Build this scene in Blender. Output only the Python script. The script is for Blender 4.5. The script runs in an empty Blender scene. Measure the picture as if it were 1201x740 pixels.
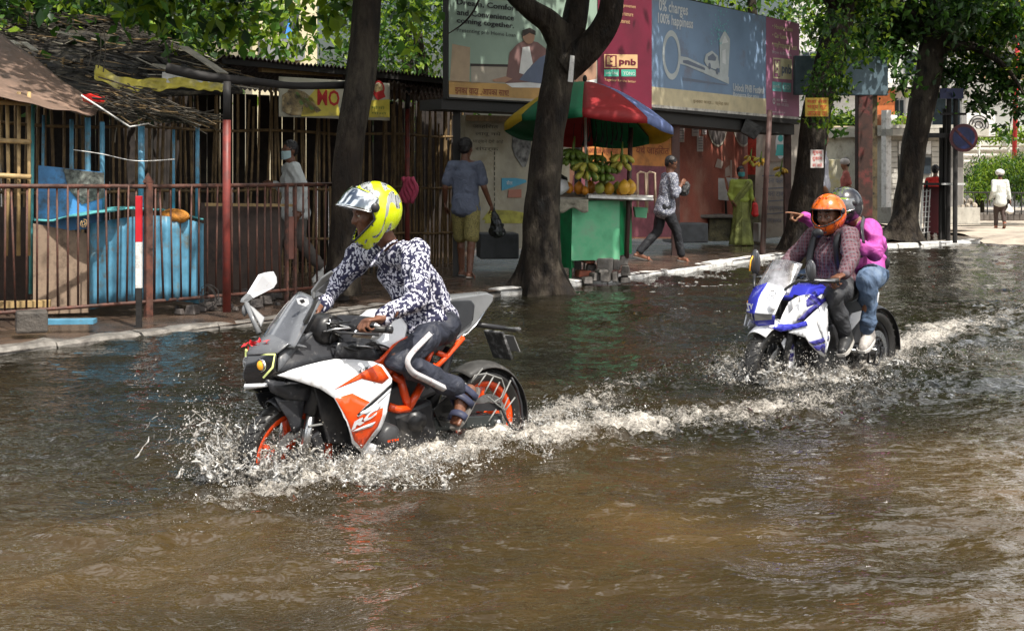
import bpy, bmesh, math, random
import numpy as np
from mathutils import Vector, Matrix, noise
from math import sin, cos, pi, radians, sqrt, atan2

scene = bpy.context.scene
COL = scene.collection
# ------------------------------------------------------------------ camera, world, sun
F, CX, HY, HC = 1500.0, 600.5, 210.0, 1.42      # focal length and principal point in photo pixels, eye height
cam_data = bpy.data.cameras.new('camera')
cam = bpy.data.objects.new('camera', cam_data); COL.objects.link(cam)
cam.location = (0, 0, HC); cam.rotation_euler = (radians(90), 0, 0)
cam_data.sensor_width = 36; cam_data.lens = 36 * F / 1201.0
cam_data.shift_y = -160.0 / 1201.0
cam_data.clip_start = 0.05; cam_data.clip_end = 2000
scene.camera = cam
SUN = Vector((0.30, -0.42, 0.86)).normalized()
world = bpy.data.worlds.new('World'); scene.world = world; world.use_nodes = True
wn = world.node_tree.nodes; wl = world.node_tree.links
bg = wn['Background']; sky = wn.new('ShaderNodeTexSky'); sky.sky_type = 'NISHITA'; sky.sun_disc = False
sky.sun_elevation = math.asin(SUN.z); sky.sun_rotation = atan2(SUN.x, SUN.y)
sky.air_density = 1.4; sky.dust_density = 6.0; sky.ozone_density = 1.0
wtc = wn.new('ShaderNodeTexCoord'); wno = wn.new('ShaderNodeTexNoise'); wno.inputs['Scale'].default_value = 2.2; wno.inputs['Detail'].default_value = 8; wl.new(wtc.outputs['Generated'], wno.inputs[0])
wr = wn.new('ShaderNodeValToRGB'); wr.color_ramp.elements[0].position = .49; wr.color_ramp.elements[1].position = .60; wl.new(wno.outputs[0], wr.inputs[0])      # unseen broken cloud, added bright for white glints on the water
wmx = wn.new('ShaderNodeMix'); wmx.data_type = 'RGBA'; wl.new(wr.outputs[0], wmx.inputs[0]); wl.new(sky.outputs[0], wmx.inputs[6]); wmx.inputs[7].default_value = (24, 24.5, 25, 1)
wl.new(wmx.outputs[2], bg.inputs[0]); bg.inputs[1].default_value = 0.075
sl = bpy.data.lights.new('sun', 'SUN'); sl.energy = 5.0; sl.angle = radians(0.6); sl.color = (1, 0.955, 0.88)
so = bpy.data.objects.new('sun', sl); COL.objects.link(so); so.location = (5, -5, 30)
so.rotation_euler = SUN.to_track_quat('Z', 'Y').to_euler()
scene.view_settings.view_transform = 'Standard'; scene.view_settings.look = 'None'
scene.view_settings.exposure = 0.38; scene.view_settings.gamma = 1
scene.cycles.max_bounces = 6; scene.cycles.transparent_max_bounces = 8
scene.cycles.caustics_reflective = False; scene.cycles.caustics_refractive = False

rnd = random.Random(7)
def V(*a): return Vector(a)
def W(px, py, d): return Vector(((px - CX) * d / F, d, HC - (py - HY) * d / F))      # surveyed point: photo pixel at depth d metres
def WG(px, py, z=0.0): return W(px, py, (HC - z) * F / (py - HY))                     # point of the plane at height z

# ------------------------------------------------------------------ materials
MATS = {}
def nd(nt, t, **kw):
    n = nt.nodes.new(t)
    for k, v in kw.items():
        if k in n.inputs: n.inputs[k].default_value = v
        else: setattr(n, k, v)
    return n
def rgba(c): return (c[0], c[1], c[2], 1)
def ramp(nt, src, stops, interp='LINEAR'):
    r = nt.nodes.new('ShaderNodeValToRGB'); r.color_ramp.interpolation = interp
    e = r.color_ramp.elements
    while len(e) < len(stops): e.new(0.5)
    for i, (p, c) in enumerate(stops):
        e[i].position = p; e[i].color = rgba(c) if hasattr(c, '__len__') else (c, c, c, 1)
    nt.links.new(src, r.inputs[0]); return r
def mixc(nt, fac, a, b, blend='MIX'):
    m = nt.nodes.new('ShaderNodeMix'); m.data_type = 'RGBA'; m.blend_type = blend
    for s, v in ((m.inputs[0], fac), (m.inputs[6], a), (m.inputs[7], b)):
        if isinstance(v, (int, float)): s.default_value = v if s == m.inputs[0] else (v, v, v, 1)
        elif isinstance(v, (tuple, list)): s.default_value = rgba(v)
        else: nt.links.new(v, s)
    return m.outputs[2]
def M(name, col=(.5, .5, .5), rough=.6, metal=0.0, var=.18, scale=6.0, dirt=None, damt=.5, dscale=3.0, bump=0.0, bscale=40.0,
      coat=0.0, wrinkle=0.0, trans=0.0, ior=1.45, spec=.5, sss=0, stretch=(1, 1, 1), alpha=1, emit=None, rvar=.15, transl=0.0):
    if name in MATS: return MATS[name]
    m = bpy.data.materials.new(name); m.use_nodes = True; nt = m.node_tree; L = nt.links
    b = nt.nodes['Principled BSDF']; MATS[name] = m
    tc = nd(nt, 'ShaderNodeTexCoord'); mp = nd(nt, 'ShaderNodeMapping'); mp.inputs['Scale'].default_value = stretch
    L.new(tc.outputs['Object'], mp.inputs[0])
    n = nd(nt, 'ShaderNodeTexNoise', Scale=scale, Detail=6.0, Roughness=.6); L.new(mp.outputs[0], n.inputs[0])
    lo = tuple(max(0, c * (1 - var * 1.6)) for c in col); hi = tuple(min(1, c * (1 + var * 1.3)) for c in col)
    r = ramp(nt, n.outputs[0], [(.3, lo), (.5, col), (.72, hi)])
    out = r.outputs[0]
    if dirt:
        n2 = nd(nt, 'ShaderNodeTexNoise', Scale=dscale, Detail=9.0, Roughness=.7); L.new(mp.outputs[0], n2.inputs[0])
        r2 = ramp(nt, n2.outputs[0], [(.62 - .35 * damt, 0.0), (.72 - .15 * damt, 1.0)])
        out = mixc(nt, r2.outputs[0], out, dirt)
    L.new(out, b.inputs['Base Color'])
    rr = ramp(nt, n.outputs[0], [(.3, max(.02, rough - rvar * rough)), (.7, min(1, rough + rvar * rough))]); L.new(rr.outputs[0], b.inputs['Roughness'])
    b.inputs['Metallic'].default_value = metal; b.inputs['IOR'].default_value = ior
    b.inputs['Specular IOR Level'].default_value = spec
    b.inputs['Coat Weight'].default_value = coat; b.inputs['Coat Roughness'].default_value = .06
    b.inputs['Transmission Weight'].default_value = trans; b.inputs['Alpha'].default_value = alpha
    if sss: b.inputs['Subsurface Weight'].default_value = sss; b.inputs['Subsurface Radius'].default_value = (.02, .008, .004); b.inputs['Subsurface Scale'].default_value = .3
    if bump:
        n3 = nd(nt, 'ShaderNodeTexNoise', Scale=bscale, Detail=5.0, Roughness=.6); L.new(mp.outputs[0], n3.inputs[0])
        bp = nd(nt, 'ShaderNodeBump', Strength=1.0, Distance=bump); L.new(n3.outputs[0], bp.inputs['Height']); L.new(bp.outputs[0], b.inputs['Normal'])
    if wrinkle:
        n5 = nd(nt, 'ShaderNodeTexNoise', Scale=7.0, Detail=3.0, Distortion=1.8); L.new(mp.outputs[0], n5.inputs[0]); bp2 = nd(nt, 'ShaderNodeBump', Strength=1.0, Distance=wrinkle); L.new(n5.outputs[0], bp2.inputs['Height'])
        if bump: L.new(bp.outputs[0], bp2.inputs['Normal'])
        L.new(bp2.outputs[0], b.inputs['Normal'])
    if emit: b.inputs['Emission Color'].default_value = rgba(emit[0]); b.inputs['Emission Strength'].default_value = emit[1]
    if transl:
        t = nd(nt, 'ShaderNodeBsdfTranslucent'); L.new(out, t.inputs[0]); ms = nd(nt, 'ShaderNodeMixShader'); ms.inputs[0].default_value = transl
        L.new(b.outputs[0], ms.inputs[1]); L.new(t.outputs[0], ms.inputs[2]); L.new(ms.outputs[0], nt.nodes['Material Output'].inputs[0])
    return m
def flat(name, c, rough=.7, **k): return M(name, c, rough, var=.08, **k)

# ------------------------------------------------------------------ mesh building
class MB:
    def __init__(s): s.v = []; s.f = []; s.m = []
    def add(s, vs, fs, mi=0):
        o = len(s.v); s.v += [tuple(p) for p in vs]; s.f += [tuple(i + o for i in f) for f in fs]; s.m += [mi] * len(fs); return s
    def box(s, c, size, R=None, mi=0, taper=1.0):
        hx, hy, hz = size[0] / 2, size[1] / 2, size[2] / 2; R = R or Matrix.Identity(3); c = Vector(c)
        vs = [c + R @ Vector((x * (taper if z > 0 else 1), y * (taper if z > 0 else 1), z)) for z in (-hz, hz) for x, y in ((-hx, -hy), (hx, -hy), (hx, hy), (-hx, hy))]
        return s.add(vs, [(3, 2, 1, 0), (4, 5, 6, 7), (0, 1, 5, 4), (1, 2, 6, 5), (2, 3, 7, 6), (3, 0, 4, 7)], mi)
    def beam(s, a, b, w, h, up=(0, 0, 1), mi=0):
        a = Vector(a); b = Vector(b); d = (b - a); l = d.length; d.normalize(); u = Vector(up)
        if abs(d.dot(u)) > .98: u = Vector((0, 1, 0))
        x = d.cross(u).normalized(); z = x.cross(d)
        R = Matrix((x, d, z)).transposed()
        return s.box((a + b) / 2, (w, l, h), R, mi)
    def tube(s, pts, r, n=8, mi=0, cap=True, flat=1.0, fax=None):
        pts = [Vector(p) for p in pts]; k = len(pts); rs = r if hasattr(r, '__len__') else [r] * k
        vs = []; prev = None
        for i, p in enumerate(pts):
            t = (pts[min(i + 1, k - 1)] - pts[max(i - 1, 0)]).normalized()
            if prev is None:
                a = Vector(fax) if fax is not None else (Vector((0, 0, 1)) if abs(t.z) < .9 else Vector((1, 0, 0)))
            else: a = prev
            a = (a - t * a.dot(t)).normalized(); prev = a; b = t.cross(a)
            for j in range(n):
                an = 2 * pi * j / n; vs.append(p + a * (cos(an) * rs[i] * flat) + b * (sin(an) * rs[i]))
        fs = [(i * n + j, i * n + (j + 1) % n, (i + 1) * n + (j + 1) % n, (i + 1) * n + j) for i in range(k - 1) for j in range(n)]
        if cap: fs += [tuple(range(n - 1, -1, -1)), tuple((k - 1) * n + j for j in range(n))]
        return s.add(vs, fs, mi)
    def sph(s, c, r, nu=12, nv=8, R=None, mi=0):
        c = Vector(c); r = (r, r, r) if not hasattr(r, '__len__') else r; R = R or Matrix.Identity(3)
        vs = [c + R @ Vector((0, 0, r[2]))]
        for i in range(1, nv):
            th = pi * i / nv
            for j in range(nu):
                ph = 2 * pi * j / nu; vs.append(c + R @ Vector((r[0] * sin(th) * cos(ph), r[1] * sin(th) * sin(ph), r[2] * cos(th))))
        vs.append(c + R @ Vector((0, 0, -r[2]))); e = len(vs) - 1
        fs = [(0, 1 + j, 1 + (j + 1) % nu) for j in range(nu)]
        fs += [(1 + i * nu + j, 1 + (i + 1) * nu + j, 1 + (i + 1) * nu + (j + 1) % nu, 1 + i * nu + (j + 1) % nu) for i in range(nv - 2) for j in range(nu)]
        fs += [(e, 1 + (nv - 2) * nu + (j + 1) % nu, 1 + (nv - 2) * nu + j) for j in range(nu)]
        return s.add(vs, fs, mi)
    def lathe(s, prof, c=(0, 0, 0), n=24, R=None, mi=0, close=False):
        c = Vector(c); R = R or Matrix.Identity(3); k = len(prof)
        vs = [c + R @ Vector((r * cos(2 * pi * j / n), r * sin(2 * pi * j / n), z)) for r, z in prof for j in range(n)]
        kk = k if close else k - 1
        fs = [(i * n + j, i * n + (j + 1) % n, ((i + 1) % k) * n + (j + 1) % n, ((i + 1) % k) * n + j) for i in range(kk) for j in range(n)]
        return s.add(vs, fs, mi)
    def poly3(s, pts, off=None, mi=0):
        """flat-ish outline given as 3D points, given thickness by the vector off"""
        pts = [Vector(p) for p in pts]; n = len(pts)
        from mathutils.geometry import tessellate_polygon
        tris = tessellate_polygon([pts])
        if off is None: return s.add(pts, [tuple(t) for t in tris], mi)
        off = Vector(off)
        vs = pts + [p + off for p in pts]
        fs = [tuple(t) for t in tris] + [tuple(i + n for i in reversed(t)) for t in tris]
        fs += [(i, (i + 1) % n, (i + 1) % n + n, i + n) for i in range(n)]
        return s.add(vs, fs, mi)
    def grid(s, fn, nu, nv, mi=0):
        vs = [fn(i / nu, j / nv) for j in range(nv + 1) for i in range(nu + 1)]
        fs = [(j * (nu + 1) + i, j * (nu + 1) + i + 1, (j + 1) * (nu + 1) + i + 1, (j + 1) * (nu + 1) + i) for j in range(nv) for i in range(nu)]
        return s.add(vs, fs, mi)
def tag(o, label=None, cat=None, group=None, kind=None):
    for k, v in (('label', label), ('category', cat), ('group', group), ('kind', kind)):
        if v: o[k] = v
    return o
def mkmesh(mb, name='m', smooth=False):
    me = bpy.data.meshes.new(name); me.from_pydata(mb.v, [], mb.f)
    if any(mb.m): me.polygons.foreach_set('material_index', mb.m)
    if smooth: me.shade_smooth()
    me.update(); return me
def fixn(me):
    bm = bmesh.new(); bm.from_mesh(me); bmesh.ops.recalc_face_normals(bm, faces=bm.faces); bm.to_mesh(me); bm.free()
def obj(name, mb, mats, parent=None, smooth=False, bevel=0, world=False, label=None, cat=None, group=None, kind=None, fix=False, solid=0, sub=0, autos=None, wmat=None):
    me = mb if isinstance(mb, bpy.types.Mesh) else mkmesh(mb, name, smooth)
    if fix: fixn(me)
    for m in (mats if isinstance(mats, (list, tuple)) else [mats]): me.materials.append(m)
    o = bpy.data.objects.new(name, me); COL.objects.link(o)
    if world and parent is not None:
        r = parent
        mat = Matrix.Identity(4)
        while r is not None: mat = r.matrix_basis @ mat; r = r.parent
        me.transform(mat.inverted())
    if parent is not None: o.parent = parent
    if solid: md = o.modifiers.new('solid', 'SOLIDIFY'); md.thickness = solid; md.offset = 0
    if sub: md = o.modifiers.new('sub', 'SUBSURF'); md.levels = sub; md.render_levels = sub
    if bevel: md = o.modifiers.new('bevel', 'BEVEL'); md.width = bevel; md.segments = 2; md.limit_method = 'ANGLE'; md.angle_limit = radians(35)
    if autos: me.shade_smooth(); me.set_sharp_from_angle(angle=radians(autos))
    return tag(o, label, cat, group, kind)
def thing(name, loc, label, cat, group=None, rz=0, kind=None):
    o = bpy.data.objects.new(name, None); COL.objects.link(o); o.location = loc; o.rotation_euler = (0, 0, rz); o.empty_display_size = .2
    return tag(o, label, cat, group, kind)
def dup(root, loc, rz=None, label=None, group=None):
    r = root.copy(); COL.objects.link(r); r.location = loc
    if rz is not None: r.rotation_euler = (0, 0, rz)
    if label: r['label'] = label
    if group: r['group'] = group
    for ch in list(root.children):
        c = ch.copy(); COL.objects.link(c); c.parent = r
        for g in list(ch.children):
            e = g.copy(); COL.objects.link(e); e.parent = c
    return r
def nz(p, s=1.0): return noise.noise(Vector(p) * s)
def fbm(p, s=1.0, o=4): return noise.fractal(Vector(p) * s, 1.0, 2.0, o)
def txt(s, bold=0.0):
    cu = bpy.data.curves.new('t', 'FONT'); cu.body = s; cu.resolution_u = 2; cu.offset = bold
    o = bpy.data.objects.new('t', cu); COL.objects.link(o); dg = bpy.context.evaluated_depsgraph_get()
    me = bpy.data.meshes.new_from_object(o.evaluated_get(dg)); bpy.data.objects.remove(o)
    vs = np.array([v.co[:] for v in me.vertices]) if len(me.vertices) else np.zeros((1, 3)); fs = [tuple(p.vertices) for p in me.polygons]
    return vs, fs
def text_on(mb, s, fn, x, y, w, h, mi=0, bold=0.0, slant=0):
    """flat lettering filling the box (x,y,w,h) of the print surface fn(x,y)->3D"""
    vs, fs = txt(s, bold); lo = vs.min(0); hi = vs.max(0); e = hi - lo; e[e == 0] = 1
    mb.add([fn(x + (p[0] - lo[0]) / e[0] * w + slant * (p[1] - lo[1]) / e[1] * h, y + (p[1] - lo[1]) / e[1] * h) for p in vs], fs, mi)
def smooth_path(pts, n=6):
    pts = [Vector(p) for p in pts]; out = []
    for i in range(len(pts) - 1):
        p0 = pts[max(i - 1, 0)]; p1 = pts[i]; p2 = pts[i + 1]; p3 = pts[min(i + 2, len(pts) - 1)]
        for k in range(n):
            t = k / n
            out.append(.5 * ((2 * p1) + (p2 - p0) * t + (2 * p0 - 5 * p1 + 4 * p2 - p3) * t * t + (3 * p1 - p0 - 3 * p2 + p3) * t ** 3))
    out.append(pts[-1]); return out

def ORD(k): return ('first second third fourth fifth sixth seventh eighth ninth tenth eleventh twelfth thirteenth fourteenth fifteenth sixteenth seventeenth eighteenth nineteenth twentieth twenty-first twenty-second twenty-third twenty-fourth twenty-fifth twenty-sixth').split()[k]
# ------------------------------------------------------------------ ground, pavement, kerb
KERB = [V(-12, .9), V(-8, 5.5), V(-4.1, 10.24), V(-2.5, 12.3), V(0, 15.5), V(1.82, 18.2), V(5.15, 23.4), V(7.5, 25.9), V(10.2, 28.0), V(10.75, 29.2)]
mud_shade = M('flooded_asphalt', (.05, .045, .04), .9, bump=.01)
g = MB().grid(lambda u, v: ((u - .5) * 1200, (v - .4) * 1200, -.16), 8, 8); obj('ground', g, mud_shade, kind='structure')
pave_m = M('wet_pavement', (.085, .056, .040), .22, var=.35, scale=1.6, dirt=(.055, .045, .038), damt=.55, dscale=1.3, bump=.006, bscale=14, rvar=.7)
bed = M('road_bed', (.06, .05, .045), .9)
mb = MB(); mb.add([(-14, -10, -.15), (32, -10, -.15), (32, 30, -.15), (-14, 30, -.15)], [(0, 1, 2, 3)]); obj('road', mb, bed, kind='structure')
# pavement: sheet between the kerb line and a line far behind it
def pv(u, v):
    k = u * (len(KERB) - 1); i = min(int(k), len(KERB) - 2); p = KERB[i].lerp(KERB[i + 1], k - i)
    q = V(-26 + 60 * u, 60) if u < 1 else V(34, 60)
    x = p.lerp(q, v ** 1.8)
    z = .075 + .02 * fbm((x.x * .5, x.y * .5, 0)) + .03 * min(1, v * 4)
    if x.x < -1.2 and v < .2: z -= .045 * min(1, (-1.2 - x.x))
    return (x.x, x.y, z)
obj('pavement', MB().grid(pv, 120, 40), pave_m, kind='structure', smooth=True)
sand_m = M('sandy_side_road', (.42, .36, .29), .85, var=.25, scale=1.2, dirt=(.2, .17, .14), damt=.4, dscale=1.1, bump=.012, bscale=9)
def sr(u, v):
    x = 10.4 + 22 * u; y0 = 28.2 - 3.0 * min(1, u * 8) + .5 * nz((x, 0, 3)); y = y0 + 32 * v ** 2
    return (x, y, -.05 + .2 * min(1, v * 5) + .02 * fbm((x, y, 1)))
obj('side_road', MB().grid(sr, 60, 40), sand_m, kind='structure', smooth=True)
kw = M('painted_kerb_white', (.74, .73, .70), .5, var=.12, dirt=(.3, .28, .25), damt=.35, dscale=6, bump=.004)
kg = M('bare_kerb_concrete', (.20, .185, .165), .45, var=.35, dirt=(.1, .09, .08), damt=.55, dscale=7, bump=.012, bscale=25)
kerb = thing('kerb', KERB[0].to_3d(), None, None, kind='structure')
def along(pts, step):
    out = [pts[0].copy()]; acc = 0
    for i in range(len(pts) - 1):
        a, b = pts[i], pts[i + 1]; l = (b - a).length; t = step - acc
        while t <= l: out.append(a.lerp(b, t / l)); t += step
        acc = l - (t - step)
    return out
KP = along(KERB, .85)
for i in range(len(KP) - 1):
    a, b = KP[i], KP[i + 1]; d = (b - a).normalized(); n = V(-d.y, d.x)
    top = .085 + rnd.uniform(-.012, .012); w = .2
    if a.x < -.3: top -= .025
    m = MB(); c = (a + b) / 2 + n * (w / 2 + rnd.uniform(-.012, .012))
    ang = atan2(d.y, d.x) + rnd.uniform(-.02, .02); L = (b - a).length - .012
    R = Matrix.Rotation(ang, 3, 'Z'); nu, nv = 8, 5
    prof = [(-w / 2, -.15), (-w / 2, top - .03), (-w / 2 + .03, top), (w / 2 - .02, top + .005), (w / 2, top - .02), (w / 2, -.05)]
    vs = []; 
    for s in range(nu + 1):
        for (q, z) in prof:
            x = (s / nu - .5) * L; p = V(c.x, c.y, 0) + R @ V(x, q, 0)
            am = .02 if a.x < -.3 else .01
            vs.append((p.x + am * nz((p.x * 4, p.y * 4, z * 9)), p.y + am * nz((p.x * 4, p.y * 4, 5 + z * 9)), z + (am * 1.2 * nz((p.x * 6, p.y * 6, 9)) if z > 0 else 0)))
    k = len(prof); fs = [(s * k + j, (s + 1) * k + j, (s + 1) * k + j + 1, s * k + j + 1) for s in range(nu) for j in range(k - 1)]
    fs += [tuple(range(k)), tuple(nu * k + j for j in reversed(range(k)))]
    m.add(vs, fs); obj('kerb_stone', m, kw if a.x > -.15 else kg, kerb, world=True, smooth=False)

# ------------------------------------------------------------------ water sheet
def lat(ix, iy, seed):
    h = (ix.astype(np.int64) * 374761393 + iy.astype(np.int64) * 668265263 + seed * 974711) & 0xffffffff
    h = ((h ^ (h >> 13)) * 1274126177) & 0xffffffff; h = h ^ (h >> 16); return (h & 0xffff) / 32767.5 - 1
def vn(x, y, seed=0):
    ix = np.floor(x); iy = np.floor(y); fx = x - ix; fy = y - iy; fx = fx * fx * (3 - 2 * fx); fy = fy * fy * (3 - 2 * fy)
    a = lat(ix, iy, seed); b = lat(ix + 1, iy, seed); c = lat(ix, iy + 1, seed); d = lat(ix + 1, iy + 1, seed)
    return (a * (1 - fx) + b * fx) * (1 - fy) + (c * (1 - fx) + d * fx) * fy
def vf(x, y, o=4, seed=0, g=.5):
    r = 0; a = 1
    for i in range(o): r = r + a * vn(x * 2 ** i + 17 * i, y * 2 ** i, seed + i); a *= g
    return r
# wake paths in plan: (points, half width, foam strength)
P1 = [V(-1.22, 5.55), V(-1.0, 5.8), V(-.55, 6.35), V(-.1, 6.85), V(.25, 7.0), V(.9, 7.35), V(1.7, 7.9), V(2.4, 8.6), V(3.0, 9.4)]
P2 = [V(1.75, 8.55), V(2.0, 8.85), V(2.7, 9.9), V(3.4, 10.9), V(4.4, 12.4), V(6, 14.4)]
P3 = [V(-.1, 6.9), V(.35, 7.7), V(.9, 8.8), V(1.3, 9.8)]      # far arm of the first wake
P4 = [V(1.8, 8.6), V(1.6, 9.3), V(1.9, 10.4), V(2.2, 11.3)]
def pdist(X, Y, P):
    best = np.full(X.shape, 1e9); par = np.zeros(X.shape); L = 0
    for a, b in zip(P[:-1], P[1:]):
        ex, ey = b.x - a.x, b.y - a.y; ll = ex * ex + ey * ey
        t = np.clip(((X - a.x) * ex + (Y - a.y) * ey) / ll, 0, 1); d = np.hypot(X - a.x - t * ex, Y - a.y - t * ey)
        m = d < best; best = np.where(m, d, best); par = np.where(m, L + t * sqrt(ll), par); L += sqrt(ll)
    return best, par / L
def axis(segs):
    out = []
    for a, b, s in segs: out += list(np.arange(a, b - s * .5, s))
    return np.array(out + [segs[-1][1]])
xs = axis([(-60, -12, 4), (-12, -3, .12), (-3, 3.6, .020), (3.6, 8, .04), (8, 15, .12), (15, 60, 4)])
ys = axis([(-12, 1.5, 1.5), (1.5, 2.6, .06), (2.6, 9, .0175), (9, 16, .05), (16, 31, .12), (31, 60, 3)])
X, Y = np.meshgrid(xs, ys)
wx = X + .12 * vf(X * 1.1, Y * 1.1, 2, 50); wy = Y + .16 * vf(X * .9, Y * .9, 2, 60)
H = .026 * vn(wx * .8 + .3 * wy, wy * 1.5, 1) + .022 * vn(wx * 1.6 + wy * .6, wy * 3.2, 2) + .019 * (1 - 2 * np.abs(vn(wx * 2.6 - wy * 1.0, wy * 5.2, 3))) * (.5 + .5 * vn(wx * .6, wy * .8, 9))
H += (.0075 * vn(wx * 6 + 2 * wy, wy * 12, 4) + .0055 * vn(wx * 10 - 3 * wy, wy * 19, 6)) * (.75 + .6 * vn(wx * .9, wy * 1.3, 12)) + .0105 * (.5 - np.abs(vn(wx * 7.5 + wy * 2, wy * 15, 15))) * (.7 + .5 * vn(wx * 1.3, wy * 2, 16)) + .0016 * vn(wx * 16, wy * 30, 5)
foam = np.zeros(X.shape); churn = np.zeros(X.shape)
for P, w0, w1, st in ((P1, .34, .50, .92), (P2, .30, .75, .9), (P3, .16, .40, .6), (P4, .25, .45, .6)):
    d, t = pdist(X, Y, P); d = d + .10 * vf(X * 4, Y * 4, 3, 70); w = w0 + (w1 - w0) * t
    k = np.clip(1 - d / w, 0, 1); fade = ((1 - t) ** .5 * st + .12) * np.clip(.55 + t * 4, 0, 1)
    foam = np.maximum(foam, k ** .55 * np.clip(fade, 0, 1)); churn = np.maximum(churn, np.clip(1 - d / (w * 1.25), 0, 1) ** .7 * np.clip(fade + .1, 0, 1))
# bow waves riding on the near side of the first bike, swelling out toward the camera
for (ax, ay, bx, by, A, lam) in ((-1.2, 5.35, 2.6, 7.0, .030, .30), (-1.5, 4.9, 2.9, 6.3, .022, .36)):
    ex, ey = bx - ax, by - ay; ll = sqrt(ex * ex + ey * ey); s = ((X - ax) * ex + (Y - ay) * ey) / ll; q = ((X - ax) * -ey + (Y - ay) * ex) / ll
    q = q + .10 * np.sin(s * 2.1) + .1 * vf(X * .8, Y * .8, 2, 90); env = np.exp(-(q / lam) ** 2) * np.clip((s + .6) / .8, 0, 1) * np.clip((ll + .5 - s) / 1.2, 0, 1)
    H += A * env * (1 + .3 * vf(X * 2, Y * 2, 2, 95))
cr = np.abs(vf(X * 5, Y * 7, 5, 20, .62)); H += churn * (.055 * (1 - cr) + .040 * vf(X * 13, Y * 16, 3, 25, .6) + .004)
# hump of brown water thrown up behind the first bike
hd = np.hypot((X - .52) / .22, (Y - 6.95) / .15); H += .085 * np.exp(-hd ** 2 * 1.2) * (.7 + .6 * vf(X * 9, Y * 9, 3, 33))
# scattered foam flecks over the right-hand water
fl = np.clip(vf(X * .7, Y * 1.6, 3, 41) - .05, 0, 1) * np.clip((X - .5 * Y + 3.2) / 3, 0, 1) * (Y > 3)
foam = np.clip(foam + .42 * fl * (foam < .2) * np.clip((Y - 4) / 4, .25, 1), 0, 1)
near = np.clip((Y - 1.5) / 1.0, 0, 1); H *= near
lakev = np.column_stack([X.ravel(), Y.ravel(), H.ravel()])
ny, nx = X.shape; idx = np.arange(nx * ny).reshape(ny, nx)
quads = np.column_stack([idx[:-1, :-1].ravel(), idx[:-1, 1:].ravel(), idx[1:, 1:].ravel(), idx[1:, :-1].ravel()])
me = bpy.data.meshes.new('water'); me.vertices.add(nx * ny); me.vertices.foreach_set('co', lakev.ravel())
me.loops.add(quads.size); me.loops.foreach_set('vertex_index', quads.ravel().astype(np.int32))
me.polygons.add(len(quads)); me.polygons.foreach_set('loop_start', np.arange(0, quads.size, 4, dtype=np.int32)); me.polygons.foreach_set('loop_total', np.full(len(quads), 4, dtype=np.int32))
me.update(calc_edges=True); me.shade_smooth()
mud_shade = np.clip((7.6 + .42 * X - Y) / 3.4 + .45 * vf(X * .45, Y * .9, 3, 77), 0, 1); mud_shade = mud_shade * mud_shade * (3 - 2 * mud_shade)  # brown mud nearby; distant water painted darker in place of grazing reflection
at = me.attributes.new('mud_shade', 'FLOAT', 'POINT'); at.data.foreach_set('value', mud_shade.ravel().astype(np.float32))
at = me.attributes.new('foam', 'FLOAT', 'POINT'); at.data.foreach_set('value', foam.ravel().astype(np.float32))
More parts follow.
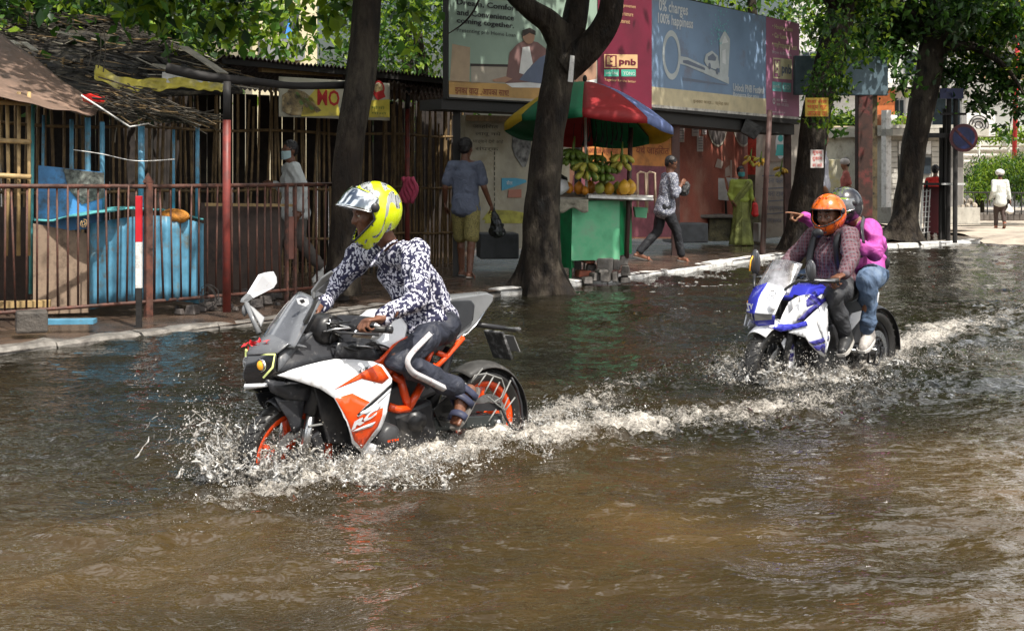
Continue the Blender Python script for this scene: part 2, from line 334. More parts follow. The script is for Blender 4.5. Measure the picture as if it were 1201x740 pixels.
def water_mat():
    m = bpy.data.materials.new('muddy_flood_water'); m.use_nodes = True; nt = m.node_tree; L = nt.links; b = nt.nodes['Principled BSDF']
    tc = nd(nt, 'ShaderNodeTexCoord'); a = nd(nt, 'ShaderNodeAttribute', attribute_name='foam')
    n1 = nd(nt, 'ShaderNodeTexNoise', Scale=.55, Detail=4.0); L.new(tc.outputs['Object'], n1.inputs[0])
    b0 = ramp(nt, n1.outputs[0], [(.36, (.008, .008, .005)), (.66, (.020, .016, .009))]); b1_ = ramp(nt, n1.outputs[0], [(.36, (.026, .019, .009)), (.66, (.080, .050, .020))]); am = nd(nt, 'ShaderNodeAttribute', attribute_name='mud_shade')
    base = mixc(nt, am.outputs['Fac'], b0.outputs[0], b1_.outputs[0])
    mp = nd(nt, 'ShaderNodeMapping'); mp.inputs['Scale'].default_value = (1, 1.5, 1); L.new(tc.outputs['Object'], mp.inputs[0])
    # lacy foam: cell borders and speckle, let through by the foam amount
    vo = nd(nt, 'ShaderNodeTexVoronoi', Scale=26.0); vo.feature = 'DISTANCE_TO_EDGE'
    nw = nd(nt, 'ShaderNodeTexNoise', Scale=9.0, Detail=6.0); L.new(mp.outputs[0], nw.inputs[0])
    wv = mixc(nt, .16, mp.outputs[0], nw.outputs['Color'], 'ADD'); L.new(wv, vo.inputs['Vector'])
    n2 = nd(nt, 'ShaderNodeTexNoise', Scale=38.0, Detail=8.0, Roughness=.75); L.new(mp.outputs[0], n2.inputs[0])
    n3 = nd(nt, 'ShaderNodeTexNoise', Scale=6.0, Detail=6.0, Roughness=.65); L.new(mp.outputs[0], n3.inputs[0])
    def math_(op, x, y):
        q = nt.nodes.new('ShaderNodeMath'); q.operation = op
        for s, v in zip(q.inputs, (x, y)):
            if isinstance(v, (int, float)): s.default_value = v
            else: L.new(v, s)
        return q.outputs[0]
    lace = ramp(nt, vo.outputs[0], [(0.0, 1.0), (.09, .15), (.3, 0.0)]).outputs[0]
    s = math_('ADD', math_('MULTIPLY', lace, .09), math_('MULTIPLY', n2.outputs[0], .75)); s = math_('ADD', s, math_('MULTIPLY', n3.outputs[0], .55))
    s = math_('ADD', s, math_('MULTIPLY', a.outputs['Fac'], .62)); s = math_('SUBTRACT', s, .985)
    fm = ramp(nt, math_('MULTIPLY', s, 4.5), [(0.0, 0.0), (1.0, 1.0)]).outputs[0]
    fm = math_('MULTIPLY', fm, ramp(nt, a.outputs['Fac'], [(0.02, 0.0), (.2, 1.0)]).outputs[0])
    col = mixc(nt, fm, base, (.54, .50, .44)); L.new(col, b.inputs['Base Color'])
    rr = ramp(nt, fm, [(0.0, .008), (1.0, .35)]); L.new(rr.outputs[0], b.inputs['Roughness'])
    b.inputs['IOR'].default_value = 1.333; b.inputs['Specular IOR Level'].default_value = .8
    mp2 = nd(nt, 'ShaderNodeMapping'); mp2.inputs['Scale'].default_value = (1, 1.9, 1); L.new(tc.outputs['Object'], mp2.inputs[0])
    n4 = nd(nt, 'ShaderNodeTexNoise', Scale=9.0, Detail=2.5, Roughness=.6, Distortion=.2); L.new(mp2.outputs[0], n4.inputs[0])
    b1 = nd(nt, 'ShaderNodeBump', Strength=1.0, Distance=.016); L.new(n4.outputs[0], b1.inputs['Height'])
    b2 = nd(nt, 'ShaderNodeBump', Strength=1.0, Distance=.008); L.new(math_('MULTIPLY', fm, n2.outputs[0]), b2.inputs['Height']); L.new(b1.outputs[0], b2.inputs['Normal'])
    L.new(b2.outputs[0], b.inputs['Normal']); return m
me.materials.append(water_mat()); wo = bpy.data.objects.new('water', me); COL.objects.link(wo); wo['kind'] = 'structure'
def wz(x, y):
    i = int(np.clip(np.searchsorted(xs, x), 0, nx - 1)); j = int(np.clip(np.searchsorted(ys, y), 0, ny - 1)); return float(H[j, i])
# ------------------------------------------------------------------ vegetation helpers
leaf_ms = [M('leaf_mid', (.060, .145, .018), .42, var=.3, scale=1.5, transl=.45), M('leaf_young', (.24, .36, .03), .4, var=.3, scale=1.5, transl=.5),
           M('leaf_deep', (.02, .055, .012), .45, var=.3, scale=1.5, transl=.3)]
bark_m = M('wet_dark_bark', (.020, .014, .0095), .75, var=.55, scale=6, spec=.3, stretch=(1, 1, .35), dirt=(.065, .055, .040), damt=.42, dscale=3, bump=.07, bscale=11)  # patches stand for brown bark, moss and painted-in sun patches
def leaves(c_list, n, size, seed=1, droop=.5, mix=(.5, .25, .25), shell=.35, fold=.25, asp=.55, flatz=.75):
    """many separate leaves through lobed volumes: each leaf a folded blade of four triangles"""
    r = np.random.RandomState(seed); ws = np.array([c[1] ** 2 for c in c_list], float); ws /= ws.sum()
    k = r.choice(len(c_list), n, p=ws); C = np.array([c[0][:] for c in c_list])[k]; R = np.array([c[1] for c in c_list])[k]
    d = r.normal(size=(n, 3)); d /= np.linalg.norm(d, axis=1)[:, None]
    rad = (shell + (1 - shell) * r.rand(n) ** .5) * (1 + .25 * r.normal(size=n)) * R; P = C + d * rad[:, None] * np.array([1, 1, flatz])
    # cluster leaves into twigs
    tw = r.randint(0, n, n // 7); t = r.randint(0, len(tw), n); m = r.rand(n) < .65
    P[m] = P[tw[t[m]]] + r.normal(size=(m.sum(), 3)) * size * .9
    ax = r.normal(size=(n, 3)) + np.array([0, 0, -droop]); ax /= np.linalg.norm(ax, axis=1)[:, None]
    nn = r.normal(size=(n, 3)) * .6 + np.array([0, 0, 1.0]); sd = np.cross(ax, nn); sd /= np.linalg.norm(sd, axis=1)[:, None] + 1e-9; up = np.cross(sd, ax)
    s = size * (.55 + .8 * r.rand(n)); s = s[:, None]
    v = np.stack([P, P + ax * s * .45 + sd * s * asp * .5 + up * s * fold * .4, P + ax * s * 1.0, P + ax * s * .45 - sd * s * asp * .5 + up * s * fold * .4, P + ax * s * .5 - up * s * .02], 1).reshape(-1, 3)
    b = (np.arange(n) * 5)[:, None]; f = np.concatenate([b + np.array([[0, 1, 4]]), b + np.array([[1, 2, 4]]), b + np.array([[2, 3, 4]]), b + np.array([[3, 0, 4]])], 1).reshape(-1, 3)
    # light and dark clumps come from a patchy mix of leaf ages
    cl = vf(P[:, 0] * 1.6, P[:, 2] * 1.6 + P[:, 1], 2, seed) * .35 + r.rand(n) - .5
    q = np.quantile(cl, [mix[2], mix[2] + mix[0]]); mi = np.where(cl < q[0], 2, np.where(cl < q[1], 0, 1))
    me = bpy.data.meshes.new('leaves'); me.vertices.add(len(v)); me.vertices.foreach_set('co', v.ravel()); me.loops.add(f.size); me.loops.foreach_set('vertex_index', f.ravel().astype(np.int32))
    me.polygons.add(len(f)); me.polygons.foreach_set('loop_start', np.arange(0, f.size, 3, dtype=np.int32)); me.polygons.foreach_set('loop_total', np.full(len(f), 3, dtype=np.int32))
    me.polygons.foreach_set('material_index', np.repeat(mi, 4).astype(np.int32)); me.update(calc_edges=True); return me
def rough_tube(mb, pts, rs, n=20, amp=.12, root=None, seed=0):
    pts = smooth_path(pts, 7); k = len(pts)
    rr = np.interp(np.linspace(0, 1, k), np.linspace(0, 1, len(rs)), rs); vs = []; prev = None
    for i, p in enumerate(pts):
        t = (pts[min(i + 1, k - 1)] - pts[max(i - 1, 0)]).normalized(); a = prev or (V(1, 0, 0) if abs(t.z) > .5 else V(0, 0, 1)); a = (a - t * a.dot(t)).normalized(); prev = a; b = t.cross(a)
        for j in range(n):
            an = 2 * pi * j / n; r = rr[i] * (1 + amp * fbm((cos(an) * 1.6 + seed, sin(an) * 1.6, p.z * 1.3), 1.0, 4))
            if root:
                hh = max(0, 1 - (p.z - pts[0].z) / root[0]); r += root[1] * hh ** 2.2 * (.35 + .9 * max(0, cos(an * root[2] + seed + .8 * nz((p.z, 0, 0)))) ** 1.5) 
            vs.append(p + a * cos(an) * r + b * sin(an) * r)
    mb.add(vs, [(i * n + j, i * n + (j + 1) % n, (i + 1) * n + (j + 1) % n, (i + 1) * n + j) for i in range(k - 1) for j in range(n)])

def tree(name, base, label, trunk, limbs, crown, n, size, seed, group=None, root=None, mats=None, **kw):
    t = thing(name, base, label, 'tree', group)
    mb = MB(); rough_tube(mb, [p for p, r in trunk], [r for p, r in trunk], 26, .14, root, seed)
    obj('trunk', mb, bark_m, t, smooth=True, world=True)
    for lb in limbs:
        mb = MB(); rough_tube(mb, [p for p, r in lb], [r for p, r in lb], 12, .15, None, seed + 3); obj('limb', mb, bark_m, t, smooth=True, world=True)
    if crown: obj('crown', leaves(crown, n, size, seed, **kw), mats or leaf_ms, t, world=True)
    return t
BD = V(.63, .78, 0)          # direction of the street
# first tree: plain leaning trunk by the railing, big-leaved crown high over the pavement and road
tree('tree', W(408, 335, 14.2), 'dark leaning tree trunk at the end of the rusty railing behind the yellow helmet',
     [(W(402, 345, 14.2), .20), (W(405, 260, 14.2), .168), (W(409, 180, 14.2), .16), (W(424, 80, 14.3), .16), (W(431, 0, 14.4), .16), (W(436, -180, 14.6), .16), (W(430, -320, 14.8), .12)],
     [[(W(430, -40, 14.4), .09), (W(330, -110, 14.0), .07), (W(200, -130, 13.5), .04)], [(W(434, -120, 14.5), .09), (W(520, -230, 14), .06), (W(600, -330, 13), .03)]],
     [(W(240, -80, 14.2), 1.0), (W(330, -110, 14.5), 1.1), (W(130, -70, 14.5), .9), (W(430, -180, 14.6), 1.4), (W(180, 0, 15.2), .5), (W(395, 8, 15.2), .32), (W(265, 22, 15.8), .42), (W(480, 5, 16.2), .34), (W(505, 30, 16.5), .14), (W(225, 38, 16.4), .3), (W(520, -120, 14.5), 1.1),
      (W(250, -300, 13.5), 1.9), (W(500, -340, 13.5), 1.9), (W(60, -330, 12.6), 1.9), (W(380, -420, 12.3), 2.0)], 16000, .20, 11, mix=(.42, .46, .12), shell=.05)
# second tree: forked black trunk with buttress roots beside the fruit stall
T2 = 15.9
tree('tree', WG(640, 331, .08), 'black forked tree with buttress roots beside the green fruit stall',
     [(W(636, 345, T2), .24), (W(635, 290, T2), .225), (W(637, 225, T2), .205), (W(644, 160, T2), .19), (W(653, 100, T2), .185), (W(662, 58, T2), .225), (W(668, 30, T2), .2)],
     [[(W(664, 58, T2), .22), (W(645, 28, T2 - .1), .15), (W(618, 8, T2 - .2), .12), (W(594, -20, T2 - .3), .10), (W(560, -120, T2 - .5), .07)],
      [(W(662, 75, T2), .25), (W(695, 50, T2 - .1), .17), (W(714, 20, T2 - .2), .15), (W(722, -20, T2 - .3), .14), (W(760, -150, T2 - .6), .09)],
      [(W(668, 50, T2), .16), (W(676, 10, T2 + .1), .15), (W(684, -60, T2 + .2), .12), (W(690, -200, T2), .08)],
      [(W(566, -10, T2 - .4), .014), (W(556, 12, T2 - .4), .012), (W(543, 28, T2 - .4), .010), (W(524, 41, T2 - .4), .006)]],
     [(W(640, -260, 15.5), 1.7), (W(800, -240, 15.5), 1.5), (W(500, -230, 15), 1.3), (W(700, -330, 13.5), 1.8), (W(560, -380, 12.5), 1.7), (W(740, -140, 15.8), .7), (W(850, -330, 15), 2.0), (W(640, -480, 12.5), 2.0)], 17000, .19, 22, mix=(.5, .2, .3), root=(.70, .27, 5), shell=.05)
# third tree, behind the second motorbike, with ivy and small boards on its bark
T3 = 23.9
tree('tree', W(940, 291, T3), 'ivy clad tree trunk with a yellow board nailed on it behind the pointing pillion',
     [(W(938, 302, T3), .30), (W(944, 245, T3), .28), (W(950, 190, T3), .26), (W(958, 130, T3), .25), (W(968, 90, T3), .25), (W(978, 50, T3), .26), (W(990, 0, T3), .25), (W(1000, -120, T3), .22), (W(1000, -240, T3), .2)],
     [[(W(985, 20, T3), .12), (W(940, -40, T3 - .3), .09), (W(860, -70, T3 - .6), .05)], [(W(990, -40, T3), .15), (W(1060, -90, T3 - .5), .1)]],
     [(W(880, -60, 23.6), .8), (W(945, -42, 23.9), .75), (W(820, -85, 21.5), .9), (W(975, 30, 24), .42), (W(1000, 10, 24.2), .7), (W(1030, -30, 23.6), .9), (W(975, 100, 23.9), .26), (W(1040, 60, 24.6), .33), (W(945, 135, 23.9), .10), (W(983, 145, 23.8), .16),
      (W(900, -180, 21), 2.0), (W(1040, -200, 21), 2.0), (W(960, -300, 20), 2.2), (W(1000, 60, 23.8), .3), (W(1060, 90, 25), .3)], 21000, .16, 33, mix=(.55, .25, .2), shell=.1, root=(.9, .22, 4))
# fourth tree, black, by the right-hand kerb, its low branch hangs over the hedge
T4 = 27.3
tree('tree', WG(1066, 282, .08), 'black leaning tree with spreading roots in front of the grey guard cabin',
     [(W(1056, 283, T4), .33), (W(1062, 250, T4), .27), (W(1068, 200, T4), .26), (W(1078, 140, T4), .26), (W(1090, 80, T4), .28), (W(1098, 30, T4), .29), (W(1102, -40, T4), .28), (W(1110, -160, T4), .2)],
     [[(W(1094, 60, T4), .14), (W(1140, 55, T4 - .3), .10), (W(1180, 80, T4 - .6), .05), (W(1200, 110, T4 - .8), .02)], [(W(1098, 30, T4), .15), (W(1150, -10, T4 - .2), .1), (W(1230, -30, T4 - .5), .06)], [(W(1096, 40, T4), .14), (W(1050, 0, T4 - .2), .09), (W(1010, -50, T4), .05)]],
     [(W(1100, 10, 27.6), .85), (W(1060, 30, 27.6), .7), (W(1130, 45, 27.4), .7), (W(1160, 80, 27.2), .50), (W(1185, 100, 27), .45), (W(1200, 130, 26.9), .30), (W(1150, 118, 27.1), .32), (W(1175, 150, 26.9), .16), (W(1100, -60, 27.6), 1.4), (W(1030, 0, 27.6), .7), (W(1120, 85, 27.4), .5), (W(1060, 105, 27.5), .22), (W(1160, 40, 27.6), .4), (W(1045, 55, 27.8), .45),
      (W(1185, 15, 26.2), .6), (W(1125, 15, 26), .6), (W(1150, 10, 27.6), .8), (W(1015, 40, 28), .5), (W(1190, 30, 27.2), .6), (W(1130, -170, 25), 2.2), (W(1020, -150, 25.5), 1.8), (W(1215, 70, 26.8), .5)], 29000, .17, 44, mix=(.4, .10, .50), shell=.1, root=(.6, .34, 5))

# far greenery behind the shacks and along the street: each a tree of its own
def bgtree(px, py, d, r, label, seed, n=2600, size=.2, mix=(.5, .3, .2)):
    c = W(px, py, d); b = V(c.x, d, .1)
    tree('tree', b, label, [(b, .22), (V(c.x + .2, d, c.z * .5), .17), (V(c.x, d, c.z), .1)], [],
         [(c, r), (c + V(r * .7, .2, -r * .2), r * .7), (c + V(-r * .7, -.2, -r * .15), r * .7), (c + V(r * .2, 0, r * .6), r * .7), (c + V(-r * .2, .2, -r * .6), r * .7)], n, size, seed, 'trees behind the shacks', mix=mix, shell=.2)
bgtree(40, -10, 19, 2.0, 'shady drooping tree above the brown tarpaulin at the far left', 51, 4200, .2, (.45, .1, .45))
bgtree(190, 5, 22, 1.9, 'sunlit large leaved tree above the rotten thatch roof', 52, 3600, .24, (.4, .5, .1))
bgtree(490, 40, 27, 2.0, 'fine leaved tree filling the gap between leaning trunk and left billboard', 53, 5200, .15, (.45, .3, .25))
bgtree(225, -20, 30, 1.9, 'light green tree beside the cream building behind the shacks', 54, 2600, .24, (.4, .5, .1))
bgtree(470, -40, 31, 1.9, 'tall tree behind the leaning trunk and the corrugated roof', 55, 2600, .2)
bgtree(880, -20, 33, 2.6, 'tree rising behind the blue key billboard', 56, 3000, .2)
bgtree(1010, 20, 36, 2.0, 'slim tree in front of the pale buildings at the end of the street', 57, 2200, .18, (.5, .3, .2))
bgtree(640, -60, 31, 3.2, 'tall tree behind the left billboard', 58, 2400, .22)
bgtree(-90, -60, 17, 2.6, 'wide tree beyond the left edge of the fence', 59, 2400, .22, (.4, .2, .4))
# ------------------------------------------------------------------ left side: railing, fence, kiosk, shack roofs
rust = M('rusty_dark_steel', (.075, .036, .026), .6, var=.5, scale=14, dirt=(.16, .055, .035), damt=.4, dscale=9, bump=.003, bscale=60)
redp = M('faded_red_paint', (.19, .034, .026), .5, var=.3, scale=7, dirt=(.12, .035, .03), damt=.45, dscale=9)
dark = M('charred_black', (.018, .016, .015), .7, var=.4)
bamb = M('weathered_bamboo', (.25, .165, .075), .6, var=.4, scale=3, stretch=(1, 1, .5), dirt=(.06, .04, .025), damt=.45, dscale=5)
bambL = M('pale_bamboo', (.42, .29, .13), .55, var=.3, scale=3, dirt=(.2, .13, .06), damt=.4, dscale=5)
blue = M('sky_blue_paint', (.085, .25, .37), .45, var=.25, scale=5, dirt=(.12, .13, .11), damt=.25, dscale=6)
blue2 = M('bright_blue_sheet', (.07, .25, .52), .4, var=.2, scale=4, dirt=(.05, .06, .06), damt=.3, dscale=3)
turq = M('turquoise_sheet', (.10, .38, .40), .45, var=.25, scale=5)
beige = M('stained_plywood', (.33, .24, .17), .75, var=.35, scale=4, dirt=(.10, .07, .05), damt=.5, dscale=4)

# railing: starts left of the frame, ends at the leaning tree
RA = W(-110, 215, 10.9); RB = W(404, 215, 14.45); RD = (RB - RA); RL = RD.length; RD.normalize()
rail = thing('railing', (RA.x, RA.y, .06), 'rusty brown bar railing along the pavement in front of the blue kiosk and masked man', 'railing')
ztop, zlo = 1.36, .22
def rp(s, z): return V(RA.x + RD.x * s, RA.y + RD.y * s, z)
obj('top_rail', MB().tube([rp(0, ztop), rp(RL * .3, ztop - .01), rp(RL * .5, ztop - .015), rp(RL, ztop)], .022, 8), rust, rail, world=True, smooth=True)
obj('bottom_rail', MB().tube([rp(0, zlo), rp(RL * .5, zlo - .01), rp(RL, zlo)], .018, 8), rust, rail, world=True, smooth=True)
def s_at(px):   # distance along the railing where it crosses a photo column
    k = (px - CX) / F; return (k * RA.y - RA.x) / (RD.x - k * RD.y)
bar = MB().tube([(0, 0, 0), (0, 0, ztop - zlo)], .0105, 6); bar_me = mkmesh(bar, 'bar', True); bar_me.materials.append(rust)
s = .05
posts = [s_at(-60), s_at(174), s_at(265), s_at(341), RL]
while s < RL:
    if min(abs(s - q) for q in posts) > .05:
        o = bpy.data.objects.new('bar', bar_me); COL.objects.link(o); o.parent = rail; o.location = rp(s, zlo) - rail.location; o.rotation_euler = (rnd.gauss(0, .008), rnd.gauss(0, .012), 0)
    s += .102
for q in (posts[0], posts[1]):
    m = MB().box(rp(q, .68), (.075, .055, 1.4), Matrix.Rotation(atan2(RD.y, RD.x), 3, 'Z')); p = rp(q, 1.38)
    m.add([p + RD * -.06 + V(0, -.03, 0), p + RD * .06 + V(0, -.03, 0), p + V(0, -.03, .10), p + RD * -.06 + V(0, .03, 0), p + RD * .06 + V(0, .03, 0), p + V(0, .03, .10)], [(0, 1, 2), (5, 4, 3), (0, 2, 5, 3), (1, 4, 5, 2), (0, 3, 4, 1)])
    obj('post', m, rust, rail, world=True, bevel=.004)
q = posts[3]                                     # flat double post with a riveted plate, near the masked man
for dx in (-.055, .055): obj('post', MB().box(rp(q + dx, .72), (.028, .04, 1.3), Matrix.Rotation(atan2(RD.y, RD.x), 3, 'Z')), rust, rail, world=True)
obj('plate', MB().box(rp(q, .78), (.085, .012, .46), Matrix.Rotation(atan2(RD.y, RD.x), 3, 'Z')), M('red_oxide_plate', (.20, .085, .065), .6, var=.3), rail, world=True)
# wire tangle tied to the railing near the red pole
for (px, py) in ((100, 262), (245, 347)):
    m = MB(); c = W(px, py, 12.25 if px > 200 else 11.9)
    for k in range(5 if px > 200 else 3):
        a0 = rnd.uniform(0, 6); rr = rnd.uniform(.03, .10) if px > 200 else rnd.uniform(.012, .03)
        m.tube([c + V(cos(a0 + t * .7) * rr * (1 + .3 * sin(t + k)), -.03 - .01 * k, sin(a0 + t * .7) * rr * 1.3) for t in range(9)], .0035, 5)
    tag(obj('wire_tangle', m, dark if px > 200 else bambL, smooth=True), 'loop of black wire tangled on the bottom rail left of the red pole' if px > 200 else 'small knot of string tied round a railing bar in front of the beige board', 'wire')

# red-and-white marker post
mk = thing('marker_post', WG(163, 386, .03), 'thin marker post painted red above and white below in front of the railing', 'post')
d = mk.location.y
obj('pole', MB().box(W(163, 360, d), (.05, .04, .42)), dark, mk, world=True)
obj('white_section', MB().box((W(163, 311, d)), (.056, .046, 54 * d / F)), kw, mk, world=True, bevel=.004)
obj('red_section', MB().box((W(163, 257, d)), (.056, .046, 54 * d / F)), M('signal_red_paint', (.55, .02, .03), .4, var=.15, dirt=(.3, .05, .05), damt=.2), mk, world=True, bevel=.004)

# poles carrying the long beam
def pole(px, ytop, ymid, ybot, d, w, label):
    t = thing('pole', W(px, ybot, d), label, 'pole'); r = w * d / F / 2
    obj('lower_section', MB().tube([W(px, ybot, d), W(px - .5, (ymid + ybot) / 2, d), W(px, ymid, d)], [r * 1.05, r, r * 1.02], 12), redp, t, world=True, smooth=True)
    obj('upper_section', MB().tube([W(px, ymid, d), W(px + .5, ytop, d)], [r * .98, r * .95], 12), dark, t, world=True, smooth=True); return t
pole(266, 96, 141, 366, 12.6, 9.5, 'red pole with charred black top standing in the railing')
pole(420, 100, 143, 335, 14.9, 8, 'red pole half hidden behind the leaning tree trunk')
pole(478, 103, 128, 320, 18.6, 5.5, 'thin red post in front of the dense stick fence')
m = MB(); rough_tube(m, [W(196, 80, 12.7), W(240, 90, 12.75), W(300, 96, 13.2), W(350, 101, 13.9), W(432, 99, 14.7)], [.055, .05, .042, .04, .05], 12, .12)
tag(obj('beam', m, dark, smooth=True), 'long charred wooden beam lying across the tops of the red poles', 'beam')

# bamboo fence: individual canes on three rails
BA = W(-70, 200, 14.2); BB = W(541, 200, 20.3); BDv = BB - BA; BL = BDv.length; BDv.normalize()
bf = thing('bamboo_fence', (BA.x, BA.y, .1), 'tall fence of upright bamboo canes behind the railing and the masked man', 'fence')
cane_ms = []
for k in range(6):
    m = MB(); h = 2.35 + .08 * k; pts = [(0, 0, 0)]; z = 0
    mm = []; r0 = .016 + .002 * (k % 3)
    zs = np.linspace(0, h, 9); pts = []; rs = []
    for z in zs: pts += [(.01 * sin(z * 2 + k), .01 * cos(z * 1.5 + k), z - .012), (.01 * sin(z * 2 + k), .01 * cos(z * 1.5 + k), z), (.01 * sin(z * 2 + k), .01 * cos(z * 1.5 + k), z + .012)]; rs += [r0, r0 * 1.22, r0]
    m.tube(pts, rs, 5); me = mkmesh(m, 'cane', True); me.materials.append(bamb); cane_ms.append(me)
s = 0; i = 0
while s < BL:
    p = BA + BDv * s; px = CX + p.x / p.y * F
    o = bpy.data.objects.new('cane', cane_ms[rnd.randrange(6)]); COL.objects.link(o); o.parent = bf
    o.location = V(p.x, p.y + rnd.uniform(-.02, .02), .08) - bf.location; o.rotation_euler = (rnd.gauss(0, .012), rnd.gauss(0, .02), rnd.uniform(0, 6))
    o.scale = (1, 1, rnd.uniform(.93, 1.07))
    s += rnd.uniform(.085, .125) if px < 455 else rnd.uniform(.05, .075)
for z in (.55, 1.25, 2.05):
    obj('rail', MB().tube([BA + BDv * t + V(0, -.05, z - BA.z + .02 * sin(t * 3)) for t in np.linspace(0, BL, 14)], .02, 6), bamb, bf, world=True, smooth=True)
# low dark sheets at the foot of the fence
ds = M('grimy_brown_sheet', (.085, .055, .042), .6, var=.4, scale=3, dirt=(.03, .022, .02), damt=.5)
A, B = W(236, 300, 14.9), W(330, 300, 15.6)
tag(obj('sheet_panel', MB().poly3([V(A.x, A.y, .1), V(B.x, B.y, .1), V(B.x, B.y, 1.12), V(A.x, A.y, 1.14)], (-.03, .04, 0)), ds), 'grimy brown sheet panel between the red pole and the masked man', 'panel')
tag(obj('plank', MB().beam(W(242, 240, 14.6), W(342, 241, 15.6), .05, .035), bambL), 'pale wooden plank lying along the top of the brown sheet panel', 'plank')
A, B = W(-60, 300, 13.2), W(36, 300, 13.6)
tag(obj('sheet_panel', MB().poly3([V(A.x, A.y, .1), V(B.x, B.y, .1), V(B.x, B.y, 1.12), V(A.x, A.y, 1.14)], (-.03, .04, 0)), ds), 'grimy dark sheet panel under the pale bamboo screen at the far left', 'panel')

# shack behind the fence: posts, back wall boards, corrugated roof
sh = thing('shack', (-4.2, 20.0, .1), 'dark shack with a rusty corrugated roof behind the bamboo fence', 'shack')
tin = M('rusted_corrugated_iron', (.05, .03, .026), .6, var=.4, scale=3, dirt=(.26, .22, .19), damt=.3, dscale=4)
tin2 = M('grey_tin', (.34, .30, .27), .5, var=.3, dirt=(.12, .06, .045), damt=.5, dscale=4)
def corr(P0, P1, P2, P3, n, mi=0, amp=.022, m=None):
    m = m or MB(); P0, P1, P2, P3 = map(Vector, (P0, P1, P2, P3)); nn = (P1 - P0).cross(P3 - P0).normalized()
    return m.grid(lambda u, v: P0.lerp(P1, u).lerp(P3.lerp(P2, u), v) + nn * amp * sin(u * n * 2 * pi) + V(0, 0, .02 * nz((u * 5, v * 3, 0))), n * 6, 4, mi)
obj('roof', corr(W(262, 66, 15.9), W(535, 92, 18.9), W(555, 124, 22.6), W(215, 100, 20.5), 60), tin, sh, world=True, smooth=True, solid=.006)
obj('roof_sheet', corr(W(455, 96, 18.0), W(530, 108, 19.4), W(530, 112, 20.5), W(455, 104, 19.2), 14), tin2, sh, world=True, smooth=True, solid=.006)
obj('roof_sheet', corr(W(470, 108, 18.2), W(532, 118, 19.6), W(532, 123, 20.5), W(470, 116, 19.2), 12), tin2, sh, world=True, smooth=True, solid=.006)
obj('roof_beam', MB().beam(W(305, 82, 16.6), W(400, 88, 17.7), .07, .06), bambL, sh, world=True)
obj('roof_beam', MB().beam(W(262, 72, 16.0), W(535, 97, 18.95), .05, .07), dark, sh, world=True)
bm_ = M('dark_wall_boards', (.035, .028, .024), .85, var=.5)
n = 56
A = V(-10.0, 14.9, 0); B = V(-.7, 23.2, 0); DD = (B - A); 
for k in range(n):
    p = A + DD * (k + .5) / n; w = DD.length / n
    pass                     # missing boards let daylight through
    h = 2.75 + .1 * nz((k, 0, 0)); m = MB().box((p.x, p.y, h / 2), (w * rnd.uniform(.86, .98), .02, h), Matrix.Rotation(atan2(DD.y, DD.x), 3, 'Z'))
    obj('board', m, bm_, sh, world=True)
# food banner tied across the fence
bn_y = M('banner_yellow', (.62, .52, .08), .5, var=.12, dirt=(.4, .33, .12), damt=.25); bn_w = flat('banner_cream', (.52, .50, .40)); bn_r = flat('banner_red', (.48, .03, .03)); bn_b = M('banner_food_print', (.24, .17, .07), .5, var=.7, scale=9, dirt=(.5, .42, .25), damt=.4, dscale=8); bn_g = flat('banner_green', (.12, .2, .05))
class PL:
    """upright plane through two plan points, addressed in metres along it, or by surveyed photo columns"""
    def __init__(s, P0, P1): s.o = V(P0[0], P0[1]); s.d = V(P1[0] - P0[0], P1[1] - P0[1]); s.L = s.d.length; s.d.normalize(); s.n = V(s.d.y, -s.d.x, 0)
    def at(s, x, z, off=0): p = s.o + s.d * x; return V(p.x, p.y, z) + s.n * off
    def px(s, px, py):
        k = (px - CX) / F; x = (k * s.o.y - s.o.x) / (s.d.x - k * s.d.y); d = s.o.y + s.d.y * x; return x, HC - (py - HY) * d / F
    def poly(s, mb, pts, mi=0, off=.004, th=None):
        q = [s.at(*s.px(*p), off) for p in pts]; return mb.poly3(q, None if th is None else s.n * -th, mi)
    def text(s, mb, st, x0, y0, x1, y1, mi=0, off=.006, bold=0, slant=0):
        a = s.px(x0, y1); b = s.px(x1, y1); c = s.px(x0, y0)
        text_on(mb, st, lambda x, y: s.at(x, y, off), a[0], a[1], b[0] - a[0], c[1] - a[1], mi, bold, slant)
    def disc(s, mb, cx, cy, rx, ry, mi=0, off=.004, n=20, hole=0):
        c = s.px(cx, cy); e = s.px(cx + rx, cy); ax = abs(e[0] - c[0]); az = abs(s.px(cx, cy + ry)[1] - c[1])
        if not hole: return mb.add([s.at(c[0] + ax * cos(2 * pi * k / n), c[1] + az * sin(2 * pi * k / n), off) for k in range(n)], [tuple(range(n))], mi)
        vs = [s.at(c[0] + ax * q * cos(2 * pi * k / n), c[1] + az * q * sin(2 * pi * k / n), off) for q in (hole, 1) for k in range(n)]
        return mb.add(vs, [(k, (k + 1) % n, n + (k + 1) % n, n + k) for k in range(n)], mi)
bp_ = PL(W(326, 0, 16.6)[:2], W(458, 0, 17.8)[:2])
ban = thing('banner', bp_.at(0, 2.3), 'yellow and white food banner with red letters MO tied above the fence', 'banner')
def ripple(pts_px, pl, nu, nv, off=.0, amp=.02):
    (x0, y0), (x1, y1) = pts_px; a = pl.px(x0, y1); b = pl.px(x1, y1); c = pl.px(x0, y0); 
    return lambda u, v: pl.at(a[0] + (b[0] - a[0]) * u, a[1] + (c[1] - a[1]) * v, off + amp * nz((u * 5, v * 2, 1)))
obj('cloth', MB().grid(ripple(((327, 90), (457, 137)), bp_, 1, 1, 0, .012), 24, 8), bn_w, ban, world=True, smooth=True, solid=.003)
m = MB()
m2 = [(370, 104), (392, 104), (398, 136), (352, 137), (356, 120)]
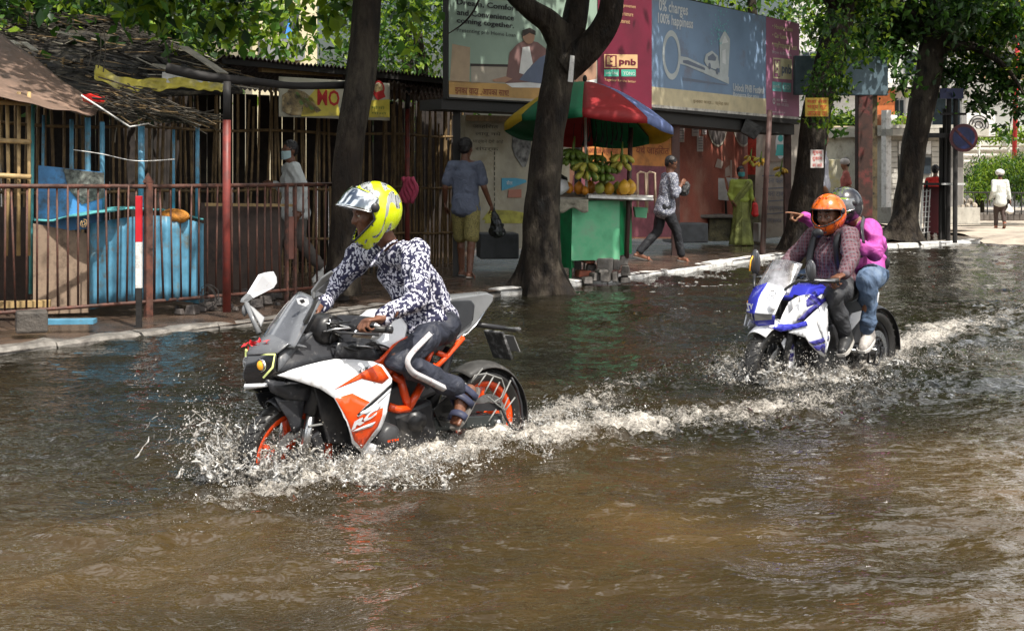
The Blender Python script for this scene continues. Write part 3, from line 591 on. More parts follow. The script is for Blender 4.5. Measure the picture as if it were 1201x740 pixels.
bp_.poly(m, m2, 0, .02); bp_.poly(m, [(432, 118), (456, 117), (456, 138), (432, 138)], 0, .02)
bp_.poly(m, [(330, 112), (342, 104), (356, 108), (366, 116), (372, 128), (366, 134), (340, 136), (330, 130)], 1, .02)
for k in range(5): bp_.poly(m, [(336 + k * 6, 106 + k * 3), (342 + k * 6, 104 + k * 4), (352 + k * 6, 118 + k * 3), (346 + k * 6, 121 + k * 3)], 3 if k % 2 else 1, .024)
bp_.text(m, 'MO', 371, 105, 397, 124, 2, .026, .02); bp_.disc(m, 443, 104, 7, 9, 2, .022, hole=.75); bp_.disc(m, 443, 104, 5, 6, 1, .022); bp_.poly(m, [(436, 110), (448, 106), (451, 114), (442, 118)], 2, .025)
for (x0, y0, x1, y1) in ((434, 124, 450, 128), (434, 131, 452, 134)): bp_.text(m, 'मोमो', x0, y0, x1, y1, 3, .026)
obj('print', m, [bn_y, bn_b, bn_r, bn_g], ban, world=True)

# pale bamboo screen at the left edge
ps = thing('bamboo_screen', W(-40, 330, 12.2), 'pale bamboo lattice screen at the left edge under the brown tarpaulin', 'screen')
for x in range(-76, 40, 12):
    m = MB().tube([W(x + rnd.uniform(-2, 2), 300, 12.2), W(x + 2, 210, 12.2), W(x + rnd.uniform(0, 5), 108, 12.2)], [.021, .018, .02], 6); obj('cane', m, bambL, ps, world=True, smooth=True)
for y in (119, 164, 205): obj('cane', MB().tube([W(-80, y - 3, 12.14), W(36, y + 3, 12.14)], .026, 7), bambL, ps, world=True, smooth=True)

# blue kiosk behind the railing
kd = 12.7
ki = thing('kiosk', W(140, 360, kd), 'sky blue street kiosk with thin posts and a wavy blue counter behind the railing', 'kiosk')
K = PL(W(36, 0, 12.5)[:2], W(240, 0, 13.3)[:2])
for (px, y0, y1, w) in ((37, 118, 345, 5), (50, 135, 262, 3.5), (85, 140, 262, 5), (104, 138, 262, 7), (121, 143, 262, 6), (167, 148, 262, 8), (205, 152, 250, 3.5), (233, 140, 262, 5)):
    a = K.px(px, y1); b = K.px(px + (2 if px < 60 else 0), y0); r = w * kd / F / 2
    obj('post', MB().tube([K.at(a[0], a[1], -.05), K.at(b[0], b[1], -.05)], r, 8), turq if px < 40 else blue, ki, world=True, smooth=True)
m = MB(); K.poly(m, [(45, 194), (120, 202), (120, 268), (45, 272)], 0, .0, .02); obj('upper_panel', m, blue2, ki, world=True)
m = MB(); K.poly(m, [(74, 198), (122, 203), (122, 232), (96, 240), (80, 222)], 0, .01); obj('flaked_patch', m, M('flaked_paint', (.16, .17, .15), .8, var=.6, scale=22, dirt=(.05, .05, .045), damt=.6, dscale=20), ki, world=True)
m = MB(); K.poly(m, [(38, 262), (103, 274), (103, 366), (38, 368)], 0, .06, .03); obj('plywood_board', m, beige, ki, world=True)
# wavy counter front, bowing out toward the street
def cf(u, v):
    x = 103 + (236 - 103) * u; y = 262 - 10 * sin(u * pi) + (362 - 262 - 6 * u) * (1 - v)
    q = K.px(x, y); return K.at(q[0], q[1], .10 + .28 * sin(u * pi) + .018 * sin(u * 20 * pi))
obj('counter_front', MB().grid(cf, 90, 6), blue, ki, world=True, smooth=True, solid=.006)
def ct(u, v):
    x = 40 + (238 - 40) * u; q = K.px(x, 262 - 14 * sin(max(0, (u - .1)) * 3.4)); return K.at(q[0], q[1] + .03 + .02 * nz((u * 9, v * 2, 4)), .02 + .38 * sin(min(1, u * 1.1) * pi) * (1 - v) - .35 * v)
obj('counter_top', MB().grid(ct, 40, 5), turq, ki, world=True, smooth=True, solid=.02)
tag(obj('sack', MB().sph(W(204, 254, 12.9), (.16, .1, .08), 14, 8), M('orange_sack', (.5, .2, .03), .7, var=.4, scale=20, bump=.02, bscale=20), smooth=True), 'small orange sack on the turquoise kiosk counter', 'sack')
# thin white pipe frame hanging under the awning
tag(obj('frame_pipe', MB().tube([W(95, 112, 12.2), W(120, 128, 12.3), W(152, 149, 12.4), W(176, 145, 12.9)], .009, 6), kw, smooth=True), 'thin white bent pipe under the corner of the brown tarpaulin', 'pipe')
tag(obj('cable', MB().tube(smooth_path([W(86, 176, 12.45), W(120, 181, 12.5), W(160, 189, 12.6), W(205, 187, 12.8)]), .005, 5), kw, smooth=True), 'thin pale cable sagging between the blue kiosk posts', 'cable')
# debris pieces on the wet ground by the railing
cb = M('old_concrete', (.17, .15, .13), .7, var=.4, dirt=(.06, .05, .045), damt=.5, bump=.01, bscale=30)
tag(obj('concrete_block', MB().box(WG(32, 392, .08) + V(0, .1, .1), (.26, .2, .19), Matrix.Rotation(.4, 3, 'Z')), M('dark_old_concrete', (.08, .07, .06), .7, var=.4, bump=.01), bevel=.02), 'squat concrete block at the foot of the railing at the far left', 'block')
tag(obj('plank', MB().box(WG(75, 381, .12) + V(0, .1, .02), (.48, .16, .04), Matrix.Rotation(.1, 3, 'Z')), blue), 'blue plank lying on the wet ground under the railing', 'plank')
tag(obj('plank', MB().box(WG(15, 372, .12) + V(0, .25, .1), (.5, .12, .06), Matrix.Rotation(.25, 3, 'Z')), bambL), 'broken pale board propped behind the railing at the far left', 'plank')
stl = []
rub = M('wet_rubble', (.06, .05, .045), .5, var=.5, bump=.01)
for k in range(26):
    px = rnd.uniform(195, 400); c = WG(px, rnd.uniform(352, 372) - (px - 195) * .07, .07); sz = rnd.uniform(.04, .12)
    stl.append(obj('stone', MB().box(c + V(0, .15, sz * .3), (sz * 1.4, sz, sz * .8), Matrix.Rotation(rnd.uniform(0, 3), 3, 'Z'), taper=.7), rub, bevel=.01)); stl[-1]['px'] = px
stl.sort(key=lambda o: o['px'])
for k, o in enumerate(stl): del o['px']; tag(o, ORD(k) + ' wet dark stone from the left in the rubble strip behind the railing', 'stone', 'wet stones strewn behind the railing')

# brown tarpaulin awning, upper left
tarp = M('brown_tarpaulin', (.17, .11, .08), .7, var=.2, scale=3, dirt=(.34, .22, .16), damt=.3, dscale=2.2, bump=.012, bscale=5, transl=.1)
def aw(u, v):
    a = W(-60, -5, 14.2).lerp(W(118, 127, 13.3), u); b = W(-70, 100, 11.6).lerp(W(100, 135, 12.1), u); p = a.lerp(b, v)
    return p + V(0, 0, -.10 * sin(pi * v) * (1 - u * .6) + .03 * nz((u * 6, v * 4, 0)))
tag(obj('awning', MB().grid(aw, 30, 20), tarp, smooth=True, solid=.008), 'brown tarpaulin awning sloping down at the upper left over the bamboo screen', 'awning')
tag(obj('rope', MB().tube([W(0, 48, 13.7), W(60, 90, 13.5), W(112, 126, 13.3), W(128, 132, 13)], .012, 6), dark), 'dark rope along the upper edge of the brown tarpaulin', 'rope')
m = MB(); rr = random.Random(5)
c = W(110, 117, 12.9)
m.sph(c + V(0, -.02, .0), (.13, .07, .045), 18, 12, Matrix.Rotation(.22, 3, 'Y')); m.v = [tuple(V(*p) + V(.02, .02, .028) * fbm(p, 16)) for p in m.v]
tag(obj('cloth', m, M('bright_red_cloth', (.75, .02, .015), .7, var=.15), smooth=True), 'bright red cloth bundled on the edge of the brown tarpaulin', 'cloth')

# rotten thatch roof with debris
th = M('rotten_thatch', (.016, .013, .010), .9, var=.6, scale=9, dirt=(.10, .085, .06), damt=.35, dscale=6, bump=.04, bscale=12)
rf = thing('thatch_roof', W(150, 330, 16), 'sagging rotten thatch roof covered in debris behind the tarpaulin', 'roof')
def tr(u, v):
    a = W(-40, 10, 18.2).lerp(W(140, 22, 18.5), min(1, u / .55)).lerp(W(275, 88, 16.5), max(0, (u - .55) / .45)); b = W(20, 118, 14.0).lerp(W(285, 108, 14.6), u); p = a.lerp(b, v)
    return p + V(0, 0, .14 * fbm((p.x * 2, p.y * 2, 0)) * sin(pi * min(1, v * 1.1)))
obj('thatch', MB().grid(tr, 60, 30), th, rf, world=True, smooth=True, solid=.05)
stick_ms = [M('grey_stick', (.07, .06, .045), .8, var=.4), th, bamb, M('pale_scrap', (.30, .27, .21), .7, var=.4)]
m = MB()
for k in range(420):
    u, v = rr.random(), rr.random(); p = V(*tr(u, v)); a = rr.gauss(0.3, .5); l = rr.uniform(.12, .7); dv = V(cos(a), -sin(a) * .6, -.28 + rr.gauss(0, .1)) * l
    m.beam(p + V(0, 0, .05) - dv / 2, p + V(0, 0, .07 + rr.random() * .06) + dv / 2, rr.uniform(.012, .05), .012, mi=rr.choice([0, 1, 1, 1, 1, 1, 2, 3]))
so_ = obj('debris', m, stick_ms, rf, world=True); so_['kind'] = 'stuff'
for (x0, y0, x1, y1, w) in ((185, 76, 212, 86, .14), (205, 92, 262, 101, .10), (12, 48, 22, 53, .08), (28, 50, 42, 60, .07), (215, 55, 262, 86, .16), (70, 38, 90, 42, .1)):
    obj('scrap_board', MB().beam(W(x0, y0, 14.6), W(x1, y1, 14.3), w, .015), stick_ms[3], rf, world=True)
yt = M('yellow_plastic_sheet', (.50, .42, .06), .45, var=.35, scale=5, dirt=(.45, .42, .30), damt=.3, dscale=2, transl=.2)
yt2 = M('grey_plastic_sheet', (.45, .44, .40), .45, var=.3, scale=6)
yp = smooth_path([W(112, 82, 14.1), W(140, 94, 14.0), W(170, 99, 13.9), W(205, 96, 13.9), W(235, 99, 13.9), W(262, 103, 13.8)], 8)
def ys_(u, v):
    k = u * (len(yp) - 1); i = min(int(k), len(yp) - 2); p = yp[i].lerp(yp[i + 1], k - i); return p + V(0, -.05 * v + .035 * nz((u * 17, v * 3, 7)), .05 + .03 * nz((u * 8, 0, 0)) - (.15 - .05 * u + .06 * nz((u * 11, 0, 3))) * v)
tag(obj('plastic_sheet', MB().grid(ys_, 60, 8), yt, smooth=True, solid=.004), 'rumpled yellow plastic sheet hanging over the eave of the thatch roof', 'sheet')
tag(obj('plastic_sheet', MB().grid(lambda u, v: V(*ys_(.5 + .5 * u, v)) + V(.02, .03, .07 - .05 * v), 40, 6), yt2, smooth=True, solid=.004), 'grey white plastic sheet lying on the eave beside the dark beam', 'sheet')
# heap of dead twigs lodged above the kiosk
m = MB()
for k in range(230):
    t = rr.random(); c = W(128, 118, 12.8).lerp(W(238, 139, 13.2), t) + V(0, rr.uniform(-.25, .25), rr.gauss(0, .085) * (1 - t * .7)); l = rr.uniform(.15, .6); a = rr.gauss(0, .25)
    dv = V(cos(a), rr.gauss(0, .3), -.16 + rr.gauss(0, .18)) * l
    m.tube([c - dv / 2, c + V(0, 0, rr.gauss(0, .02)), c + dv / 2], rr.uniform(.003, .009), 4, mi=rr.choice([0, 0, 1, 2]))
tag(obj('twig_heap', m, stick_ms[:3]), 'heap of dead grey twigs lodged on top of the kiosk frame', 'twigs', kind='stuff')
for (x, y0, y1, k) in ((118, 40, 80, 0), (122, 35, 85, 1), (105, 60, 78, 2), (160, 150, 165, 4), (137, 150, 168, 5)):
    tag(obj('hanging_root', MB().tube(smooth_path([W(x, y0, 13.6), W(x + 2 * sin(k), (y0 + y1) / 2, 13.6), W(x - 3 + 2 * k % 3, y1, 13.6)]), .006, 5), stick_ms[0], smooth=True), {0: 'long grey root hanging leftmost over the thatch debris', 1: 'longest grey root hanging over the thatch right of its twin', 2: 'short grey root hanging over the thatch near the tarpaulin', 4: 'short root hanging at the right under the twig heap', 5: 'short root hanging at the left under the twig heap'}[k], 'root', 'thin roots hanging over the roof and kiosk')
# cream building far behind the shacks
cm = M('cream_render', (.62, .54, .36), .8, var=.12, dirt=(.45, .40, .3), damt=.2)
cbd = thing('building', W(340, 210, 42), 'cream and grey building with a blue sign seen between the tree crowns', 'building')
Bp = PL(W(296, 0, 42)[:2], W(400, 0, 44)[:2])
def bx(mb, pl, x0, y0, x1, y1, off, th, mi=0): pl.poly(mb, [(x0, y1), (x1, y1), (x1, y0), (x0, y0)], mi, off, th); return mb
obj('wall', bx(MB(), Bp, 296, -60, 372, 215, 0, 6), cm, cbd, world=True)
obj('grey_band', bx(MB(), Bp, 302, 47, 352, 72, .35, .3), M('grey_band_paint', (.2, .2, .21), .7), cbd, world=True)
obj('window', bx(MB(), Bp, 327, 12, 349, 48, .12, .1), M('dark_window', (.04, .045, .05), .2), cbd, world=True)
m = MB(); Bp.poly(m, [(331, 46), (336, 22), (342, 46)], 0, .16); Bp.poly(m, [(334, 20), (335, 8), (339, 8), (341, 20)], 1, .16); obj('sign', m, [flat('logo_blue', (.05, .25, .7)), flat('logo_orange', (.7, .3, .15))], cbd, world=True)
# pink cloth on the sticks
pc = M('pink_cloth', (.55, .08, .15), .8, var=.2)
m = MB()
for k in range(6): m.tube([W(472 + k * 3 + 3 * sin(t + k), 208 + t * 5, 18.2) + V(0, -.03 * k, 0) for t in range(7)], .03, 6)
tag(obj('cloth', m, pc, smooth=True), 'crumpled pink cloth hung on the stick fence beside the yellow helmet', 'cloth')
# ------------------------------------------------------------------ billboards
fr_dark = M('billboard_frame_dark', (.03, .028, .026), .7); edge_w = M('peeling_white_edge', (.6, .57, .52), .7, dirt=(.25, .22, .2), damt=.4, dscale=8)
p_teal = M('print_dull_green', (.28, .38, .30), .55, var=.14, scale=1.2); p_tan = flat('print_tan', (.48, .36, .24)); p_or = M('print_ochre', (.52, .30, .09), .55, var=.2, scale=2)
p_mar = M('print_maroon', (.13, .006, .024), .5, var=.15, scale=2); p_ink = flat('print_ink', (.02, .02, .025)); p_wh = flat('print_white', (.72, .72, .70)); p_skin = flat('print_skin', (.4, .23, .15))
p_shirt = flat('print_brown_shirt', (.20, .11, .10)); p_den = flat('print_denim', (.12, .15, .22)); p_gold = flat('print_gold', (.62, .40, .20)); p_grn = flat('print_green_chip', (.08, .42, .30)); p_beige = flat('print_beige', (.42, .37, .30)); p_hair = flat('print_hair', (.04, .03, .025)); p_marn = flat('print_dark_red', (.22, .05, .03))
L1 = PL((-.86, 17.0), (2.0, 19.4))
lb = thing('billboard', (L1.at(0, .1)), 'loan billboard with a resting man and a maroon panel behind the forked tree', 'billboard')
a = L1.px(525, 116); zb = a[1]; Lx = L1.px(763, 100)[0]
obj('board', MB().poly3([L1.at(0, zb), L1.at(Lx, zb), L1.at(Lx, zb + 2.35), L1.at(0, zb + 2.35)], L1.n * -.10), fr_dark, lb, world=True)
m = MB(); bt = lambda x, o=0: 114 + (x - 525) * .055 + o
L1.poly(m, [(526, bt(526, -1)), (700, bt(700, -1)), (700, -160), (526, -160)], 0, .006)
L1.poly(m, [(700, 125), (764, 128), (764, -170), (702, -165)], 3, .008)
L1.poly(m, [(526, bt(526, -19)), (692, bt(692, -19)), (692, bt(692, -3)), (526, bt(526, -3))], 2, .010)
L1.poly(m, [(526, bt(526, -3)), (692, bt(692, -3)), (692, bt(692, 0)), (526, bt(526, 0))], 9, .012)
L1.poly(m, [(527, 97), (550, 97), (551, 56), (530, 52)], 1, .010); L1.poly(m, [(552, 98), (598, 98), (598, 77), (552, 76)], 9, .010); L1.poly(m, [(551, 78), (598, 79), (598, 76), (551, 75)], 11, .013)
# the resting man: shirt, vest, legs, head
L1.poly(m, [(592, 98), (597, 62), (606, 52), (616, 47), (630, 50), (640, 58), (643, 72), (640, 96)], 10, .014); L1.poly(m, [(612, 56), (620, 55), (624, 75), (614, 88), (608, 86)], 5, .017)
L1.poly(m, [(608, 94), (618, 82), (632, 68), (645, 62), (656, 72), (652, 98), (640, 99), (622, 97)], 12, .018); L1.disc(m, 619, 43, 7, 9, 6, .02); L1.poly(m, [(611, 44), (612, 36), (620, 33), (627, 37), (627, 42), (620, 39), (615, 42)], 11, .023)
L1.poly(m, [(576, 94), (592, 90), (600, 93), (592, 97), (578, 96)], 6, .02); L1.poly(m, [(592, 98), (640, 96), (655, 98), (690, 104), (600, 103)], 5, .012)
L1.poly(m, [(672, 96), (684, 70), (699, 58), (699, 98)], 6, .014); L1.poly(m, [(664, 100), (699, 93), (699, 108), (664, 104)], 5, .016)
for st, x0, y0, x1, y1, b in (('Dream, Comfort', 535, -1, 607, 7, .02), ('and Convenience', 535, 11, 602, 18, .02), ('coming together.', 535, 21, 602, 29, .02), ('Presenting pnb Home Loan', 535, 33, 604, 39, 0)): L1.text(m, st, x0, y0, x1, y1, 4, .016, b)
L1.text(m, 'इनका वादा...आपका साथ!', 533, 102, 596, 111, 13, .016, .005)
for y, w in ((3, 745), (12, 742), (21, 738)): L1.text(m, '• Home improvement' if y < 5 else '• Flexible tenure' if y < 15 else '• Low interest', 716, y, w, y + 5, 7, .012)
def pnb_logo(m, pl, x0, y0, x1, y1, sk, gi, mi_, ii, off=.012):
    f = lambda u, v: (x0 + (x1 - x0) * u, y0 + (y1 - y0) * v + sk * u)
    q = lambda a, b, c, d: [f(a, d), f(c, d), f(c, b), f(a, b)]
    pl.poly(m, q(0, 0, 1, 1), gi, off); pl.poly(m, q(.03, .07, .37, .93), mi_, off + .004)
    pl.poly(m, q(.07, .15, .16, .72), gi, off + .007); pl.poly(m, q(.07, .60, .30, .75), gi, off + .007); pl.poly(m, q(.24, .15, .32, .88), gi, off + .0075); pl.disc(m, *f(.215, .36), (x1 - x0) * .055, (y1 - y0) * .13, gi, off + .008)
    a, b = f(.44, .25), f(.95, .82); pl.text(m, 'pnb', a[0], a[1], b[0], b[1], ii, off + .008, .03)
pnb_logo(m, L1, 708, 64, 747, 80, .5, 7, 3, 3)
L1.poly(m, [(708, 90), (725, 90), (725, 82), (708, 82)], 8, .012); L1.poly(m, [(728, 90), (745, 90), (745, 82), (728, 82)], 8, .012)
L1.text(m, 'pnb ONE', 710, 84, 724, 88, 5, .016); L1.text(m, 'YONO', 730, 84, 744, 88, 5, .016); L1.text(m, 'Together for the better', 708, 92, 745, 96, 7, .014)
obj('print', m, [p_teal, p_tan, p_or, p_mar, p_ink, p_wh, p_skin, p_gold, p_grn, p_beige, p_shirt, p_hair, p_den, p_marn], lb, world=True)
for x in (.35, 2.6): obj('post', MB().box(L1.at(x, 1.3, -.25), (.1, .1, 2.6)), fr_dark, lb, world=True)
obj('underframe', MB().poly3([L1.at(-.05, zb - .14, -.06), L1.at(Lx, zb - .14, -.06), L1.at(Lx, zb, -.06), L1.at(-.05, zb, -.06)], L1.n * -.5), fr_dark, lb, world=True)
# key billboard
L2 = PL((2.27, 21.0), (5.62, 25.0))
rb = thing('billboard', L2.at(0, .1), 'blue loan billboard with a giant key, car and house and pink right end', 'billboard')
zb2 = L2.px(762, 127)[1]; ex = L2.px(937, 100)[0]
p_bl = M('print_slate_blue', (.20, .29, .42), .5, var=.12, scale=.9, dirt=(.2, .22, .28), damt=.2, dscale=2); p_pk = M('print_mauve', (.42, .17, .27), .5, var=.12, scale=1); p_cr = M('print_cream', (.62, .53, .34), .55, var=.1); p_key = flat('print_silver', (.50, .54, .54)); p_sh = flat('print_shadow_blue', (.17, .2, .26)); p_txt = flat('print_text_white', (.68, .7, .7)); p_yel = flat('print_pale_yellow', (.72, .66, .42)); p_tl = flat('print_teal_chip', (.18, .5, .5))
obj('board', MB().poly3([L2.at(0, zb2 - .02), L2.at(ex, zb2 - .10), L2.at(ex, zb2 + 1.87), L2.at(0, zb2 + 1.93)], L2.n * -.14), fr_dark, rb, world=True)
m = MB()
def tp(x): return -9 + (x - 762) * .212
def bo(x): return 126 + (x - 762) * .083
def q4(x0, x1, ta, tb, mi, off):   # strip between fractions of the board height
    f = lambda x, t: (x, tp(x) + (bo(x) - tp(x)) * t); L2.poly(m, [f(x0, tb), f(x1, tb), f(x1, ta), f(x0, ta)], mi, off)
q4(762, 898, .0, .975, 0, .006); q4(898, 937, .0, .985, 1, .008); q4(762, 898, .82, .975, 2, .010); q4(762, 937, .975, 1.0, 8, .012)
L2.disc(m, 787, 65, 10.5, 29, 3, .012, 30, hole=.76); L2.poly(m, [(796, 66), (806, 68), (854, 91), (854, 99), (806, 78), (796, 75)], 3, .014); L2.poly(m, [(800, 71), (806, 71), (826, 80), (826, 83), (800, 74)], 4, .017)
L2.poly(m, [(800, 91), (850, 99), (854, 101), (800, 95)], 4, .011)
L2.poly(m, [(825, 72), (827, 64), (834, 60), (841, 66), (843, 80), (838, 82), (828, 78)], 3, .018); L2.poly(m, [(829, 67), (835, 63), (839, 68), (838, 72), (829, 71)], 4, .021)
L2.poly(m, [(843, 88), (843, 47), (849, 36), (855, 46), (855, 52), (853, 91)], 3, .018); L2.poly(m, [(846, 74), (846, 60), (850, 58), (850, 76)], 5, .021); L2.poly(m, [(845, 52), (849, 42), (853, 50)], 5, .021); L2.disc(m, 831, 78, 1.5, 4, 4, .022); L2.disc(m, 840, 84, 1.5, 4, 4, .022)
rr = random.Random(3)
for k in range(60): x = rr.gauss(843, 5); y = rr.uniform(12, 52); L2.disc(m, x, y, .5, 1.1, 7, .019 + .00002 * k, 5)
L2.text(m, '0% charges', 772, -1, 806, 17, 5, .014, .02, ); L2.text(m, '100% happiness', 771, 15, 812, 31, 5, .014, .02)
L2.text(m, 'Unlock PNB Festival', 859, 98, 895, 107, 5, .014, .02); L2.text(m, 'Bonanza for you', 859, 108, 889, 115, 5, .014, .02); L2.text(m, 'इनका वादा... स्नेह का', 812, 116, 854, 122, 9, .014, .01)
L2.text(m, '• Housing Loan', 905, 28, 929, 35, 6, .014, .02); L2.text(m, '• Car Loan', 905, 38, 922, 44, 6, .014, .02); L2.text(m, '• myProperty Loan', 905, 48, 934, 57, 6, .014, .02); L2.text(m, 'from 6.8% p.a.', 905, 59, 928, 64, 5, .014)
pnb_logo(m, L2, 906, 68, 928, 92, 2, 6, 1, 4, .014)
L2.poly(m, [(905, 107), (916, 108), (916, 97), (905, 96)], 7, .014); L2.poly(m, [(917, 108), (927, 109), (927, 98), (917, 97)], 7, .014); L2.text(m, 'pnb', 906, 99, 914, 104, 5, .018); L2.text(m, 'GO', 918, 100, 925, 105, 5, .018)
L2.disc(m, 907, 119, 1.5, 3.5, 5, .014, 12, hole=.6); L2.text(m, '1800 180 2222', 910, 116, 922, 119, 5, .014); L2.text(m, '1800 103 2222', 910, 121, 924, 124, 5, .014); L2.text(m, 'www.pnbindia.in', 905, 130, 920, 133, 5, .014)
for p in range(0): pass
obj('print', m, [p_bl, p_pk, p_cr, p_key, p_sh, p_txt, p_yel, p_tl, edge_w, flat('print_brown_ink', (.3, .22, .12))], rb, world=True)
obj('underframe', MB().poly3([L2.at(0, zb2 - .22, -.1), L2.at(ex, zb2 - .30, -.1), L2.at(ex, zb2 - .1, -.1), L2.at(0, zb2 - .02, -.1)], L2.n * -.5), fr_dark, rb, world=True)
brn = M('brown_iron_post', (.085, .045, .038), .6, var=.4, scale=4)
a = L2.px(940, 100)[0]
for x in (a - .05, 1.2): obj('post', MB().box(L2.at(x, 2.0 if x > 3 else 1.3, -.28), (.13, .13, 3.9 if x > 3 else 2.6)), brn, rb, world=True)

# ------------------------------------------------------------------ hoarding walls under the billboards
wt = M('grubby_white_wall', (.42, .39, .30), .8, var=.2, scale=2, dirt=(.30, .26, .17), damt=.45, dscale=1.6); ylw = M('yellow_green_smear', (.40, .38, .08), .8, var=.3)
W1 = PL(W(543, 0, 18.9)[:2], W(665, 0, 20.3)[:2])
w1 = thing('poster_wall', W1.at(0, .1), 'grubby white wall with handwriting and torn posters behind the walking man in shorts', 'wall')
m = MB(); W1.poly(m, [(545, 292), (668, 292), (668, 138), (545, 135)], 0, 0, .1); obj('wall', m, wt, w1, world=True)
m = MB(); W1.poly(m, [(546, 142), (668, 145), (668, 138), (546, 135)], 0, .03, .02); obj('top_batten', m, bamb, w1, world=True)
m = MB(); W1.poly(m, [(565, 258), (618, 260), (616, 250), (600, 247), (574, 246)], 0, .006); W1.poly(m, [(568, 262), (614, 262), (612, 252), (570, 253)], 0, .007); obj('yellow_smear', m, ylw, w1, world=True)
m = MB()
for k, st in enumerate(('जाहिरात', 'लावू नये', 'भाड्याने देणे आहे', 'संपर्क')): W1.text(m, st, 554 + (k % 2) * 3, 145 + k * 9, 584 + (k % 3) * 3, 151 + k * 9, 0, .008)
for k in range(14): W1.poly(m, [(579, 178 + k * 6), (580.2, 178 + k * 6), (580.2, 182 + k * 6), (579, 182 + k * 6)], 0, .008)
obj('writing', m, flat('dark_green_ink', (.08, .07, .05)), w1, world=True)
def poster(pl, pts, mat, label, prints=(), off=.012, mats=()):
    c = pl.at(*pl.px(*pts[0])); t = thing('poster', c, label, 'poster'); m = MB(); pl.poly(m, pts, 0, off, .006); obj('sheet', m, mat, t, world=True)
    if prints:
        m = MB(); [f(m) for f in prints]; obj('print', m, list(mats), t, world=True)
    return t
gph = M('grey_photo_print', (.19, .19, .18), .6, var=.75, scale=7)
poster(W1, [(603, 182), (612, 196), (616, 196), (622, 176), (622, 155), (606, 148), (601, 158), (600, 172)], gph, 'torn grey photo poster high on the white wall beside the black tree')
poster(W1, [(588, 224), (606, 218), (617, 214), (616, 211), (604, 209), (588, 209)], flat('poster_blue', (.08, .33, .48)), 'small blue poster scrap torn to a point on the white wall', [lambda m: W1.text(m, 'सेल', 593, 212, 600, 217, 0, .022)], mats=[p_wh])
poster(W1, [(595, 232), (611, 232), (611, 222), (596, 223)], flat('poster_brick', (.38, .16, .11)), 'small brick red notice pasted low on the white wall')
# orange and plum wall behind the fruit stall
W2 = PL(W(655, 0, 20.6)[:2], W(792, 0, 23.2)[:2])
w2 = thing('poster_wall', W2.at(0, .1), 'orange painted wall with a plum lower band behind the banana stall', 'wall')
m = MB(); W2.poly(m, [(652, 280), (795, 280), (795, 146), (652, 144)], 0, 0, .1); obj('wall', m, M('salmon_wall', (.50, .24, .15), .75, var=.2, dirt=(.35, .15, .1), damt=.3), w2, world=True)
m = MB(); W2.poly(m, [(690, 192), (792, 196), (792, 152), (690, 150)], 0, .006); obj('orange_field', m, M('orange_wall_paint', (.55, .22, .06), .7, var=.2), w2, world=True)
m = MB(); W2.poly(m, [(664, 278), (792, 278), (792, 196), (742, 194), (690, 200), (672, 206)], 0, .009); obj('plum_band', m, M('plum_wall_paint', (.22, .07, .09), .75, var=.25), w2, world=True)
m = MB(); W2.text(m, 'येथे जाहिरात', 745, 170, 784, 182, 0, .012, .01); W2.text(m, 'आपले स्वागत', 690, 172, 724, 182, 0, .012, .01); obj('writing', m, flat('brown_red_ink', (.25, .06, .03)), w2, world=True)
m = MB()
for k in range(2): x = 748 + 11 * k; m.tube([W(x, 250, 21.6), W(x, 204, 21.6), W(x + 3, 202, 21.6), W(x + 9, 203, 21.6), W(x + 10, 250, 21.6)], .022, 6)
tag(obj('tube_frame', m, M('cream_tube', (.5, .38, .27), .4), smooth=True), 'pale orange tubular frame leaning on the plum wall behind the walking man', 'frame')
# red wall
W3 = PL(W(789, 0, 24.2)[:2], W(884, 0, 27.6)[:2])
redw = M('weathered_red_wall', (.30, .085, .055), .75, var=.25, scale=1.5, dirt=(.36, .17, .12), damt=.4, dscale=1.2, bump=.01)
w3 = thing('poster_wall', W3.at(0, .1), 'weathered red wall with two dark ovals behind the woman in the green sari', 'wall')
m = MB(); W3.poly(m, [(788, 272), (886, 266), (888, 140), (788, 136)], 0, 0, .15); obj('wall', m, redw, w3, world=True)
m = MB(); 
for cx in (841, 871): W3.disc(m, cx, 143, 10.5, 28, 0, .01, 30); W3.disc(m, cx, 143, 11.5, 29.5, 1, .014, 30, hole=.92)
obj('oval_picture', m, [M('grey_oval_print', (.10, .085, .08), .6, var=.6, scale=5), p_beige], w3, world=True)
m = MB(); W3.poly(m, [(856, 210), (858, 210), (858, 188), (856, 188)], 0, .01); W3.poly(m, [(838, 196), (846, 198), (848, 190), (841, 186)], 0, .01); W3.poly(m, [(850, 208), (856, 206), (855, 194), (850, 198)], 0, .01); obj('paint_chip', m, flat('chipped_grey', (.42, .33, .28)), w3, world=True)
for (x0, y0, x1, y1, lb_) in ((795, 148, 802, 167, 'leftmost small printed notice on the red wall'), (811, 147, 819, 160, 'second small white notice from the left on the red wall'), (817, 160, 824, 178, 'lowest small notice on the red wall'), (823, 147, 828, 158, 'small notice touching the left dark oval on the red wall')):
    poster(W3, [(x0, y1), (x1, y1), (x1, y0), (x0, y0)], flat('notice_paper', (.50, .44, .42)), lb_, [lambda m, x0=x0, y0=y0, x1=x1, y1=y1: [W3.poly(m, [(x0 + 1, y0 + 3 + k * 3), (x1 - 1, y0 + 3 + k * 3), (x1 - 1, y0 + 2 + k * 3), (x0 + 1, y0 + 2 + k * 3)], 0, .022) for k in range(int((y1 - y0 - 2) / 3))]], mats=[flat('notice_ink', (.2, .17, .2))])
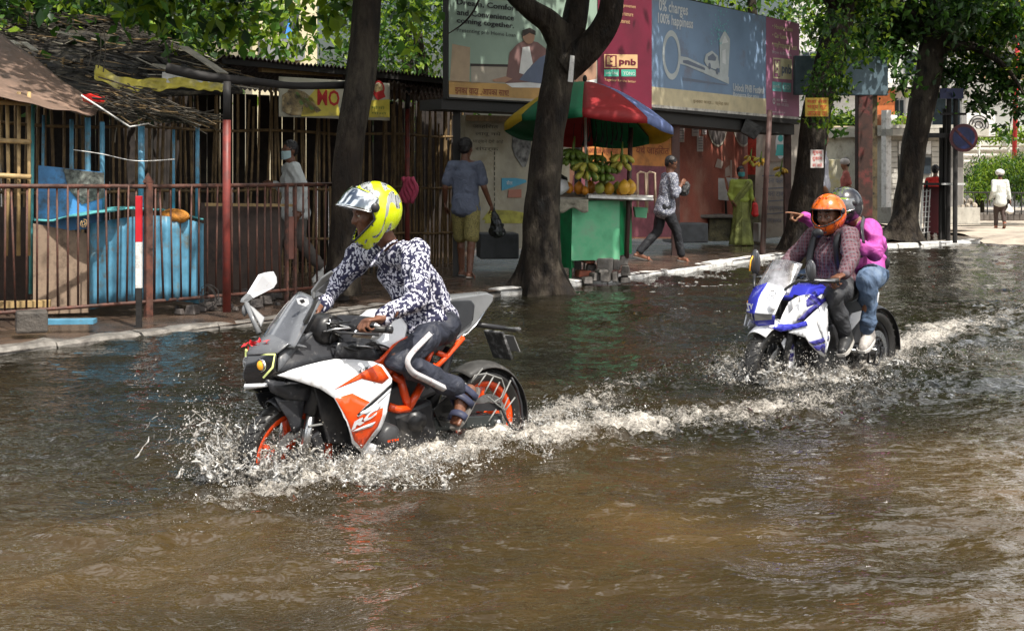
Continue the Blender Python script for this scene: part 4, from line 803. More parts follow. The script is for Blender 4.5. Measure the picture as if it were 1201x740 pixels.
# brick red pier and grey tiled pier
W4 = PL(W(880, 0, 27.0)[:2], W(938, 0, 26.2)[:2])
gp = thing('pier', W4.at(0, .1), 'pale grey pier with blue line writing and a health poster beside the sari woman', 'pier')
m = MB(); W4.poly(m, [(893, 280), (932, 276), (938, 140), (897, 140)], 0, .3, .35); obj('wall', m, M('pale_grey_plaster', (.44, .39, .33), .8, var=.15, dirt=(.3, .26, .22), damt=.35), gp, world=True)
m = MB()
for k in range(4): W4.poly(m, [(903, 207 + k * 15), (936 - k * 2, 206 + k * 14.5), (936 - k * 2, 205 + k * 14.5), (903, 206 + k * 15)], 0, .306); W4.text(m, ('सूचना फलक', 'कचरा टाकू', 'नये हुकूमावरून', 'प्रभाग क्रमांक')[k], 905, 210 + k * 15, 932 - k * 2, 217 + k * 15, 0, .308)
obj('writing', m, flat('faded_blue_ink', (.17, .2, .27)), gp, world=True)
poster(W4, [(903, 191), (930, 190), (931, 139), (905, 139)], flat('poster_taupe', (.35, .27, .22)), 'taupe health poster with turquoise figures at the top of the grey pier',
       [lambda m: (W4.disc(m, 914, 147, 8, 10, 1, .318), W4.disc(m, 914, 147, 6, 7, 0, .321), W4.disc(m, 925, 170, 6, 17, 1, .318), W4.disc(m, 925, 163, 3, 4, 0, .322), W4.poly(m, [(919, 183), (931, 183), (929, 170), (921, 170)], 0, .322))], mats=[flat('poster_turquoise', (.10, .45, .42)), p_wh], off=.312)
m = MB(); W4.poly(m, [(880, 205), (893, 205), (893, 140), (880, 140)], 0, .1, .2); W4.poly(m, [(880, 275), (893, 275), (893, 205), (880, 205)], 1, .1, .2)
tag(obj('pier', m, [M('brick_red_painted', (.42, .05, .03), .7, var=.4, scale=9), M('mossy_grey_plaster', (.13, .13, .09), .85, var=.4, scale=5)]), 'narrow pier red above and mossy grey below between red wall and grey pier', 'pier')
# low plinths, planters
def block(x0, x1, yt, yb, d, dep, mat, label, cat='plinth', name='plinth', bev=.02):
    a = W(x0, yb, d); b = W(x1, yt, d); c = V((a.x + b.x) / 2, d + dep / 2, (a.z + b.z) / 2)
    return tag(obj(name, MB().box(c, (b.x - a.x, dep, b.z - a.z), Matrix.Rotation(.12, 3, 'Z')), mat, bevel=bev), label, cat)
moss = M('mossy_stone', (.12, .11, .06), .85, var=.5, scale=8, dirt=(.05, .045, .035), damt=.5, bump=.02, bscale=20)
dkg = M('dark_slate_plinth', (.065, .07, .075), .6, var=.3)
block(560, 606, 274, 304, 18.2, .6, dkg, 'dark slate plinth behind the black shopping bag'); block(783, 829, 262, 285, 24.0, .6, dkg, 'dark slate planter box below the red wall')
block(829, 858, 256, 283, 25.5, .6, moss, 'mossy stone plinth left of the sari woman'); block(812, 858, 252, 256, 25.3, .75, cb, 'thin grey slab lying across the mossy plinth', 'slab', 'slab')
block(876, 890, 252, 284, 26.4, .5, moss, 'mossy stone plinth right of the sari woman'); block(888, 897, 262, 284, 25.9, .35, M('white_tiles', (.42, .40, .36), .5), 'short pale tiled block at the foot of the grey pier', 'block', 'block')
# slatted bench, white, tipped up against the wall
bn = thing('bench', W(850, 262, 25.6), 'white moulded bench backs standing tilted against the red wall beside the sari woman', 'bench')
wpl = M('white_plastic', (.62, .62, .6), .4, dirt=(.3, .3, .3), damt=.2)
for k in range(2):
    x = 837 + k * 17; m = MB(); P = lambda px, py, d=26.0: W(px, py, d)
    for (ya, yb, sx) in ((210, 221, 0), (223, 234, 3)): m.poly3([P(x + sx + 2, yb), P(x + sx + 14, yb + 1), P(x + sx + 12, ya), P(x + sx - 1, ya - 1)], (0, .05, .0))
    obj('seat_shell', m, wpl, bn, world=True, bevel=.01)
for k in range(3): obj('leg', MB().tube([W(842 + k * 10, 260, 26.15), W(842 + k * 9, 232, 26.15)], .025, 6), dark, bn, world=True)
# leaning iron pole at the kerb
t = thing('pole', WG(894, 301, .08), 'thin brown iron pole at the kerb leaning under the right end of the key billboard', 'pole')
obj('shaft', MB().tube([WG(894, 301, .05), W(898, 220, 21.2), W(903, 130, 21.5)], [.05, .045, .045], 10), brn, t, smooth=True, world=True)
tag(obj('basket', MB().box(W(880, 152, 23.5), (.30, .2, .26), Matrix.Rotation(.5, 3, 'Y'), taper=1.2), M('black_checked', (.05, .05, .05), .6, var=.9, scale=12)), 'black checked basket hung under the key billboard', 'basket')
# ------------------------------------------------------------------ fruit stall, umbrella, fruit
SD = 17.0
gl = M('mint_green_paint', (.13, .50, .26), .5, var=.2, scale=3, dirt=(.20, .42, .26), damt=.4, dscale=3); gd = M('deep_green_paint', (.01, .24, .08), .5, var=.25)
st = thing('fruit_stall', WG(698, 326, .08), 'green fruit stall cart stacked on stone blocks beside the black forked tree', 'stall')
LW = W(656, 240, SD + .25); A = W(671, 303, SD - .15); B = W(726, 297, SD + .05)
def vp(a, b, z0, z1, off, mi=0, mb=None): mb = mb or MB(); return mb.poly3([V(a.x, a.y, z0), V(b.x, b.y, z0), V(b.x, b.y, z1), V(a.x, a.y, z1)], off, mi)
zt = W(0, 236, SD).z
obj('front_panel', vp(A, B, W(0, 304, SD).z, zt, (-.02, .5, 0)), gl, st, world=True, bevel=.01)
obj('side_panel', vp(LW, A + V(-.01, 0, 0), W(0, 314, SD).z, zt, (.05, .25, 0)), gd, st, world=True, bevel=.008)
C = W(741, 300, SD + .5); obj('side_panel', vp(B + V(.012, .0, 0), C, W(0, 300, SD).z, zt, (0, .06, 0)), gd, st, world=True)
obj('corner_leg', MB().tube([W(669, 330, SD + .1), W(669, 236, SD + .1)], .02, 6), gd, st, world=True)
obj('counter', MB().poly3([W(636, 234, SD - .1), W(766, 236, SD + .1), W(764, 232, SD + .9), W(650, 231, SD + .9)], (0, 0, .03)), M('worn_counter_board', (.30, .27, .23), .5, var=.3), st, world=True)
obj('white_shelf', MB().poly3([W(690, 232, SD - .22), W(766, 235, SD - .1), W(766, 233, SD + .3), W(690, 230, SD + .2)], (0, 0, .035)), kw, st, world=True, bevel=.005)
m = MB(); m.grid(lambda u, v: W(652 + 38 * u, 234 + 13 * v + (3 * sin(u * 9) if v > .5 else 0), SD - .24 - .02 * nz((u * 5, v * 3, 0))), 16, 5); obj('burlap_flap', m, M('grey_burlap', (.30, .28, .22), .85, var=.3, bump=.01), st, world=True, smooth=True, solid=.006)
obj('canopy_pole', MB().tube([W(735, 303, SD + .2), W(737, 240, SD + .2), W(740, 150, SD + .2)], .032, 8), brn, st, world=True, smooth=True)
obj('front_leg', MB().tube([W(648, 330, SD - .1), W(650, 236, SD - .1)], .02, 6), brn, st, world=True)
obj('side_shelf', MB().poly3([W(744, 243, SD + .3), W(760, 244, SD + .3), W(758, 256, SD + .3), W(746, 255, SD + .3)], (0, .25, 0)), gl, st, world=True)
m = MB(); m.grid(lambda u, v: W(641 + 106 * u, 226 + 6 * v + 1.5 * nz((u * 8, v * 3, 0)), SD + .1 + .5 * (1 - v)), 40, 6)
obj('sack_cloth', m, M('brown_sacking', (.20, .15, .10), .9, var=.5, bump=.01), st, world=True, smooth=True, solid=.02)
# stone blocks under the stall
stm = [M('grey_stone_block', (.20, .185, .17), .7, var=.4, bump=.01, dirt=(.08, .07, .06), damt=.4), M('brick_red_block', (.24, .07, .04), .7, var=.3)]
names = ['slab', 'cube', 'long', 'small']
for i, (x0, y0, x1, y1, d, mt, lb_) in enumerate(((701, 303, 720, 319, 16.9, 0, 'large rough grey stone directly under the mint green panel'), (706, 320, 718, 331, 16.7, 0, 'upright grey stone in the middle of the lowest course under the stall'), (693, 320, 705, 330, 16.8, 0, 'flat grey stone left of the upright stone under the stall'), (719, 319, 726, 331, 16.8, 0, 'narrow grey stone second from the right in the lowest course'),
    (729, 312, 740, 324, 16.9, 0, 'pale squared stone at the right end under the fruit stall'), (721, 304, 728, 317, 17.0, 0, 'small upright stone beside the large rough stone'), (684, 303, 696, 309, 17.0, 1, 'red brick lump at the left top of the stone stack'), (676, 317, 692, 325, 17.0, 1, 'dark red brick at the left foot of the stall'), (683, 325, 694, 333, 16.8, 0, 'rounded grey stone at the left foot of the stall'),
    (688, 310, 700, 318, 17.1, 0, 'wedge of grey stone under the red brick lump'), (728, 300, 737, 311, 17.2, 0, 'top right grey stone beside the canopy pole'), (727, 325, 739, 332, 16.9, 0, 'low broken stone at the right foot of the stall'), (700, 316, 712, 320, 16.75, 0, 'thin flat grey stone slab wedged in the stack'))):
    a = W(x0, y1, d); b = W(x1, y0, d); c = (a + b) / 2; m = MB().box((c.x, d + .1, c.z), ((b.x - a.x) * .98, .26, (b.z - a.z) * .97), Matrix.Rotation(rnd.uniform(-.3, .3), 3, 'Z'), taper=rnd.uniform(.85, 1))
    m.v = [tuple(V(*p) + V(.02 * nz((p[0] * 9, p[2] * 9, i)), .02 * nz((p[0] * 7, p[2] * 7, i + 5)), .015 * nz((p[0] * 8, p[2] * 8, i + 9)))) for p in m.v]
    tag(obj('stone', m, stm[mt], bevel=.015), lb_, 'stone', 'stones stacked under the fruit stall')
# umbrella
UC = W(690, 148, 17.1); ur = 1.13; apex = W(686, 97, 17.1)
um = thing('umbrella', V(UC.x, UC.y, WG(690, 318, .09).z), 'faded market umbrella with red green yellow and blue panels over the fruit stall', 'umbrella')
uc = {'r': M('umbrella_red', (.36, .022, .025), .6, var=.12, scale=3, dirt=(.3, .02, .02), damt=.2, transl=.25), 'g': M('umbrella_green', (.02, .20, .09), .6, var=.12, transl=.25), 'y': M('umbrella_yellow', (.62, .42, .03), .6, var=.12, transl=.25), 'b': M('umbrella_blue', (.20, .26, .50), .6, var=.15, transl=.25)}
for k, c in enumerate('ygrbygrg'):
    a0 = radians(-90 - 97 + 45 * k + 0); a1 = a0 + radians(45.0)
    def uf(u, v, a0=a0, a1=a1):
        a = a0 + (a1 - a0) * u; sc = 1 - .05 * sin(pi * u); R_ = ur * sc * min(1, v / .88)
        zz = apex.z + (UC.z - apex.z) * min(1, v / .88) ** 1.65 - .15 * sin(a) * v + .035 * sin(pi * u) * v - (.02 if v > .99 else 0)
        if v > .88: zz -= (v - .88) / .12 * (.07 + .07 * sin(u * pi)); 
        cx = apex.x + (UC.x - apex.x) * v
        return V(cx + R_ * cos(a), UC.y + R_ * sin(a), zz - .05 * cos(a) * v + .004 * nz((u * 9, v * 9, k)))
    obj('panel', MB().grid(uf, 8, 17), uc[c], um, world=True, smooth=True, solid=.004)
    obj('rib', MB().tube([uf(0, t) - V(0, 0, .012) for t in (0, .3, .6, .87)], .007, 5), dark, um, world=True)
obj('pole', MB().tube([WG(688, 322, .09) + V(0, .6, 0), W(688, 240, 17.1), apex + V(0, 0, .04)], .018, 8), kw, um, world=True, smooth=True)
obj('finial', MB().sph(apex + V(0, 0, .05), (.03, .03, .05)), dark, um, world=True, smooth=True)
# bananas: bunches hung on strings from the umbrella
bgm = M('green_banana', (.13, .20, .03), .45, var=.3, scale=8); bym = M('yellowing_banana', (.46, .42, .07), .45, var=.25, scale=8); brm = M('ripe_banana', (.50, .30, .04), .45, var=.3)
def bunch(c, n, mats, label, s=1.0, tilt=0, seed=0, cat='bananas'):
    r = random.Random(seed); t = thing('banana_bunch', c, label, cat, 'banana bunches at the stalls')
    obj('stalk', MB().tube([V(0, 0, .20 * s), V(0, 0, .04), V(0, 0, -.10 * s)], [.008, .02 * s, .012], 6), bgm, t, smooth=True)
    for i in range(n):
        a = 2 * pi * i / n * 2.02 + r.uniform(-.1, .1); row = i % 2; z0 = .06 - row * .09; R_ = (.14 - .03 * row) * s
        out = V(cos(a), sin(a), 0); pts = []
        for q in range(6):
            f = q / 5; pts.append(V(0, 0, z0 * s) + out * (.03 * s + R_ * sin(f * 1.7) * .8) + V(0, 0, -(.02 + .15 * f ** 1.3) * s + .05 * f * f * s * 1.2))
        obj('banana', MB().tube(pts, [.010 * s, .025 * s, .031 * s, .031 * s, .024 * s, .008 * s], 7), r.choice(mats), t, smooth=True)
    t.rotation_euler = (tilt, tilt * .5, 0); return t
hooks = []
for (px, py, d, n, ms, s, sd, lb_) in ((672, 180, 17.0, 22, [bgm], 1.15, 1, 'dark green banana bunch hanging leftmost and highest over the stall'), (688, 196, 16.8, 24, [bgm, bym, bym], 1.2, 2, 'large yellow green banana bunch hanging low left of the middle'), (707, 199, 17.0, 22, [bgm], 1.15, 3, 'dark green banana bunch hanging low right of the middle'),
    (729, 186, 16.95, 20, [bym, bym, bgm], 1.1, 4, 'yellowing banana bunch hanging rightmost against the canopy pole'), (718, 193, 17.2, 16, [bgm], .9, 5, 'small green banana bunch tucked behind the two right bunches'), (681, 188, 17.25, 18, [bgm], 1.0, 6, 'green banana bunch tucked behind the two left bunches'), (698, 186, 17.3, 18, [bgm, bym], 1.0, 7, 'mixed banana bunch hanging highest at the back of the stall')):
    c = W(px, py, d); bunch(c, n, ms, lb_, s, rnd.uniform(-.2, .2), sd)
    tag(obj('string', MB().tube([c + V(0, 0, .2), V(c.x + .02, c.y, UC.z - .02 + .05)], .004, 4), dark), {672: 'string holding the leftmost banana bunch', 688: 'string holding the large yellow green bunch', 707: 'string holding the low dark green bunch', 729: 'string holding the rightmost yellowing bunch', 718: 'string holding the small green bunch at the back', 681: 'string holding the bunch behind the left pair', 698: 'string holding the highest bunch at the back'}[px], 'string')
for k in range(9):
    c = W(684 + k * 6.5 + rnd.uniform(-2, 2), 168 + rnd.uniform(-3, 5), 17.3)
    tag(obj('bare_stalk', MB().tube([c, c + V(.02, 0, .1), V(c.x, c.y, UC.z + .1)], [.02, .009, .004], 5), dark), ORD(k) + ' bare dark banana stalk from the left hanging under the umbrella', 'stalk', 'bare stalks hanging under the umbrella')
for i, (px, py, d, n, sc, lb_) in enumerate(((880, 186, 24.3, 12, 1.0, 'ripe banana bunch hanging above the sari woman'), (892, 188, 22.5, 9, .8, 'small ripe banana bunch hanging left of the iron pole'), (916, 199, 25.2, 9, 1.0, 'ripe banana bunch hanging on the grey pier'))):
    bunch(W(px, py, d), n, [brm, bym], lb_, sc, .2, 20 + i)
of = M('orange_papaya', (.58, .22, .02), .4, var=.2, scale=6); gf = M('green_papaya', (.2, .22, .04), .45, var=.35, scale=5); yf = M('yellow_melon', (.60, .33, .03), .4, var=.2)
for i, (px, py, r, mt, lb_) in enumerate(((667, 219, 5.5, of, 'orange papaya at the left end of the counter beside the white bag'), (679, 219, 6.5, of, 'second orange papaya from the left on the counter'), (692, 218, 7, of, 'large orange papaya standing under the yellow green bananas'), (703, 219, 6, gf, 'green papaya in the middle of the counter'), (714, 220, 6.5, yf, 'yellow green fruit right of the green papaya'), (724, 219, 6.5, gf, 'mottled papaya left of the big melons'), (732, 218, 7.5, yf, 'upright yellow melon third from the right end'), (739, 218, 7.5, yf, 'upright yellow melon at the right end of the counter'), (709, 213, 5, gf, 'small green fruit behind the middle papayas'), (686, 222, 4.5, of, 'small orange fruit in front of the big papaya'), (727, 223, 4.5, of, 'small orange fruit before the mottled papaya'))):
    c = W(px, py + 2, 17.05 + .1 * (i % 3)); rr_ = r * 17 / F
    m = MB(); m.lathe([(0.001, -1.1), (.45, -1.0), (.85, -.55), (1, -.1), (.9, .45), (.55, .9), (.2, 1.15), (.08, 1.2), (.06, 1.3), (.001, 1.32)], n=16)
    m.v = [(c.x + x * rr_ * (1 + .06 * cos(5 * atan2(y, x))), c.y + y * rr_ * (1 + .06 * cos(5 * atan2(y, x))), c.z + z * rr_ * 1.05) for x, y, z in m.v]
    tag(obj('fruit', m, mt, smooth=True), lb_, 'fruit', 'fruit on the stall counter')
m = MB().sph(W(657, 219, 16.95), (.11, .09, .11), 14, 10); m.v = [tuple(V(*p) + V(1, 1, 1) * .03 * fbm(p, 9)) for p in m.v]
tag(obj('plastic_bag', m, M('white_bag', (.55, .55, .55), .4), smooth=True), 'crumpled white plastic bag at the left end of the fruit counter', 'bag')
m = MB().sph(W(654, 212, 17.25), (.14, .1, .1), 14, 10); m.v = [tuple(V(*p) + V(1, 1, 1) * .03 * fbm(p, 9)) for p in m.v]
tag(obj('plastic_bag', m, dark, smooth=True), 'black bag lying behind the white bag on the counter', 'bag')

# ------------------------------------------------------------------ right-hand background
wb = M('white_building_render', (.72, .71, .67), .8, var=.08, dirt=(.55, .53, .48), damt=.25, dscale=.6); gw = M('dark_glass', (.03, .04, .05), .12)
B1 = PL(W(930, 0, 48)[:2], W(1290, 0, 44)[:2])
bb = thing('building', B1.at(0, .1), 'white building with balconies and plant ledges at the end of the street', 'building')
obj('wall', bx(MB(), B1, 930, -140, 1290, 206, 0, 6), wb, bb, world=True)
for (x0, y0, x1, y1) in ((944, 118, 966, 150), (1048, 116, 1062, 146), (1092, 112, 1128, 150), (1170, 62, 1196, 88), (1210, 60, 1240, 90), (940, 60, 960, 90), (990, 62, 1012, 92), (1060, 60, 1090, 90), (1210, 110, 1240, 150)):
    w_ = obj('window', bx(MB(), B1, x0, y0, x1, y1, .06, .1), M('window_frame_grey', (.4, .4, .4), .5), bb, world=True)
    obj('pane', bx(MB(), B1, x0 + 2, y0 + 2, (x0 + x1) / 2 - .7, y1 - 2, .10, .04), gw, w_, world=True); obj('pane', bx(MB(), B1, (x0 + x1) / 2 + .7, y0 + 2, x1 - 2, y1 - 2, .10, .04), gw, w_, world=True)
obj('ledge', bx(MB(), B1, 1120, 38, 1290, 45, 1.2, 1.2), wb, bb, world=True); obj('ledge', bx(MB(), B1, 1125, 166, 1290, 172, 1.0, 1.0), wb, bb, world=True); obj('ledge', bx(MB(), B1, 930, 98, 1130, 104, .5, .5), wb, bb, world=True)
for y in (176, 183, 190): obj('ledge_rail', MB().tube([B1.at(*B1.px(1126, y), 1.1), B1.at(*B1.px(1280, y), 1.1)], .05, 6), kw, bb, world=True)
for x in (1150, 1184, 1220): obj('rail_post', MB().tube([B1.at(*B1.px(x, 200), 1.1), B1.at(*B1.px(x, 150), 1.1)], .05, 6), kw, bb, world=True)
obj('orange_panel', bx(MB(), B1, 1026, 106, 1050, 136, .3, .25), M('orange_panel', (.55, .16, .05), .6), bb, world=True)
obj('sign_panel', bx(MB(), B1, 1150, 88, 1201, 97, 1.4, .2), M('ochre_board', (.5, .33, .2), .6), bb, world=True)
for x in (1160, 1172, 1184, 1196): 
    t = tag(obj('barrel', MB().lathe([(.001, 0), (.36, 0), (.38, .1), (.36, .3), (.39, .5), (.36, .7), (.38, .9), (.3, 1.0), (.001, 1.02)], B1.at(*B1.px(x, 38), .7) - V(0, 0, 0), 16), M('blue_plastic_barrel', (.02, .14, .55), .35), smooth=True), {1160: 'leftmost blue barrel on the ledge of the white building', 1172: 'second blue barrel from the left on the ledge', 1184: 'third blue barrel from the left on the ledge', 1196: 'blue barrel beside the red pole on the ledge'}[x], 'barrel', 'blue barrels on the ledge')
for y in (22, 30): obj('balcony_rail', MB().tube([B1.at(*B1.px(1150, y), 1.15), B1.at(*B1.px(1280, y), 1.15)], .03, 5), kw, bb, world=True)
t = thing('pole', W(1190, 200, 38), 'slim red pole at the upper right in front of the white building', 'pole'); obj('shaft', MB().tube([W(1189, 210, 38), W(1192, 90, 38), W(1197, -60, 38)], .07, 8), M('clear_red_paint', (.5, .03, .03), .4), t, world=True, smooth=True)
ac = thing('air_conditioner', W(1148, 158, 42), 'white air conditioner with a round fan grille above the hedge', 'air conditioner')
obj('case', MB().box(W(1148, 147, 42), (.95, .4, .75)), kw, ac, world=True, bevel=.02)
m = MB(); [m.tube([W(1148, 147, 41.75) + V(cos(a * .3) * r, 0, sin(a * .3) * r) for a in range(22)], .02, 4) for r in (.12, .22, .31)]; obj('fan_grille', m, dark, ac, world=True)
m = leaves([(W(x, 159, 43.5), .28) for x in range(1138, 1290, 9)], 2600, .12, 71, mix=(.2, .75, .05), shell=.1)
tag(obj('hedge', m, leaf_ms), 'row of yellow green potted plants along the ledge of the white building', 'plants', kind='stuff')
# plaster wall with plants, bright stall behind
block(958, 1002, 148, 205, 33, .5, M('mottled_old_wall', (.33, .27, .19), .9, var=.6, scale=2.5, dirt=(.10, .08, .05), damt=.5, dscale=3), 'mottled old wall seen between the ivy tree and the brown post', 'wall', 'old_wall')
block(940, 1014, 187, 240, 31, .6, M('pale_heap_cover', (.62, .58, .44), .8, var=.3, scale=2, dirt=(.65, .55, .2), damt=.4), 'pale yellow covered market stall behind the second motorbike', 'stall', 'market_stall')
tag(obj('shrub', leaves([(W(975, 142, 36), .45), (W(990, 146, 36), .4), (W(962, 146, 36), .4), (W(1002, 144, 36), .35)], 1500, .14, 72, mix=(.4, .5, .1), shell=.1), leaf_ms), 'bright leafy shrubs growing above the mottled old wall', 'shrub', kind='stuff')
block(930, 1044, 66, 112, 24.6, .12, M('steel_blue_board', (.09, .14, .17), .55, var=.15, dirt=(.12, .16, .18), damt=.3, dscale=1.5), 'blank steel blue signboard between the ivy tree and the black tree', 'signboard', 'signboard')
t = thing('pillar', WG(1018, 293, .09), 'brown square pillar carrying the blank blue signboard behind the pillion rider', 'pillar')
c = W(1013, 200, 24.8); z1 = W(0, 112, 24.8).z
obj('shaft', MB().box((c.x, c.y, z1 / 2), (.28, .25, z1)), M('reddish_brown_pillar', (.05, .022, .016), .7, var=.4, dirt=(.17, .03, .03), damt=.3), t, world=True, bevel=.01)
obj('side_strip', MB().box((c.x + .20, c.y + .05, z1 / 2), (.10, .2, z1)), M('flaked_green_brown', (.08, .06, .03), .8, var=.6, scale=9), t, world=True)
# guard cabin
cab = thing('guard_cabin', WG(1080, 262, .09), 'pale grey tiled guard cabin with a flat roof behind the black tree', 'cabin')
CB = PL(W(1030, 0, 30)[:2], W(1132, 0, 31.5)[:2]); gt = M('pale_grey_tiles', (.47, .45, .40), .6, var=.12, dirt=(.33, .31, .27), damt=.3); cg = M('cabin_concrete', (.40, .38, .33), .7, var=.2, dirt=(.2, .18, .15), damt=.3)
obj('wall', bx(MB(), CB, 1036, 150, 1130, 252, 0, 2.6), cg, cab, world=True)
for (x0, x1, y0, y1) in ((1040, 1052, 166, 240), (1052, 1090, 210, 240), (1091, 1102, 166, 240)):
    n = int((y1 - y0) / 6.2)
    for k in range(n): obj('tile', bx(MB(), CB, x0 + .6, y0 + k * 6.2 + .35, x1 - .6, y0 + (k + 1) * 6.2 - .35, .035, .03), gt, cab, world=True)
w_ = obj('window', bx(MB(), CB, 1053, 183, 1090, 206, .05, .05), M('cabin_window_frame', (.2, .2, .19), .5), cab, world=True)
for k in range(3): obj('pane', bx(MB(), CB, 1055 + k * 12, 185, 1065 + k * 12, 204, .075, .02), gw, w_, world=True)
obj('transom', bx(MB(), CB, 1052, 166, 1090, 181, .06, .05), kw, cab, world=True)
obj('roof_slab', bx(MB(), CB, 1028, 152, 1140, 160, .5, 3.4), cg, cab, world=True); obj('roof_slab', bx(MB(), CB, 1036, 147, 1132, 151, .25, 3), cg, cab, world=True)
obj('white_post', bx(MB(), CB, 1028, 130, 1034, 250, .3, .15), kw, cab, world=True); obj('plinth', bx(MB(), CB, 1026, 243, 1130, 262, .5, .6), cg, cab, world=True)
obj('door', bx(MB(), CB, 1104, 168, 1128, 245, .04, .04), M('cabin_door_grey', (.16, .15, .14), .5), cab, world=True)
m = MB()
for k in range(5): tag(obj('pot', MB().lathe([(.001, 0), (.12, 0), (.17, .25), (.14, .26), (.12, .2), (.001, .19)], CB.at(*CB.px((1046, 1066, 1071, 1082, 1110)[k], 147), -.4 - .2 * k), 12), kw if k % 2 else M('terracotta', (.3, .12, .06), .8), smooth=True), ('leftmost pot on the cabin roof', 'white pot on the middle of the cabin roof', 'terracotta pot beside the white roof pot', 'white pot by the black trunk on the cabin roof', 'pot near the sign on the cabin roof')[k], 'pot')
tag(obj('roof_plant', leaves([(CB.at(*CB.px(1096, 143), -.6), .28), (CB.at(*CB.px(1104, 138), -.6), .2), (CB.at(*CB.px(1068, 143), -.5), .13)], 500, .12, 73, mix=(.3, .7, 0), shell=.1), leaf_ms), 'small bright green plants growing on the cabin roof', 'plant')
# hedge, low wall, heap of stones, garden rail
def hc(x, y, d, r): return (W(x, y, d), r)
hd_ = thing('bush', W(1150, 250, 34), 'dense feathery green bush right of the guard cabin', 'bush')
for k, x in enumerate((1146, 1151, 1181)): obj('stem', MB().tube([W(x, 252, 35.8), W(x + 1, 225, 35.8), W(x - 2 + 2 * k, 200, 35.8)], [.09, .06, .03], 7), bark_m, hd_, world=True)
obj('foliage', leaves([hc(1150, 208, 35.4, .55), hc(1166, 205, 35.6, .65), hc(1184, 205, 35.6, .65), hc(1204, 208, 35.6, .7), hc(1222, 205, 35.8, .7), hc(1142, 222, 35.3, .32), hc(1158, 224, 35.3, .34), hc(1195, 226, 35.3, .35), hc(1176, 190, 35.8, .35), hc(1150, 193, 35.8, .3), hc(1198, 190, 35.8, .4)], 10500, .105, 74, mix=(.45, .42, .13), droop=1.6, asp=.3, shell=.15), leaf_ms, hd_, world=True)
block(1126, 1260, 250, 259, 34.6, .4, cb, 'low rough garden wall under the green bush', 'wall', 'low_wall')
hm = M('pale_rock', (.36, .31, .25), .85, var=.35, dirt=(.15, .13, .1), damt=.4, bump=.02)  # pale stone colour with random dirt
for k in range(17):
    x = 1117 + (k * 7) % 26 + rnd.uniform(-1, 1); y = 254 - (k // 4) * 6 + rnd.uniform(-1, 1); c = W(x, y, 31 + .05 * k); m = MB().sph(c, (rnd.uniform(.07, .13), .1, rnd.uniform(.06, .09)), 8, 6)
    m.v = [tuple(V(*p) + V(.05, .05, .04) * fbm(p, 6)) for p in m.v]; tag(obj('rock', m, hm), f'{ORD(k % 4 if k < 16 else 4)} pale rock in course {["one", "two", "three", "four", "five"][k // 4]} of the heap beside the cabin', 'rock', 'rocks heaped beside the cabin')
gr = thing('garden_rail', W(1128, 250, 34.4), 'thin dark garden railing in front of the bush', 'railing')
for x in range(1158, 1250, 8): obj('bar', MB().tube([W(x, 252, 34.4), W(x, 226, 34.4)], .018, 5), dark, gr, world=True)
obj('top_rail', MB().tube([W(1130, 226, 34.4), W(1250, 227, 34.4)], .022, 5), dark, gr, world=True)
# black booth, barricade, round sign
bo_ = thing('booth', WG(1100, 277, .09), 'black security booth frame with counter and white mesh in front of the guard cabin', 'booth'); bd = 27.6
for x, y0 in ((1073, 200), (1086, 212), (1103, 150), (1107, 128)): obj('post', MB().tube([W(x, 281, bd), W(x + 1, y0, bd)], .045 if x > 1100 else .03, 6), dark, bo_, world=True)
obj('counter', MB().box(W(1094, 216, bd), (.85, .5, .05)), dark, bo_, world=True); obj('back_panel', MB().box(W(1098, 246, bd + .3), (.55, .04, 1.0)), M('dark_maroon_panel', (.10, .012, .015), .6), bo_, world=True); obj('side_panel', MB().box(W(1068, 246, bd + .1), (.25, .05, 1.1)), dark, bo_, world=True)
ms = obj('mesh_panel', MB().beam(W(1082, 218, bd - .06), W(1079, 272, bd - .06), .02, .02, up=(0, 1, 0)), kw, bo_, world=True)
m = MB()
for k in range(5): m.beam(W(1075 + k * 4, 222, bd - .05), W(1072 + k * 4, 272, bd - .05), .022, .012, up=(0, 1, 0))
for k in range(9): m.beam(W(1074, 226 + k * 6, bd - .07), W(1091, 224 + k * 6, bd - .07), .018, .012)
obj('white_mesh', m, kw, bo_, world=True)['kind'] = 'stuff'
sg = thing('road_sign', W(1119, 282, 27.2), 'round blue and red no parking sign on a dark post with shade painted in', 'sign')
for x in (1112, 1120): obj('post', MB().tube([WG(x, 285 if x > 1115 else 283, .08), W(x + 1, 110, 27.2)], .05, 8), dark, sg, world=True)
c = W(1130, 162, 27.0); Rz = Matrix.Rotation(radians(90), 3, 'X'); 
obj('disc', MB().lathe([(.001, .02), (.30, .02), (.30, -.02), (.001, -.02)], c, 28, Rz), M('sign_red_shaded', (.07, .006, .010), .4), sg, world=True)  # sign colours darkened so its shade is in the paint
obj('blue_face', MB().lathe([(.001, .026), (.235, .026), (.235, .018), (.001, .018)], c, 28, Rz), M('sign_blue_shaded', (.006, .012, .07), .4), sg, world=True)
obj('red_bar', MB().box(c + V(0, -.032, 0), (.50, .008, .05), Matrix.Rotation(radians(45), 3, 'Y')), M('sign_red_shaded', ()), sg, world=True)
obj('name_board', MB().box(W(1103, 159, 27.1), (.55, .03, .10)), dark, sg, world=True); obj('upper_board', MB().box(W(1116, 110, 27.1), (.5, .03, .22)), M('sign_blue_shaded', ()), sg, world=True); obj('cross_bar', MB().box(W(1118, 134, 27.15), (.55, .03, .05)), dark, sg, world=True); obj('cross_bar', MB().box(W(1118, 216, 27.15), (.5, .03, .04)), kw, sg, world=True)
